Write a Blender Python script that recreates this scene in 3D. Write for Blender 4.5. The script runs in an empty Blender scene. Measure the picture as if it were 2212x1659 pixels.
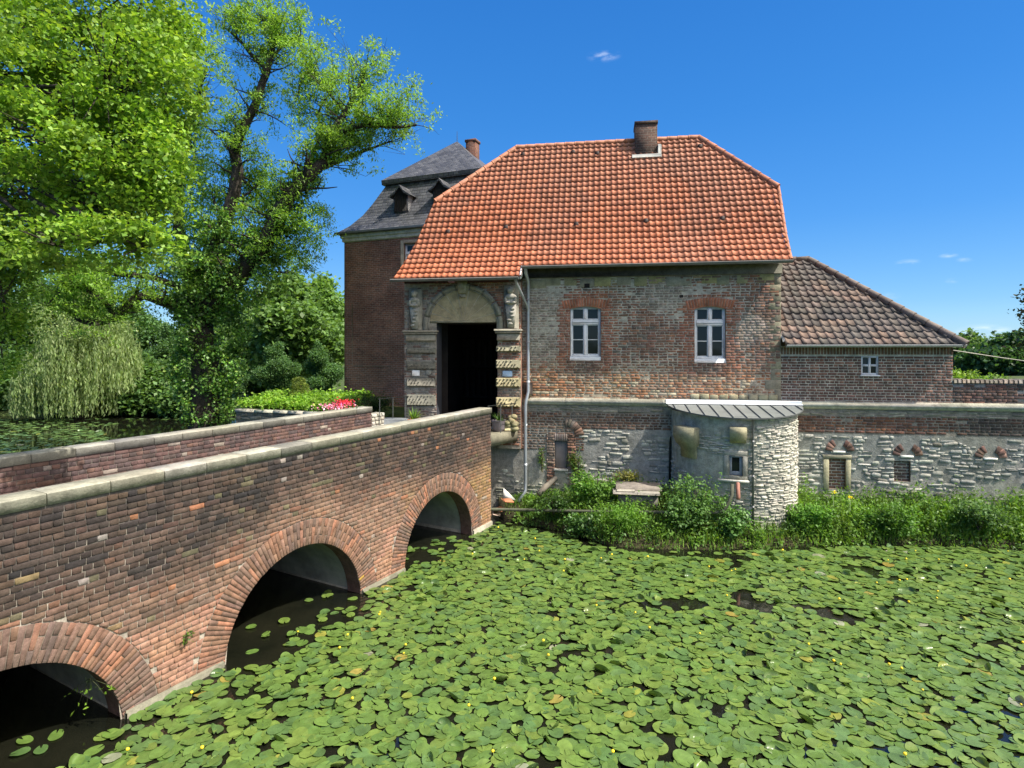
import bpy, bmesh, math, random
import numpy as np
from mathutils import Vector, Matrix, noise

# ------------------------------------------------------------------ scene, camera, light
random.seed(7)
RNG = np.random.default_rng(7)
sc = bpy.context.scene
COL = sc.collection
EYE = 5.0                                   # camera height above the moat's water
cam = bpy.data.objects.new('camera', bpy.data.cameras.new('camera'))
COL.objects.link(cam)
cam.location = (0, 0, EYE)
cam.rotation_euler = (math.radians(90), 0, 0)
cam.data.sensor_width = 36.0
cam.data.lens = 36.0 * 1250 / 2212
cam.data.shift_y = -(829.5 - 755) / 2212
cam.data.clip_start = 0.1
cam.data.clip_end = 6000
sc.camera = cam

SUN_EL, SUN_AZ = math.radians(54), math.atan2(0.9128, -0.4087)   # azimuth from +Y towards +X
SUN_DIR = Vector((math.sin(SUN_AZ) * math.cos(SUN_EL), math.cos(SUN_AZ) * math.cos(SUN_EL), math.sin(SUN_EL)))
sun = bpy.data.objects.new('sun', bpy.data.lights.new('sun', 'SUN'))
COL.objects.link(sun)
sun.data.energy = 3.5
sun.data.angle = math.radians(0.53)
sun.data.color = (1.0, 0.94, 0.84)
sun.rotation_euler = (-SUN_DIR).to_track_quat('-Z', 'Y').to_euler()

world = bpy.data.worlds.new('World')
sc.world = world
world.use_nodes = True
wn = world.node_tree
wn.nodes.clear()
sky = wn.nodes.new('ShaderNodeTexSky')
sky.sky_type = 'NISHITA'
sky.sun_disc = False
sky.sun_elevation = SUN_EL
sky.sun_rotation = SUN_AZ
sky.altitude = 0
sky.air_density = 1.0
sky.dust_density = 0.0
sky.ozone_density = 3.0
hs = wn.nodes.new('ShaderNodeHueSaturation')
hs.inputs['Hue'].default_value = 0.512
hs.inputs['Saturation'].default_value = 1.32
hs.inputs['Value'].default_value = 1.0
wn.links.new(sky.outputs[0], hs.inputs['Color'])
bg = wn.nodes.new('ShaderNodeBackground')
bg.inputs['Strength'].default_value = 0.105
wo = wn.nodes.new('ShaderNodeOutputWorld')
tcn = wn.nodes.new('ShaderNodeTexCoord')
tint = wn.nodes.new('ShaderNodeMixRGB'); tint.blend_type = 'MULTIPLY'; tint.inputs['Fac'].default_value = 1; tint.inputs['Color2'].default_value = (.72, .80, .80, 1)
wn.links.new(hs.outputs['Color'], tint.inputs['Color1'])
last = tint.outputs[0]
# the deep, even blue of a clean summer sky: pull the Nishita colours towards it by height above the horizon
sepw = wn.nodes.new('ShaderNodeSeparateXYZ')
wn.links.new(tcn.outputs['Generated'], sepw.inputs[0])
rmp = wn.nodes.new('ShaderNodeValToRGB')
def lin(r, g, b, k=1 / .228): return tuple((((c / 255 + .055) / 1.055) ** 2.4) * k for c in (r, g, b)) + (1,)
els = rmp.color_ramp.elements
els[0].position = 0.0; els[0].color = lin(150, 205, 250)
els[1].position = 1.0; els[1].color = lin(50, 120, 205)
for pz, cc in ((.07, (112, 184, 250)), (.20, (76, 160, 243)), (.36, (58, 144, 231)), (.55, (48, 129, 218))):
    el_ = els.new(pz); el_.color = lin(*cc)
wn.links.new(sepw.outputs['Z'], rmp.inputs['Fac'])
blend = wn.nodes.new('ShaderNodeMixRGB'); blend.inputs['Fac'].default_value = .72
wn.links.new(last, blend.inputs['Color1']); wn.links.new(rmp.outputs[0], blend.inputs['Color2'])
last = blend.outputs[0]
# thin fair-weather cloud wisps, each at its own direction in the sky
WISPS = [((1305, 121), 0.030, 0.55), ((2125, 716), 0.036, 0.75), ((2050, 552), 0.014, .4), ((2087, 560), 0.014, .3),
         ((1960, 568), 0.020, .35), ((2050, 607), 0.016, .25), ((1915, 640), 0.022, .22)]
nz = wn.nodes.new('ShaderNodeTexNoise')
# wide pale glow added round the sun as fill, to lift the blue shade
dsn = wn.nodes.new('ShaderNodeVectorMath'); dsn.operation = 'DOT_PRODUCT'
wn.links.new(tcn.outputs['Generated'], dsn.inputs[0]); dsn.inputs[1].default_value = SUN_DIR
fill_glow = wn.nodes.new('ShaderNodeMapRange'); fill_glow.interpolation_type = 'SMOOTHSTEP'
fill_glow.inputs['From Min'].default_value = .50; fill_glow.inputs['From Max'].default_value = 1.0
fill_glow.inputs['To Min'].default_value = 0; fill_glow.inputs['To Max'].default_value = 1
wn.links.new(dsn.outputs['Value'], fill_glow.inputs['Value'])
fill_mix = wn.nodes.new('ShaderNodeMixRGB'); fill_mix.blend_type = 'MIX'; fill_mix.inputs['Color2'].default_value = (12.5, 11.2, 9.4, 1)
wn.links.new(fill_glow.outputs[0], fill_mix.inputs['Fac']); wn.links.new(last, fill_mix.inputs['Color1'])
last = fill_mix.outputs[0]
nz.inputs['Scale'].default_value = 34
nz.inputs['Detail'].default_value = 5
mpw = wn.nodes.new('ShaderNodeMapping')
mpw.inputs['Scale'].default_value = (1, 1, 2.6)
wn.links.new(tcn.outputs['Generated'], mpw.inputs['Vector'])
wn.links.new(mpw.outputs[0], nz.inputs['Vector'])
def wmath(op, a, b):
    n = wn.nodes.new('ShaderNodeMath'); n.operation = op
    for i, q in enumerate((a, b)):
        if hasattr(q, 'links'): wn.links.new(q, n.inputs[i])
        else: n.inputs[i].default_value = q
    return n.outputs[0]
tot = None
for (px, py), rad, amt in WISPS:
    d = Vector(((px - 1106) / 1250, 1, (755 - py) / 1250)).normalized()
    sub = wn.nodes.new('ShaderNodeVectorMath'); sub.operation = 'SUBTRACT'
    wn.links.new(tcn.outputs['Generated'], sub.inputs[0]); sub.inputs[1].default_value = d
    mul = wn.nodes.new('ShaderNodeVectorMath'); mul.operation = 'MULTIPLY'
    wn.links.new(sub.outputs[0], mul.inputs[0]); mul.inputs[1].default_value = (1, 1, 3.0)
    ln = wn.nodes.new('ShaderNodeVectorMath'); ln.operation = 'LENGTH'
    wn.links.new(mul.outputs[0], ln.inputs[0])
    mr = wn.nodes.new('ShaderNodeMapRange'); mr.interpolation_type = 'SMOOTHSTEP'
    mr.inputs['From Min'].default_value = rad; mr.inputs['From Max'].default_value = 0
    mr.inputs['To Min'].default_value = 0; mr.inputs['To Max'].default_value = amt
    wn.links.new(ln.outputs['Value'], mr.inputs['Value'])
    tot = mr.outputs[0] if tot is None else wmath('MAXIMUM', tot, mr.outputs[0])
nr = wn.nodes.new('ShaderNodeMapRange'); nr.interpolation_type = 'SMOOTHSTEP'
nr.inputs['From Min'].default_value = .42; nr.inputs['From Max'].default_value = .72
wn.links.new(nz.outputs[0], nr.inputs['Value'])
mask = wmath('MULTIPLY', tot, nr.outputs[0])
mixw = wn.nodes.new('ShaderNodeMixRGB'); mixw.inputs['Color2'].default_value = (5.2, 5.6, 6.2, 1)
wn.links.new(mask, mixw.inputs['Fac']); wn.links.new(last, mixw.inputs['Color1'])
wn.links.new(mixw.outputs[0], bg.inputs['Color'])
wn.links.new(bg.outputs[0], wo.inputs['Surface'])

sc.view_settings.view_transform = 'Standard'
sc.view_settings.look = 'None'
sc.view_settings.exposure = 1.12
sc.view_settings.gamma = 1.0
sc.render.engine = 'CYCLES'
sc.cycles.max_bounces = 5
sc.cycles.diffuse_bounces = 3
sc.cycles.glossy_bounces = 3
sc.cycles.transmission_bounces = 3
sc.cycles.transparent_max_bounces = 6
sc.cycles.caustics_reflective = False
sc.cycles.caustics_refractive = False
sc.cycles.use_adaptive_sampling = True
sc.cycles.use_denoising = True

# ------------------------------------------------------------------ helpers
def P(px, py, Y):
    """the point at depth Y (metres in front of the lens) seen at photo position px, py"""
    return Vector(((px - 1106) / 1250 * Y, Y, EYE + (755 - py) / 1250 * Y))

def tag(o, label=None, cat=None, group=None, kind=None):
    if label: o['label'] = label
    if cat: o['category'] = cat
    if group: o['group'] = group
    if kind: o['kind'] = kind
    return o

def empty(name, loc=(0, 0, 0), rz=0.0, label=None, cat=None, group=None):
    o = bpy.data.objects.new(name, None)
    COL.objects.link(o)
    o.location = loc
    o.rotation_euler = (0, 0, rz)
    o.empty_display_size = .3
    return tag(o, label, cat, group)

def np_mesh(name, verts, faces, mats, parent=None, tone=None, uv=False, smooth=False, loc=None, mi=None, link=True):
    """verts Nx3; faces either an Mx4/Mx3 array or a list of index tuples"""
    me = bpy.data.meshes.new(name)
    verts = np.asarray(verts, dtype=np.float32).reshape(-1, 3)
    if isinstance(faces, np.ndarray):
        m, k = faces.shape
        flat = faces.astype(np.int32).ravel()
        starts = np.arange(0, m * k, k, dtype=np.int32)
    else:
        m = len(faces)
        lens = np.fromiter((len(f) for f in faces), dtype=np.int32, count=m)
        flat = np.fromiter((i for f in faces for i in f), dtype=np.int32, count=int(lens.sum()))
        starts = np.concatenate(([0], np.cumsum(lens)[:-1])).astype(np.int32)
    me.vertices.add(len(verts))
    me.vertices.foreach_set('co', verts.ravel())
    me.loops.add(len(flat))
    me.loops.foreach_set('vertex_index', flat)
    me.polygons.add(m)
    me.polygons.foreach_set('loop_start', starts)
    me.update(calc_edges=True)
    if tone is not None:
        tone = np.asarray(tone, dtype=np.float32).reshape(-1, 3)
        rgba = np.ones((m, 4), dtype=np.float32)
        rgba[:, :3] = tone
        me.attributes.new('tone', 'FLOAT_COLOR', 'FACE').data.foreach_set('color', rgba.ravel())
    if mi is not None:
        me.polygons.foreach_set('material_index', np.asarray(mi, dtype=np.int32))
    if smooth:
        me.polygons.foreach_set('use_smooth', np.ones(m, dtype=bool))
    if uv:
        nrm = np.zeros(m * 3, dtype=np.float32)
        me.polygons.foreach_get('normal', nrm)
        nrm = nrm.reshape(-1, 3)
        tot = np.zeros(m, dtype=np.int32)
        me.polygons.foreach_get('loop_total', tot)
        pn = np.repeat(nrm, tot, axis=0)
        co = verts[flat]
        h = np.stack((-pn[:, 1], pn[:, 0], np.zeros(len(pn))), axis=1)
        ln = np.linalg.norm(h, axis=1)
        flatm = ln < 1e-3
        h[flatm] = (1, 0, 0)
        ln[flatm] = 1
        h /= ln[:, None]
        v = np.cross(pn, h)
        uvs = np.stack((np.sum(co * h, 1), np.sum(co * v, 1)), axis=1).astype(np.float32)
        me.uv_layers.new(name='UVMap').data.foreach_set('uv', uvs.ravel())
    for mt in (mats if isinstance(mats, (list, tuple)) else [mats]):
        me.materials.append(mt)
    o = bpy.data.objects.new(name, me)
    if link: COL.objects.link(o)
    if parent is not None: o.parent = parent
    if loc is not None: o.location = loc
    return o

class MB:
    def __init__(s):
        s.v, s.f, s.t, s.m = [], [], [], []
    def poly(s, pts, tone=(.5, .5, .5), m=0):
        b = len(s.v)
        s.v.extend(tuple(p) for p in pts)
        s.f.append(tuple(range(b, b + len(pts))))
        s.t.append(tone); s.m.append(m)
    def mesh(s, pts, faces, tone=(.5, .5, .5), m=0):
        b = len(s.v)
        s.v.extend(tuple(p) for p in pts)
        for f in faces:
            s.f.append(tuple(b + i for i in f)); s.t.append(tone); s.m.append(m)
    def box(s, x0, x1, y0, y1, z0, z1, tone=(.5, .5, .5), m=0, bev=0.0):
        if bev <= 0:
            p = [(x0, y0, z0), (x1, y0, z0), (x1, y1, z0), (x0, y1, z0), (x0, y0, z1), (x1, y0, z1), (x1, y1, z1), (x0, y1, z1)]
            s.mesh(p, [(0, 3, 2, 1), (4, 5, 6, 7), (0, 1, 5, 4), (1, 2, 6, 5), (2, 3, 7, 6), (3, 0, 4, 7)], tone, m)
            return
        b = bev
        X, Y, Z = (x0, x1), (y0, y1), (z0, z1)
        p, idx = [], {}
        for i in (0, 1):
            for j in (0, 1):
                for k in (0, 1):
                    si, sj, sk = (1, -1)[i], (1, -1)[j], (1, -1)[k]
                    for ax in range(3):
                        q = [X[i] + si * b * (ax != 0), Y[j] + sj * b * (ax != 1), Z[k] + sk * b * (ax != 2)]
                        idx[i, j, k, ax] = len(p); p.append(q)
        F = []
        for ax in range(3):
            for e in (0, 1):
                o1, o2 = [(1, 2), (0, 2), (0, 1)][ax]
                ring = []
                for a_, b_ in ((0, 0), (1, 0), (1, 1), (0, 1)):
                    c = [0, 0, 0]; c[ax] = e; c[o1] = a_; c[o2] = b_
                    ring.append(idx[c[0], c[1], c[2], ax])
                F.append(tuple(ring))
        for ax in range(3):
            o1, o2 = [(1, 2), (0, 2), (0, 1)][ax]
            for a_ in (0, 1):
                for b_ in (0, 1):
                    c0 = [0, 0, 0]; c0[o1] = a_; c0[o2] = b_
                    c1 = list(c0); c1[ax] = 1
                    F.append((idx[(*c0, o1)], idx[(*c1, o1)], idx[(*c1, o2)], idx[(*c0, o2)]))
        for i in (0, 1):
            for j in (0, 1):
                for k in (0, 1):
                    F.append((idx[i, j, k, 0], idx[i, j, k, 1], idx[i, j, k, 2]))
        s.mesh(p, F, tone, m)
    def tube(s, pts, radii, n=8, cap=True, tone=(.5, .5, .5), m=0):
        pts = [Vector(p) for p in pts]
        if not hasattr(radii, '__len__'): radii = [radii] * len(pts)
        rings = []
        ref = Vector((0, 0, 1))
        for i, p in enumerate(pts):
            d = (pts[min(i + 1, len(pts) - 1)] - pts[max(i - 1, 0)]).normalized()
            if abs(d.dot(ref)) > .95: ref = Vector((1, 0, 0)) if abs(d.x) < .8 else Vector((0, 1, 0))
            a = d.cross(ref).normalized(); b = d.cross(a).normalized()
            ref = (-b) if abs(b.z) > .1 else ref
            rings.append([p + (a * math.cos(2 * math.pi * k / n) + b * math.sin(2 * math.pi * k / n)) * radii[i] for k in range(n)])
        base = len(s.v)
        for r in rings: s.v.extend(tuple(q) for q in r)
        for i in range(len(pts) - 1):
            for k in range(n):
                s.f.append((base + i * n + k, base + i * n + (k + 1) % n, base + (i + 1) * n + (k + 1) % n, base + (i + 1) * n + k))
                s.t.append(tone); s.m.append(m)
        if cap:
            s.f.append(tuple(base + k for k in range(n))); s.t.append(tone); s.m.append(m)
            s.f.append(tuple(base + (len(pts) - 1) * n + k for k in range(n))); s.t.append(tone); s.m.append(m)
    def lathe(s, prof, n=16, c=(0, 0), tone=(.5, .5, .5), m=0, a0=0.0, a1=2 * math.pi):
        full = abs(a1 - a0 - 2 * math.pi) < 1e-6
        k = n if full else n + 1
        base = len(s.v)
        for r, z in prof:
            for i in range(k):
                a = a0 + (a1 - a0) * i / n
                s.v.append((c[0] + r * math.cos(a), c[1] + r * math.sin(a), z))
        for j in range(len(prof) - 1):
            for i in range(n):
                i2 = (i + 1) % k if full else i + 1
                s.f.append((base + j * k + i, base + j * k + i2, base + (j + 1) * k + i2, base + (j + 1) * k + i))
                s.t.append(tone); s.m.append(m)
    def build(s, name, mats, parent=None, uv=False, smooth=False, loc=None):
        return np_mesh(name, np.array(s.v, dtype=np.float32).reshape(-1, 3), s.f, mats, parent, tone=np.array(s.t), uv=uv, smooth=smooth, loc=loc, mi=s.m)

def copy_tree(o, parent=None):
    c = o.copy()
    COL.objects.link(c)
    if parent is not None: c.parent = parent
    for ch in o.children: copy_tree(ch, c)
    return c

def vn(x, y, z=0.0):
    return noise.noise(Vector((x, y, z)))

def jit(c, a, r=random):
    k = 1 + r.uniform(-a, a)
    return (max(0, c[0] * k * (1 + r.uniform(-a, a) * .3)), max(0, c[1] * k), max(0, c[2] * k * (1 + r.uniform(-a, a) * .3)))

def lerp3(a, b, f):
    return tuple(a[i] + (b[i] - a[i]) * f for i in range(3))

def sstep(a, b, x):
    t = min(1, max(0, (x - a) / (b - a)))
    return t * t * (3 - 2 * t)

# ------------------------------------------------------------------ materials
class NT:
    def __init__(s, name):
        s.mat = bpy.data.materials.new(name)
        s.mat.use_nodes = True
        s.nt = s.mat.node_tree
        s.nt.nodes.clear()
        s.out = s.nt.nodes.new('ShaderNodeOutputMaterial')
    def n(s, typ, props=None, **inp):
        node = s.nt.nodes.new('ShaderNode' + typ)
        for k, v in (props or {}).items(): setattr(node, k, v)
        for k, v in inp.items():
            key = k.replace('_', ' ')
            key = int(key[1:]) if key[0] == 'i' and key[1:].isdigit() else key
            sock = node.inputs[key]
            if hasattr(v, 'links') and hasattr(v, 'node'): s.nt.links.new(v, sock)
            else: sock.default_value = v
        return node
    def math(s, op, a, b=0.5, clamp=False):
        n = s.n('Math', {'operation': op, 'use_clamp': clamp}, i0=a, i1=b)
        return n.outputs[0]
    def mix(s, fac, a, b, typ='MIX'):
        n = s.n('MixRGB', {'blend_type': typ}, Fac=fac, Color1=a, Color2=b)
        return n.outputs[0]
    def ramp(s, fac, stops):
        n = s.n('ValToRGB', Fac=fac)
        cr = n.color_ramp
        while len(cr.elements) < len(stops): cr.elements.new(.5)
        for e, (p, c) in zip(cr.elements, stops):
            e.position = p; e.color = (*c, 1) if len(c) == 3 else c
        return n.outputs[0]
    def noise(s, scale, detail=4, rough=.6, vec=None, dim='3D'):
        kw = dict(Scale=scale, Detail=detail, Roughness=rough)
        if vec is not None: kw['Vector'] = vec
        return s.n('TexNoise', {'noise_dimensions': dim}, **kw).outputs[0]
    def rng(s, v, a, b, c, d):
        return s.n('MapRange', {'interpolation_type': 'SMOOTHSTEP'}, Value=v, From_Min=a, From_Max=b, To_Min=c, To_Max=d).outputs[0]
    def bump(s, h, strength=.5, dist=.01, normal=None):
        kw = dict(Strength=strength, Distance=dist, Height=h)
        if normal is not None: kw['Normal'] = normal
        return s.n('Bump', **kw).outputs[0]
    def attr(s, name='tone'):
        return s.n('Attribute', {'attribute_name': name}).outputs['Color']
    def obj(s):
        return s.n('TexCoord').outputs['Object']
    def pos(s):
        return s.n('NewGeometry').outputs['Position']
    def uv(s):
        return s.n('TexCoord').outputs['UV']
    def princ(s, color, rough=.7, normal=None, metal=0.0, spec=.5, **kw):
        a = dict(Base_Color=color, Roughness=rough, Metallic=metal)
        a['Specular_IOR_Level'] = spec
        if normal is not None: a['Normal'] = normal
        a.update(kw)
        p = s.n('BsdfPrincipled', **a)
        s.nt.links.new(p.outputs[0], s.out.inputs[0])
        return p
    def surf(s, sock):
        s.nt.links.new(sock, s.out.inputs[0])

def C4(c): return (*c, 1.0)

def m_plain(name, col, rough=.6, metal=0.0, var=.15, scale=6.0, bump=.0, bscale=40.0, spec=.4):
    t = NT(name)
    o = t.obj()
    nn = t.noise(scale, 5, .65, o)
    lo = tuple(c * (1 - var) for c in col); hi = tuple(min(1, c * (1 + var)) for c in col)
    c = t.ramp(nn, [(.3, lo), (.7, hi)])
    nor = None
    if bump > 0: nor = t.bump(t.noise(bscale, 6, .7, o), bump, .01)
    t.princ(c, rough, nor, metal, spec)
    return t.mat

def m_tone(name, rough=.85, var=.35, scale=9.0, bump=.5, bscale=60.0, bdist=.006, spec=.25, stain=None, gain=1.0):
    """colour from the face attribute of each brick / stone / tile, broken up by grain and blotches"""
    t = NT(name)
    o = t.obj()
    col = t.attr()
    n1 = t.noise(scale, 6, .7, o)
    f = t.rng(n1, .25, .75, (1 - var) * gain, (1 + var) * gain)
    n2 = t.noise(scale * 9, 4, .7, o)
    f2 = t.rng(n2, .25, .75, 1 - var * .6, 1 + var * .6)
    k = t.math('MULTIPLY', f, f2)
    col = t.mix(1.0, col, t.n('CombineXYZ', X=k, Y=k, Z=k).outputs[0], 'MULTIPLY')
    if stain:
        sc_, lo, hi, scol, amt = stain
        m = t.rng(t.noise(sc_, 5, .65, o), lo, hi, 0.0, amt)
        col = t.mix(m, col, C4(scol))
    hgt = t.math('ADD', t.noise(bscale, 8, .7, o), t.math('MULTIPLY', t.noise(bscale * .25, 3, .6, o), 1.2))
    t.princ(col, rough, t.bump(hgt, bump, bdist), 0.0, spec)
    return t.mat

def m_leaf(name, trans=.35, rough=.5, var=.25, spec=.35, gain=1.55):
    t = NT(name)
    col = t.attr()
    rnd = t.n('ObjectInfo').outputs['Random']
    k = t.rng(t.noise(1.3, 3, .6, t.pos()), .3, .7, (1 - var) * gain, (1 + var) * gain)
    k = t.math('MULTIPLY', k, t.math('ADD', t.math('MULTIPLY', rnd, .24), .88))
    col = t.mix(1.0, col, t.n('CombineXYZ', X=k, Y=k, Z=k).outputs[0], 'MULTIPLY')
    p = t.n('BsdfPrincipled', Base_Color=col, Roughness=rough)
    p.inputs['Specular IOR Level'].default_value = spec
    tcol = t.mix(1.0, col, (1.25, 1.25, .55, 1), 'MULTIPLY')
    tr = t.n('BsdfTranslucent', Color=tcol)
    ms = t.n('MixShader', Fac=trans)
    t.nt.links.new(p.outputs[0], ms.inputs[1]); t.nt.links.new(tr.outputs[0], ms.inputs[2])
    t.surf(ms.outputs[0])
    return t.mat

M = {}
M['brick'] = m_tone('old_brick', .9, .38, 7, .7, 70, .008, gain=1.0)
M['brick_far'] = m_tone('wall_brick', .9, .4, 5, .6, 60, .008, gain=1.4)
M['stone'] = m_tone('weathered_stone', .85, .3, 5, .6, 50, .008, stain=(2.2, .55, .75, (.12, .12, .075), .5), gain=1.25)
M['rubble'] = m_tone('limewashed_rubble', .9, .32, 6, .9, 45, .014, stain=(1.6, .52, .72, (.10, .105, .09), .55))
M['mortar'] = m_tone('lime_mortar', .95, .3, 4, .6, 60, .006)
M['tile'] = m_tone('clay_roof_tile', .62, .16, 3, .25, 60, .004, .35, stain=(1.2, .62, .85, (.17, .075, .05), .25))
M['tile_old'] = m_tone('weathered_roof_tile', .8, .3, 4, .5, 50, .006, .3, stain=(2.5, .55, .75, (.13, .12, .10), .5), gain=1.2)
M['leaf'] = m_leaf('leaf', .42)
M['leaf_dark'] = m_leaf('leaf_glossy', .22, .42, .25, .4)
M['bark'] = m_tone('bark', .95, .45, 6, .9, 22, .03)
M['iron'] = m_plain('painted_iron', (.035, .04, .04), .5, .6, .3)
M['zinc'] = m_plain('zinc_sheet', (.36, .39, .42), .45, .55, .15, 3)
M['zinc_dark'] = m_plain('weathered_gutter', (.16, .165, .17), .5, .3, .2, 3)
M['white_paint'] = m_plain('white_window_paint', (.62, .66, .70), .5, 0, .12, 8)
M['wood_dark'] = m_plain('dark_oak_boards', (.035, .025, .018), .7, 0, .4, 3, .4, 20)
M['plaster'] = m_plain('grey_render', (.20, .20, .185), .95, 0, .3, 3, .6, 30)
M['soffit'] = m_plain('vault_render', (.36, .36, .30), .95, 0, .35, 2, .6, 18)
M['terracotta'] = m_plain('terracotta', (.42, .20, .11), .8, 0, .2, 8)
M['clay_grey'] = m_plain('glazed_pot', (.20, .17, .19), .5, 0, .2, 8)
M['concrete'] = m_plain('concrete', (.30, .29, .25), .9, 0, .25, 4, .5, 40)
M['pipe_rust'] = m_plain('weathered_pipe', (.20, .15, .10), .8, .1, .35, 8)
M['pipe_moss'] = m_plain('mossy_pipe', (.085, .09, .06), .8, .1, .35, 8)
M['pipe_red'] = m_plain('red_clay_pipe', (.38, .17, .12), .7, 0, .25, 8)
M['log'] = m_plain('grey_log', (.22, .19, .15), .9, 0, .3, 8, .6, 30)
M['sign'] = m_plain('white_enamel', (.72, .74, .76), .4, 0, .06, 8)
M['sign_blue'] = m_plain('blue_enamel', (.35, .5, .68), .4, 0, .06, 8)
M['black'] = m_plain('dark_opening', (.012, .011, .01), .9, 0, .2)
M['passage'] = m_plain('passage_plaster', (.045, .036, .03), .95, 0, .4, 1.5, .4, 12)
M['jamb'] = m_plain('jamb_render', (.050, .053, .066), .9, 0, .2, 2, .4, 25)

def glass(name, col):
    t = NT(name)
    nn = t.bump(t.noise(2.5, 2, .5, t.obj()), .06, .02)
    t.princ(C4(col), .04, nn, 0.0, .32)
    return t.mat
M['glass'] = glass('window_glass', (.012, .016, .018))

def m_brick_tex(name, c1, c2, mortar, stain):
    t = NT(name)
    uv = t.uv()
    w = t.n('TexNoise', Vector=uv, Scale=3.0, Detail=3.0)
    off = t.n('VectorMath', {'operation': 'SCALE'}, i0=w.outputs['Color'])
    off.inputs['Scale'].default_value = .02
    v = t.n('VectorMath', {'operation': 'ADD'}, i0=uv, i1=off.outputs[0]).outputs[0]
    b = t.n('TexBrick', {'offset': .5}, Vector=v, Color1=C4(c1), Color2=C4(c2), Mortar=C4(mortar), Scale=1.0)
    b.inputs['Mortar Size'].default_value = .009
    b.inputs['Mortar Smooth'].default_value = .3
    b.inputs['Bias'].default_value = -.1
    b.inputs['Brick Width'].default_value = .25
    b.inputs['Row Height'].default_value = .083
    col = b.outputs['Color']
    big = t.noise(.55, 5, .65, uv)
    col = t.mix(t.rng(big, .35, .65, 0, .75), col, t.mix(1.0, col, C4(stain), 'MULTIPLY'))
    k = t.rng(t.noise(14, 6, .75, uv), .25, .75, .5, 1.5)
    col = t.mix(1.0, col, t.n('CombineXYZ', X=k, Y=k, Z=k).outputs[0], 'MULTIPLY')
    sp = t.rng(t.noise(30, 3, .7, uv), .66, .74, 0, .6)
    col = t.mix(sp, col, (.32, .27, .22, 1))
    h = t.math('ADD', t.math('MULTIPLY', b.outputs['Fac'], -1.0), t.math('MULTIPLY', t.noise(40, 6, .7, uv), .8))
    t.princ(col, .9, t.bump(h, .8, .012), 0, .2)
    return t.mat
M['tower_brick'] = m_brick_tex('tower_brick', (.31, .145, .10), (.17, .095, .075), (.33, .28, .24), (.45, .40, .42))
M['chimney_brick'] = m_brick_tex('chimney_brick', (.12, .07, .055), (.07, .05, .042), (.16, .14, .12), (.6, .6, .6))
M['chimney_red'] = m_brick_tex('red_chimney_brick', (.17, .075, .052), (.11, .055, .043), (.17, .14, .12), (.7, .7, .7))

def m_slate():
    t = NT('roof_slate')
    uv = t.uv()
    b = t.n('TexBrick', {'offset': .5}, Vector=uv, Color1=(.115, .116, .126, 1), Color2=(.06, .062, .072, 1), Mortar=(.012, .012, .015, 1), Scale=1.0)
    b.inputs['Mortar Size'].default_value = .018
    b.inputs['Mortar Smooth'].default_value = .6
    b.inputs['Brick Width'].default_value = .26
    b.inputs['Row Height'].default_value = .17
    k = t.rng(t.noise(2.2, 6, .7, uv), .25, .75, .65, 1.35)
    col = t.mix(1.0, b.outputs['Color'], t.n('CombineXYZ', X=k, Y=k, Z=k).outputs[0], 'MULTIPLY')
    t.princ(col, .5, t.bump(t.math('MULTIPLY', b.outputs['Fac'], -1.0), .9, .012), 0, .45)
    return t.mat
M['slate'] = m_slate()

def m_water():
    t = NT('moat_water')
    o = t.pos()
    nn = t.bump(t.noise(3.0, 3, .5, o), .035, .05)
    col = t.ramp(t.noise(.7, 4, .6, o), [(.35, (.005, .006, .004)), (.7, (.013, .013, .008))])
    t.princ(col, .035, nn, 0, .5)
    return t.mat
M['water'] = m_water()

def m_ground():
    t = NT('meadow_ground')
    o = t.pos()
    col = t.ramp(t.noise(.8, 6, .7, o), [(.3, (.035, .05, .015)), (.55, (.06, .085, .022)), (.75, (.07, .06, .035))])
    t.princ(col, .95, t.bump(t.noise(6, 6, .7, o), .6, .05), 0, .2)
    return t.mat
M['ground'] = m_ground()

def m_soil():
    t = NT('bank_soil')
    o = t.pos()
    col = t.ramp(t.noise(3, 6, .7, o), [(.3, (.03, .024, .015)), (.55, (.055, .05, .025)), (.75, (.05, .07, .02))])
    t.princ(col, .95, t.bump(t.noise(14, 6, .7, o), .8, .04), 0, .2)
    return t.mat
M['soil'] = m_soil()

def m_paving():
    t = NT('paved_deck')
    o = t.obj()
    b = t.n('TexVoronoi', {'feature': 'DISTANCE_TO_EDGE'}, Vector=o, Scale=7.0)
    e = t.rng(b.outputs[0], .0, .08, 0, 1)
    col = t.mix(e, (.05, .045, .04, 1), t.ramp(t.noise(4, 5, .6, o), [(.3, (.15, .14, .13)), (.7, (.26, .245, .22))]))
    t.princ(col, .9, t.bump(e, .6, .01), 0, .2)
    return t.mat
M['paving'] = m_paving()

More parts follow.
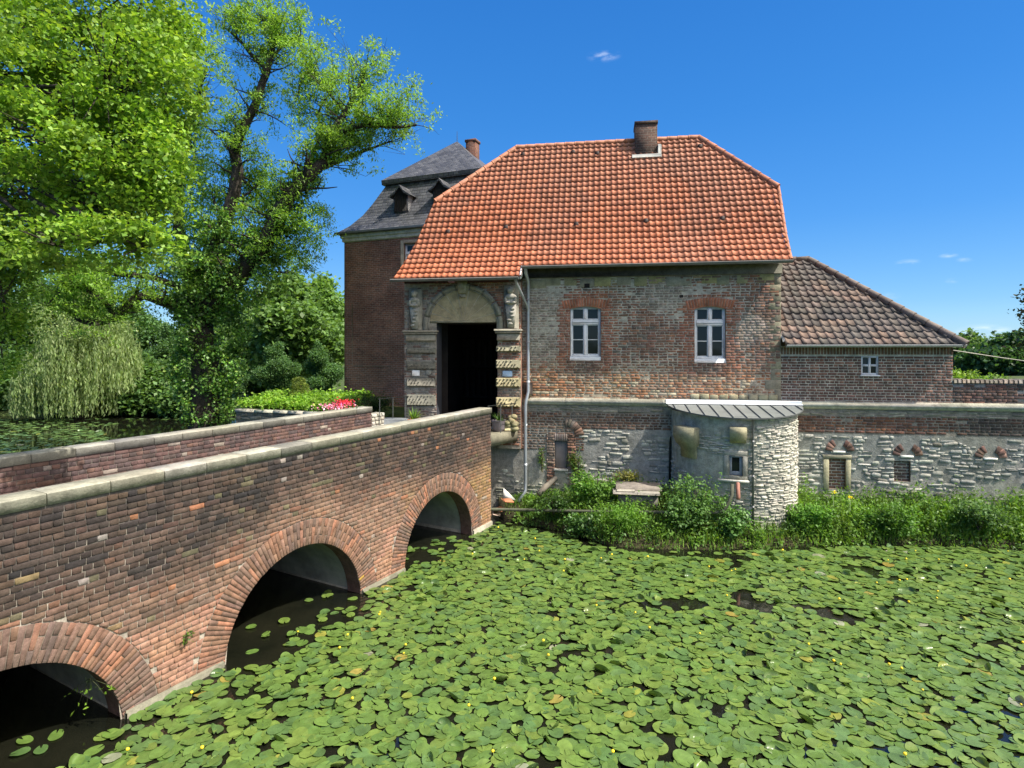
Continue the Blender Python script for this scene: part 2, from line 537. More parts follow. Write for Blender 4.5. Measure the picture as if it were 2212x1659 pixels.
def m_pad(island):
    t = NT('lily_leaf')
    col = t.attr()
    o = t.pos()
    k = t.rng(t.noise(9, 4, .6, o), .25, .75, .8, 1.22)
    if island:
        r = t.n('NewGeometry').outputs['Random Per Island']
    else:
        r = t.n('ObjectInfo').outputs['Random']
        base = t.ramp(r, [(0, (.085, .150, .034)), (.3, (.105, .180, .040)), (.55, (.080, .150, .050)), (.75, (.120, .190, .038)), (.95, (.135, .20, .04)), (.985, (.24, .24, .05)), (1, (.24, .20, .04))])
        col = base
    col = t.mix(1.0, col, t.n('CombineXYZ', X=k, Y=k, Z=k).outputs[0], 'MULTIPLY')
    spots = t.rng(t.noise(45, 3, .7, o), .68, .76, 0, .55)
    col = t.mix(spots, col, (.16, .15, .05, 1))
    rough = t.rng(t.noise(5, 3, .6, o), .3, .7, .20, .42)
    p = t.n('BsdfPrincipled', Base_Color=col, Roughness=rough)
    p.inputs['Specular IOR Level'].default_value = .5
    t.nt.links.new(t.bump(t.noise(16, 4, .6, o), .35, .012), p.inputs['Normal'])
    tr = t.n('BsdfTranslucent', Color=t.mix(1.0, col, (1.2, 1.2, .6, 1), 'MULTIPLY'))
    ms = t.n('MixShader', Fac=.15)
    t.nt.links.new(p.outputs[0], ms.inputs[1]); t.nt.links.new(tr.outputs[0], ms.inputs[2])
    t.surf(ms.outputs[0])
    return t.mat
M['pad'] = m_pad(False)
M['pad_many'] = m_pad(True)
# ------------------------------------------------------------------ masonry generators
def clip_poly(poly, nx, nz, c):
    """keep the part where p.n >= c"""
    out = []
    k = len(poly)
    for i in range(k):
        p, q = poly[i], poly[(i + 1) % k]
        dp, dq = p[0] * nx + p[1] * nz - c, q[0] * nx + q[1] * nz - c
        if dp >= 0: out.append(p)
        if (dp > 0 and dq < 0) or (dp < 0 and dq > 0):
            t = dp / (dp - dq)
            out.append((p[0] + (q[0] - p[0]) * t, p[1] + (q[1] - p[1]) * t))
    return out

def poly_area(p):
    return abs(sum(p[i][0] * p[(i + 1) % len(p)][1] - p[(i + 1) % len(p)][0] * p[i][1] for i in range(len(p)))) / 2

def stud(mb, poly, fr, front, back, bev, tone):
    """one brick or stone: a flat face with rounded-off edges standing proud of the joints; fr(a, b, d) -> point"""
    n = len(poly)
    cx = sum(p[0] for p in poly) / n; cz = sum(p[1] for p in poly) / n
    w = max(p[0] for p in poly) - min(p[0] for p in poly); h = max(p[1] for p in poly) - min(p[1] for p in poly)
    if w < 1e-4 or h < 1e-4: return
    fx, fz = max(.3, 1 - 2 * bev / w), max(.3, 1 - 2 * bev / h)
    pts = [fr(cx + (p[0] - cx) * fx, cz + (p[1] - cz) * fz, front) for p in poly]
    pts += [fr(p[0], p[1], front - bev * .8) for p in poly]
    pts += [fr(p[0], p[1], back) for p in poly]
    F = [tuple(range(n))]
    for i in range(n):
        j = (i + 1) % n
        F.append((n + i, n + j, j, i)); F.append((2 * n + i, 2 * n + j, n + j, n + i))
    mb.mesh(pts, F, tone)

def carve(poly, holes, circles):
    cx = sum(p[0] for p in poly) / len(poly); cz = sum(p[1] for p in poly) / len(poly)
    for (ca, cb, R) in circles:
        d = math.hypot(cx - ca, cz - cb)
        if min(math.hypot(p[0] - ca, p[1] - cb) for p in poly) < R:
            if d < R * .98 or d < 1e-6: return None
            nx, nz = (cx - ca) / d, (cz - cb) / d
            poly = clip_poly(poly, nx, nz, ca * nx + cb * nz + R)
            if len(poly) < 3: return None
    for (a0, a1, b0, b1) in holes:
        x0 = min(p[0] for p in poly); x1 = max(p[0] for p in poly); z0 = min(p[1] for p in poly); z1 = max(p[1] for p in poly)
        if x1 <= a0 or x0 >= a1 or z1 <= b0 or z0 >= b1: continue
        if x0 >= a0 and x1 <= a1 and z0 >= b0 and z1 <= b1: return None
        opts = []
        if x0 < a0: opts.append((a0 - x0, (-1, 0, -a0)))
        if x1 > a1: opts.append((x1 - a1, (1, 0, a1)))
        if z0 < b0: opts.append(((b0 - z0) * 1.5, (0, -1, -b0)))
        if z1 > b1: opts.append(((z1 - b1) * 1.5, (0, 1, b1)))
        if not opts: return None
        poly = clip_poly(poly, *max(opts)[1])
        if len(poly) < 3: return None
    return poly

def lay_bricks(mb, fr, a0, a1, b0, b1, tonefn, course=.083, L=.25, joint=.011, holes=(), circles=(), keep=None, prot=.012, jt=.003,
               bev=.006, bond='english', smear=None, rnd=random, shift=None, skip=0.0):
    rows = int(math.ceil((b1 - b0) / course))
    for k in range(rows):
        z0 = b0 + k * course; z1 = min(z0 + course - joint, b1)
        if z1 - z0 < .02: continue
        if bond == 'english': w = L if k % 2 == 0 else L / 2
        else: w = L
        off = (L * .25 if k % 2 else 0) if bond == 'english' else (L / 2 if k % 2 else 0)
        x = a0 - off + rnd.uniform(-.02, .02)
        while x < a1:
            ww = w * rnd.uniform(.94, 1.06)
            xa, xb = max(x, a0), min(x + ww - joint, a1)
            x += ww
            if xb - xa < .03 or rnd.random() < skip: continue
            cx, cz = (xa + xb) / 2, (z0 + z1) / 2
            sh = shift(cx) if shift else 0
            if keep and not keep(cx, cz + sh): continue
            sm = smear(cx, cz) if smear else 0
            e = sm * .016
            if sm > .85 and rnd.random() < .55: continue
            J = jt * (1 + 2 * sm)
            r = lambda: rnd.uniform(-J, J)
            sa, sb = (shift(xa), shift(xb)) if shift else (0, 0)
            poly = [(xa + e + r(), z0 + e * .7 + sa + r()), (xb - e + r(), z0 + e * .7 + sb + r()), (xb - e + r(), z1 - e * .7 + sb + r()), (xa + e + r(), z1 - e * .7 + sa + r())]
            poly = carve(poly, holes, circles)
            if not poly or poly_area(poly) < .0008: continue
            f = prot * rnd.uniform(.45, 1.25) * (1 - .6 * sm)
            stud(mb, poly, fr, f, -.012, bev, tonefn(cx, cz + sh, rnd))

def lay_rubble(mb, fr, a0, a1, b0, b1, tonefn, hmin=.06, hmax=.15, wmin=.12, wmax=.42, holes=(), circles=(), skipfn=None, prot=.03, rnd=random):
    z = b0
    while z < b1:
        h = rnd.uniform(hmin, hmax)
        x = a0 - rnd.uniform(0, .2)
        while x < a1:
            w = rnd.uniform(wmin, wmax) * (.6 + h / hmax * .6)
            xa, xb = max(x, a0), min(x + w - .018, a1)
            x += w
            if xb - xa < .05: continue
            cx, cz = (xa + xb) / 2, z + h / 2
            if skipfn and skipfn(cx, cz, rnd): continue
            dz0 = vn(xa * .8, z * 2, 3) * .05; dz1 = vn(xb * .8, z * 2, 3) * .05
            q = rnd.uniform
            hh = (h - .014) * q(.55, 1.2)
            dzr = q(-.028, .028); dz0 += dzr; dz1 += dzr
            ch = min(.03, hh * .3)
            poly = [(xa + ch * q(.3, 1.3), z + dz0 + q(0, .01)), (xb - ch * q(.3, 1.3), z + dz1 + q(0, .01)), (xb, z + dz1 + hh * q(.2, .5)), (xb - q(0, .01), z + dz1 + hh * q(.6, .9)),
                    (xb - ch * q(.5, 2), z + dz1 + hh - q(0, .015)), (xa + ch * q(.5, 2), z + dz0 + hh - q(0, .015)), (xa, z + dz0 + hh * q(.5, .8)), (xa + q(0, .01), z + dz0 + hh * q(.2, .4))]
            ra = rnd.gauss(0, .05); ca_, sa_ = math.cos(ra), math.sin(ra)
            poly = [(cx + (p[0] - cx) * ca_ - (p[1] - cz) * sa_ + q(-.008, .008), cz + (p[0] - cx) * sa_ + (p[1] - cz) * ca_ + q(-.007, .007)) for p in poly]
            poly = carve(poly, holes, circles)
            if not poly or poly_area(poly) < .0015: continue
            stud(mb, poly, fr, prot * q(.2, 1.2), -.02, q(.010, .02), tonefn(cx, cz, rnd))
        z += h * .97

def holed_wall(mb, fr, a0, a1, b0, b1, holes, tone, d=0.0, reveal=.0, top=None):
    """flat wall sheet with rectangular openings (and their reveals going inwards)"""
    xs = sorted({a0, a1, *[min(max(h[i], a0), a1) for h in holes for i in (0, 1)]})
    zs = sorted({b0, b1, *[min(max(h[i], b0), b1) for h in holes for i in (2, 3)]})
    for i in range(len(xs) - 1):
        for j in range(len(zs) - 1):
            cx, cz = (xs[i] + xs[i + 1]) / 2, (zs[j] + zs[j + 1]) / 2
            if any(h[0] < cx < h[1] and h[2] < cz < h[3] for h in holes): continue
            mb.poly([fr(xs[i], zs[j], d), fr(xs[i + 1], zs[j], d), fr(xs[i + 1], zs[j + 1], d), fr(xs[i], zs[j + 1], d)], tone)
    if reveal:
        for (x0, x1, z0, z1) in holes:
            for (p, q) in (((x0, z0), (x1, z0)), ((x1, z0), (x1, z1)), ((x1, z1), (x0, z1)), ((x0, z1), (x0, z0))):
                mb.poly([fr(p[0], p[1], d), fr(q[0], q[1], d), fr(q[0], q[1], d - reveal), fr(p[0], p[1], d - reveal)], tone)

def voussoirs(mb, fr, ca, cb, R0, R1, p0, p1, tonefn, prot=.014, step=.083, split=(.33, .67), rnd=random, joint=.010):
    n = max(3, int(abs(p1 - p0) * (R0 + R1) / 2 / step))
    for i in range(n):
        u0 = p0 + (p1 - p0) * (i + .06) / n; u1 = p0 + (p1 - p0) * (i + .94) / n
        cuts = [R0, R0 + (R1 - R0) * (split[0] if i % 2 else split[1]), R1] if split else [R0, R1]
        for k in range(len(cuts) - 1):
            ra, rb = cuts[k] + (joint / 2 if k else 0), cuts[k + 1] - (joint / 2 if k < len(cuts) - 2 else 0)
            rb += rnd.uniform(-.006, .006)
            poly = [(ca + ra * math.cos(u0), cb + ra * math.sin(u0)), (ca + rb * math.cos(u0), cb + rb * math.sin(u0)),
                    (ca + rb * math.cos(u1), cb + rb * math.sin(u1)), (ca + ra * math.cos(u1), cb + ra * math.sin(u1))]
            um = (u0 + u1) / 2; rm = (ra + rb) / 2
            stud(mb, poly, fr, prot * rnd.uniform(.6, 1.2), -.02, .005, tonefn(ca + rm * math.cos(um), cb + rm * math.sin(um), rnd))
# ------------------------------------------------------------------ frames
TH = math.atan2(1250.0, 7789.0)                 # the gatehouse front recedes to the left by this angle
EV, NV = Vector((math.cos(TH), -math.sin(TH), 0)), Vector((math.sin(TH), math.cos(TH), 0))
A0 = Vector((0, 17.82, 0))
def W(s, t, z):
    """gatehouse frame -> world: s along the front, t inwards from the front wall"""
    return A0 + EV * s + NV * t + Vector((0, 0, z))
def Fs(px, py, t=0.0):
    """photo position -> (s, z) on the front plane at depth t"""
    u, v = (px - 1106) / 1250, (755 - py) / 1250
    s = (u * (A0.y + NV.y * t) - NV.x * t) / (EV.x - u * EV.y)
    Y = A0.y + EV.y * s + NV.y * t
    return s, EYE + v * Y
def St(pt):
    d = Vector(pt) - A0
    return d.dot(EV), d.dot(NV)
def front_empty(name, **k):
    return empty(name, A0, -TH, **k)

BE = Vector((-.605, 16.45, 0))                  # gate-side end of the bridge's near face
BA = math.atan2(.8795, .476)
BD, BN = Vector((.476, .8795, 0)), Vector((-.8795, .476, 0))
def Bl(pt):
    d = Vector(pt) - BE
    return d.dot(BD), d.dot(BN)

# ------------------------------------------------------------------ ground, water, bank
def seg_dist(px, py, poly):
    d = np.full(px.shape, 1e9)
    ins = np.zeros(px.shape, dtype=bool)
    n = len(poly)
    for i in range(n):
        x0, y0 = poly[i]; x1, y1 = poly[(i + 1) % n]
        ex, ey = x1 - x0, y1 - y0
        t = np.clip(((px - x0) * ex + (py - y0) * ey) / (ex * ex + ey * ey + 1e-12), 0, 1)
        d = np.minimum(d, np.hypot(px - x0 - t * ex, py - y0 - t * ey))
        c = ((y0 > py) != (y1 > py)) & (px < (x1 - x0) * (py - y0) / (y1 - y0 + 1e-12) + x0)
        ins ^= c
    return np.where(ins, d, -d)

ISLAND = [tuple(W(-3.3, .5, 0)[:2]), (-6.6, 22.4), (-11.4, 23.9), (-12.6, 31), (-10, 46), (4, 52), (60, 58), (80, 4), tuple(W(30, .5, 0)[:2])]
MOUND = [(-11.6, 23.4), (-12.8, 23.0), (-15.2, 23.6), (-16.2, 26), (-15.0, 29.5), (-11.5, 30)]
POND = [(-60, -8), (-60, 42.5), (-34, 43.2), (-24, 43.6), (-17, 42.2), (-10, 41.5), (0, 60), (70, 70), (70, -6), (14, 2), (3, 2.6), (-3.5, 2.2), (-9, 0)]
gx = np.concatenate((-np.geomspace(2500, 62, 14), np.arange(-60, 40.1, .8), np.geomspace(42, 2500, 14)))
gy = np.concatenate((-np.geomspace(2500, 22, 10), np.arange(-20, 70.1, .8), np.geomspace(72, 3000, 16)))
GX, GY = np.meshgrid(gx, gy)
hp = seg_dist(GX, GY, POND)
hgt = np.where(hp > 0, -1.3, np.minimum(.25 + (-hp) * .06, 1.0))
hgt = np.where((hp > -.8) & (hp <= 0), -.2, hgt)
hgt = np.where((GY < 3.5) & (hp <= 0), np.minimum(.1 + (-hp) * .5, 2.2), hgt)
far = np.hypot(GX, GY)
hgt = np.where(far > 75, 1.0, hgt)
isl = seg_dist(GX, GY, ISLAND)
hgt = np.where(isl > .9, 2.5, hgt)
md = seg_dist(GX, GY, MOUND)
hgt = np.maximum(hgt, np.where(md > -.6, -.2 + 1.5 * np.clip((md + .6) / 1.6, 0, 1), -2))
ny, nx_ = GX.shape
gv = np.stack((GX, GY, hgt), axis=-1).reshape(-1, 3)
ii = (np.arange(ny - 1)[:, None] * nx_ + np.arange(nx_ - 1)[None, :]).ravel()
gf = np.stack((ii, ii + 1, ii + nx_ + 1, ii + nx_), axis=1)
tag(np_mesh('ground', gv, gf, M['ground'], smooth=True), kind='structure')

wv = [(-62, -10, 0), (72, -10, 0), (72, 72, 0), (-62, 72, 0)]
tag(np_mesh('moat_water', wv, [(0, 1, 2, 3)], M['water']), kind='structure')

# bank of earth at the foot of the walls, from the bridge to beyond the frame
SHORE = [(-.35, 17.3), (-.30, 16.85), (.55, 16.35), (1.5, 15.75), (2.05, 15.05), (2.6, 14.55), (3.9, 14.35), (5.2, 14.35), (6.4, 14.45), (7.6, 14.62), (9.0, 14.75), (10.6, 14.75), (12.4, 14.55), (14.5, 14.3), (17, 13.9), (20, 13.4), (27, 12.2)]
SH = np.array(SHORE)
def shore_y(x):
    return float(np.interp(x, SH[:, 0], SH[:, 1]))
def wall_y(x):
    return A0.y - .1605 * x
def bank_z(x, y):
    """height of the bank's soil"""
    d = y - shore_y(x)
    w = max(.6, wall_y(x) - shore_y(x))
    base = .13 + .34 * sstep(0, .8, d / w) if d > 0 else -.3
    ramp = sstep(-.12, .22, d)
    hump = .22 * math.exp(-((x - 3.0) / 1.5) ** 2) * sstep(.2, 1.2, d)
    return -.35 + (.35 + base + hump + vn(x * 1.1, y * 1.1) * .06) * ramp
bx = np.concatenate((np.arange(-.4, 17.01, .16), np.arange(17.5, 28, .8)))
bt = np.concatenate((np.linspace(-.35, .5, 12), np.linspace(.6, 1.12, 10)))
bv, nb = [], len(bt)
for x in bx:
    for f in bt:
        ys, yw = shore_y(x), wall_y(x) + .05
        y = ys + f * max(.5, yw - ys) if f > 0 else ys + f * 1.0
        wob = vn(x * 1.7, 3.3) * .10 * (1 if f < .8 else 0)
        bv.append((x, y + wob, bank_z(x, y)))
ii = (np.arange(len(bx) - 1)[:, None] * nb + np.arange(nb - 1)[None, :]).ravel()
tag(np_mesh('moat_bank', bv, np.stack((ii, ii + nb, ii + nb + 1, ii + 1), axis=1), M['soil'], smooth=True), kind='structure')

# ------------------------------------------------------------------ the bridge
rb = random.Random(11)
bridge = empty('brick_bridge', BE, BA, label='red brick footbridge with three round arches and pale stone copings over the moat', cat='bridge')
XL = -17.5
ARCH = [(-2.41, .04, 1.42), (-6.765, -.114, 1.534), (-11.26, -.175, 1.475), (-15.6, -.175, 1.475)]   # centre along the bridge, centre height, radius
RING = .46
DW = 3.25                                       # inner face of the far parapet
def crest(x): return 3.19 + .0088 * x           # underside of the coping
def frB(a, b, d): return (a, -d, b)
def frBin(a, b, d): return (a, DW - d, b)
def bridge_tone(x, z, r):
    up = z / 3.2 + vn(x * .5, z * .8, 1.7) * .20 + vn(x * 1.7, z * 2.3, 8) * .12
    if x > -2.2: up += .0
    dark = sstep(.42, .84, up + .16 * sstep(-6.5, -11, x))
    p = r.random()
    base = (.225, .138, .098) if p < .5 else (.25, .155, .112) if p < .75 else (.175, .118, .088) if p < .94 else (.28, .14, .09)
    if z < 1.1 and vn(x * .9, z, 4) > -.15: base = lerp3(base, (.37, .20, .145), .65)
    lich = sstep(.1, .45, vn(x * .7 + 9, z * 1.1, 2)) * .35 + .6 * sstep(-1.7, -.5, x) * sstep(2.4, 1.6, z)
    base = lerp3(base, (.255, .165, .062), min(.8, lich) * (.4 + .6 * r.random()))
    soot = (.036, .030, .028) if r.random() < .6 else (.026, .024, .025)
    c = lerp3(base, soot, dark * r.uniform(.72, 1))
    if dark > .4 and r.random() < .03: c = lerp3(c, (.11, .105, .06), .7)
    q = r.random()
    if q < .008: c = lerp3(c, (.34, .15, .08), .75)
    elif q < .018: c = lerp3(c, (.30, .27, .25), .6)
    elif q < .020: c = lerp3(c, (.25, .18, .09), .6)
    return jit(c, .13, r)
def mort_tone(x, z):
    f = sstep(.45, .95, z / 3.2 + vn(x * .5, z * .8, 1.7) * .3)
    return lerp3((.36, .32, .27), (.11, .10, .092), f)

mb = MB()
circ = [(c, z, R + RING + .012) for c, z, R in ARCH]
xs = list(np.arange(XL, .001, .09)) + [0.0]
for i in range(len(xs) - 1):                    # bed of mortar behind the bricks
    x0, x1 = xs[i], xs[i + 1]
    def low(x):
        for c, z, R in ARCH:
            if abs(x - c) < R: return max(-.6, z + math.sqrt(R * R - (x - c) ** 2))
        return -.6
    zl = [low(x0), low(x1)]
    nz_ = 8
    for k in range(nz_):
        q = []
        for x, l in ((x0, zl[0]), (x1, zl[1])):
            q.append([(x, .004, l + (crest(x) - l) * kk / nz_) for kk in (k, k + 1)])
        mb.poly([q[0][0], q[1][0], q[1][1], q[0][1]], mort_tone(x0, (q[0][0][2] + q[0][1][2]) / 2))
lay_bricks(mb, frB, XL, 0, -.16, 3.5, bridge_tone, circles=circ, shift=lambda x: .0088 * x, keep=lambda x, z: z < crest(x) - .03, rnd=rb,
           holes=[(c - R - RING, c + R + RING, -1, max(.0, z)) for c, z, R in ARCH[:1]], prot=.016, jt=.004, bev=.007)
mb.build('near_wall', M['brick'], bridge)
def ring_tone(x, z, r):
    p = r.random()
    c = (.215, .122, .085) if p < .55 else (.165, .105, .082) if p < .85 else (.30, .145, .092)
    c = lerp3(c, (.11, .095, .085), .55 * sstep(-.2, .4, vn(x * .8, z * .8, 5)) * (1 if x < -8 else .6))
    if r.random() < .004: c = (.36, .23, .06)
    return jit(c, .15, r)
for c, z, R in ARCH:
    m2 = MB()
    n = 40
    p0 = math.asin(max(-1, min(1, (-.15 - z) / R)))
    for i in range(n):                          # mortar bed of the ring
        u0, u1 = p0 + (math.pi - 2 * p0) * i / n, p0 + (math.pi - 2 * p0) * (i + 1) / n
        pts = [(c + r_ * math.cos(u), -.002, z + r_ * math.sin(u)) for r_, u in ((R, u0), (R + RING, u0), (R + RING, u1), (R, u1))]
        m2.poly(pts, (.24, .21, .17))
        m2.poly([(c + R * math.cos(u0), .0, z + R * math.sin(u0)), (c + R * math.cos(u1), .0, z + R * math.sin(u1)), (c + R * math.cos(u1), .36, z + R * math.sin(u1)), (c + R * math.cos(u0), .36, z + R * math.sin(u0))], (.15, .09, .07))
    voussoirs(m2, frB, c, z, R, R + RING, p0, math.pi - p0, ring_tone, rnd=rb, prot=.018, step=.069)
    m2.build('arch_ring', M['brick'], bridge)
    m3 = MB()
    for i in range(n):
        u0, u1 = p0 + (math.pi - 2 * p0) * i / n, p0 + (math.pi - 2 * p0) * (i + 1) / n
        f = lambda u, y: (c + (R + .03) * math.cos(u), y, z + (R + .03) * math.sin(u))
        m3.poly([f(u0, .36), f(u1, .36), f(u1, 3.6), f(u0, 3.6)])
        m3.poly([(c + (R) * math.cos(u0), .36, z + R * math.sin(u0)), (c + R * math.cos(u1), .36, z + R * math.sin(u1)), f(u1, .36), f(u0, .36)])
    m3.build('arch_vault', M['soffit'], bridge)
for x0, x1 in ((-.99, .03), (-5.23, -3.84), (-9.79, -8.31), (-14.1, -12.75)):
    m4 = MB()
    m4.box(x0, x1, -.055, .25, -.9, (.15 if x1 > 0 else .085) + rb.uniform(-.02, .02), (.27, .25, .20) if x1 > 0 else (.15, .145, .11), bev=.02)
    m4.box(x0 + .02, x1 - .02, .25, 3.62, -.9, .08, (.22, .21, .18))
    m4.build('footing', M['stone'], bridge)
def coping(y0, y1, xend, off, front):
    m5 = MB()
    x = xend
    while x > XL:
        w = rb.uniform(.56, .72)
        x0 = x - w
        c = jit(lerp3((.265, .255, .225), (.245, .235, .18), rb.random()), .10, rb)
        if rb.random() < .08: c = jit((.17, .165, .15), .1, rb)
        a, b = y0 - .03, y1 + .03
        z0 = crest(x0 + w / 2) + rb.uniform(-.004, .004)
        h, hb = .155, .155
        e = .010
        prof = [(a, z0 + .006), (a, z0 + h - e), (a + e, z0 + h), (b - e, z0 + hb), (b, z0 + hb - e), (b, z0 + .006)]
        nP = len(prof)
        v = []
        for xx, ins in ((x0 + .004, .006), (x0 + .010, 0), (x - .010, 0), (x - .004, .006)):
            cy_, cz_ = (a + b) / 2, z0 + h / 2
            for (yy, zz) in prof:
                sl = .0088 * (xx - x0 - w / 2)
                v.append((xx, yy + (ins if yy < cy_ else -ins), zz - (ins if zz > cz_ else 0) + sl))
        F = [tuple(range(nP)), tuple(3 * nP + i for i in range(nP))]
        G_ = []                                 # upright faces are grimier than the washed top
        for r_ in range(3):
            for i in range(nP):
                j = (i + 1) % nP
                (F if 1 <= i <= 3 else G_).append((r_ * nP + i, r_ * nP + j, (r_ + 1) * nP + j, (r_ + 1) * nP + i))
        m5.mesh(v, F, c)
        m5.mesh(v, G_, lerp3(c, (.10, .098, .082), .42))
        x = x0
    m5.box(XL, xend - .05, y0 + .04, y1 - .04, 3.0, 3.10, (.12, .11, .1))
    return m5.build('coping', M['stone'], bridge)
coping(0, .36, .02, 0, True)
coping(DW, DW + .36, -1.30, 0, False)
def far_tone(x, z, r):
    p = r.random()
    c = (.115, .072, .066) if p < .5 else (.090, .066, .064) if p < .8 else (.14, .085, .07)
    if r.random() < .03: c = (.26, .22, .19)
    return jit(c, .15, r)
mf = MB()
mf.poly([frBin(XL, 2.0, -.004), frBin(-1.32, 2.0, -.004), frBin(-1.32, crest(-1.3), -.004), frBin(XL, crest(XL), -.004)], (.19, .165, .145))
lay_bricks(mf, frBin, XL, -1.32, 2.12, 3.5, far_tone, rnd=rb, shift=lambda x: .0088 * x, keep=lambda x, z: z < crest(x) - .03, prot=.014, jt=.004)
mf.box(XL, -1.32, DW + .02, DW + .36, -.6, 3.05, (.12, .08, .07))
mf.build('far_wall', M['brick'], bridge)
mi_ = MB()                                      # inner side of the near parapet, the body and the deck
mi_.box(XL, -.004, .02, .36, 2.2, 3.04, (.10, .075, .068))
mi_.box(-.36, -.004, .02, .36, -.6, 2.2, (.2, .11, .075))
mi_.build('parapet_back', M['brick'], bridge)
md_ = MB()
md_.mesh([(XL, .36, 2.36), (.0, .36, 2.56), (.0, 3.6, 2.56), (XL, 3.6, 2.36), (XL, .36, 1.95), (0, .36, 1.95), (0, 3.6, 1.95), (XL, 3.6, 1.95)],
         [(0, 1, 2, 3), (4, 7, 6, 5), (1, 5, 6, 2)], (.2, .19, .17))
md_.build('deck', M['paving'], bridge)

# small weeds rooted in the bridge
def leaf_quads(pts, size, tones, up=.35, asp=.55, rs=RNG, svar=.35, droop=0.0, dirs=None):
    """one folded diamond leaf per point"""
    n = len(pts)
    a = rs.normal(size=(n, 3)) if dirs is None else dirs + rs.normal(size=(n, 3)) * .25
    a[:, 2] -= droop
    a /= np.linalg.norm(a, axis=1)[:, None] + 1e-9
    nn = rs.normal(size=(n, 3)); nn[:, 2] = np.abs(nn[:, 2]) + up * 2
    b = np.cross(nn, a); b /= np.linalg.norm(b, axis=1)[:, None] + 1e-9
    nn = np.cross(a, b)
    l = size * (1 + rs.uniform(-svar, svar, n))[:, None]
    w = l * asp * .5
    p0 = pts - a * l * .5; p2 = pts + a * l * .5
    p1 = pts + b * w + nn * w * .35; p3 = pts - b * w + nn * w * .35
    v = np.stack((p0, p1, p2, p3), axis=1).reshape(-1, 3)
    f = np.arange(n * 4, dtype=np.int32).reshape(-1, 4)
    t = np.asarray(tones, dtype=np.float32)
    tn = t[rs.integers(0, len(t), n)] * (1 + rs.uniform(-.22, .22, n))[:, None]
    return v.astype(np.float32), f, tn

def merge_q(parts):
    vs, fs, ts, k = [], [], [], 0
    for v, f, t in parts:
        vs.append(v); fs.append(f + k); ts.append(t); k += len(v)
    return np.concatenate(vs), np.concatenate(fs), np.concatenate(ts)

def leaves_mesh(name, parts, mat, parent=None, **k):
    v, f, t = merge_q(parts)
    return np_mesh(name, v, f, mat, parent, tone=t, **k)

G_MID = [(.055, .115, .022), (.075, .145, .026), (.045, .095, .022)]
G_LIME = [(.145, .25, .030), (.115, .21, .026), (.185, .275, .038), (.085, .165, .024)]
G_DARK = [(.030, .062, .016), (.042, .085, .020), (.026, .05, .016)]
G_ASH = [(.080, .145, .022), (.105, .175, .026), (.062, .115, .022), (.090, .15, .034)]
G_WILLOW = [(.150, .20, .082), (.18, .225, .10), (.12, .17, .068)]
G_BLUE = [(.040, .092, .034), (.055, .115, .038), (.034, .078, .032)]

def weed(name, label, base, spread, n, size, tones, cat='plant'):
    o = empty(name, base, 0, label, cat)
    st = MB()
    pts = []
    for k in range(7):
        d = Vector((random.gauss(0, 1) * spread[0], random.gauss(0, 1) * spread[1], abs(random.gauss(.8, .4)) * spread[2]))
        st.tube([(0, 0, 0), d * .5 + Vector((0, 0, .02)), d], [.004, .003, .002], 4, tone=(.06, .07, .03))
        for _ in range(n // 7):
            pts.append(tuple(d * random.uniform(.4, 1.05) + Vector([random.gauss(0, .03) for _ in range(3)])))
    st.build('stem', M['bark'], o)
    leaves_mesh('foliage', [leaf_quads(np.array(pts), size, tones)], M['leaf'], o)
    return o
weed('wall_weed', 'small leafy weed rooted between the bricks beside the middle arch', BE + BD * -8.95 + BN * -.03 + Vector((0, 0, .62)), (.11, .05, .22), 70, .055, G_MID + G_LIME[:1])
weed('hanging_weed', 'thin trailing weed under the arch nearest the camera', BE + BD * -10.15 + BN * .1 + Vector((0, 0, .70)), (.16, .06, -.35), 28, .06, G_LIME[:2])

# stone slab that closes the gap between the bridge and the gate
sl0 = St(BE)
ms = MB()
pa = [W(-1.6, -.30, 0), W(.22, -.30, 0), BE + BD * .02 + BN * -.02, BE + BD * .02 + BN * 2.4]
zt, zb = 2.56, 2.24
ms.mesh([(p.x, p.y, zt) for p in pa] + [(p.x, p.y, zb) for p in pa], [(0, 1, 2, 3), (7, 6, 5, 4), (0, 4, 5, 1), (1, 5, 6, 2), (2, 6, 7, 3), (3, 7, 4, 0)], (.14, .13, .095))
tag(ms.build('landing_slab', M['stone']), 'mossy concrete landing slab between the bridge end and the gate', 'slab')
# ------------------------------------------------------------------ shared building parts
def blob(mb, c, r, n=10, m=6, tone=(.3, .3, .28)):
    pts, F = [], []
    for j in range(m + 1):
        th = math.pi * j / m
        for i in range(n):
            ph = 2 * math.pi * i / n
            pts.append((c[0] + r[0] * math.sin(th) * math.cos(ph), c[1] + r[1] * math.sin(th) * math.sin(ph), c[2] + r[2] * math.cos(th)))
    for j in range(m):
        for i in range(n):
            F.append((j * n + i, j * n + (i + 1) % n, (j + 1) * n + (i + 1) % n, (j + 1) * n + i))
    mb.mesh(pts, F, tone)

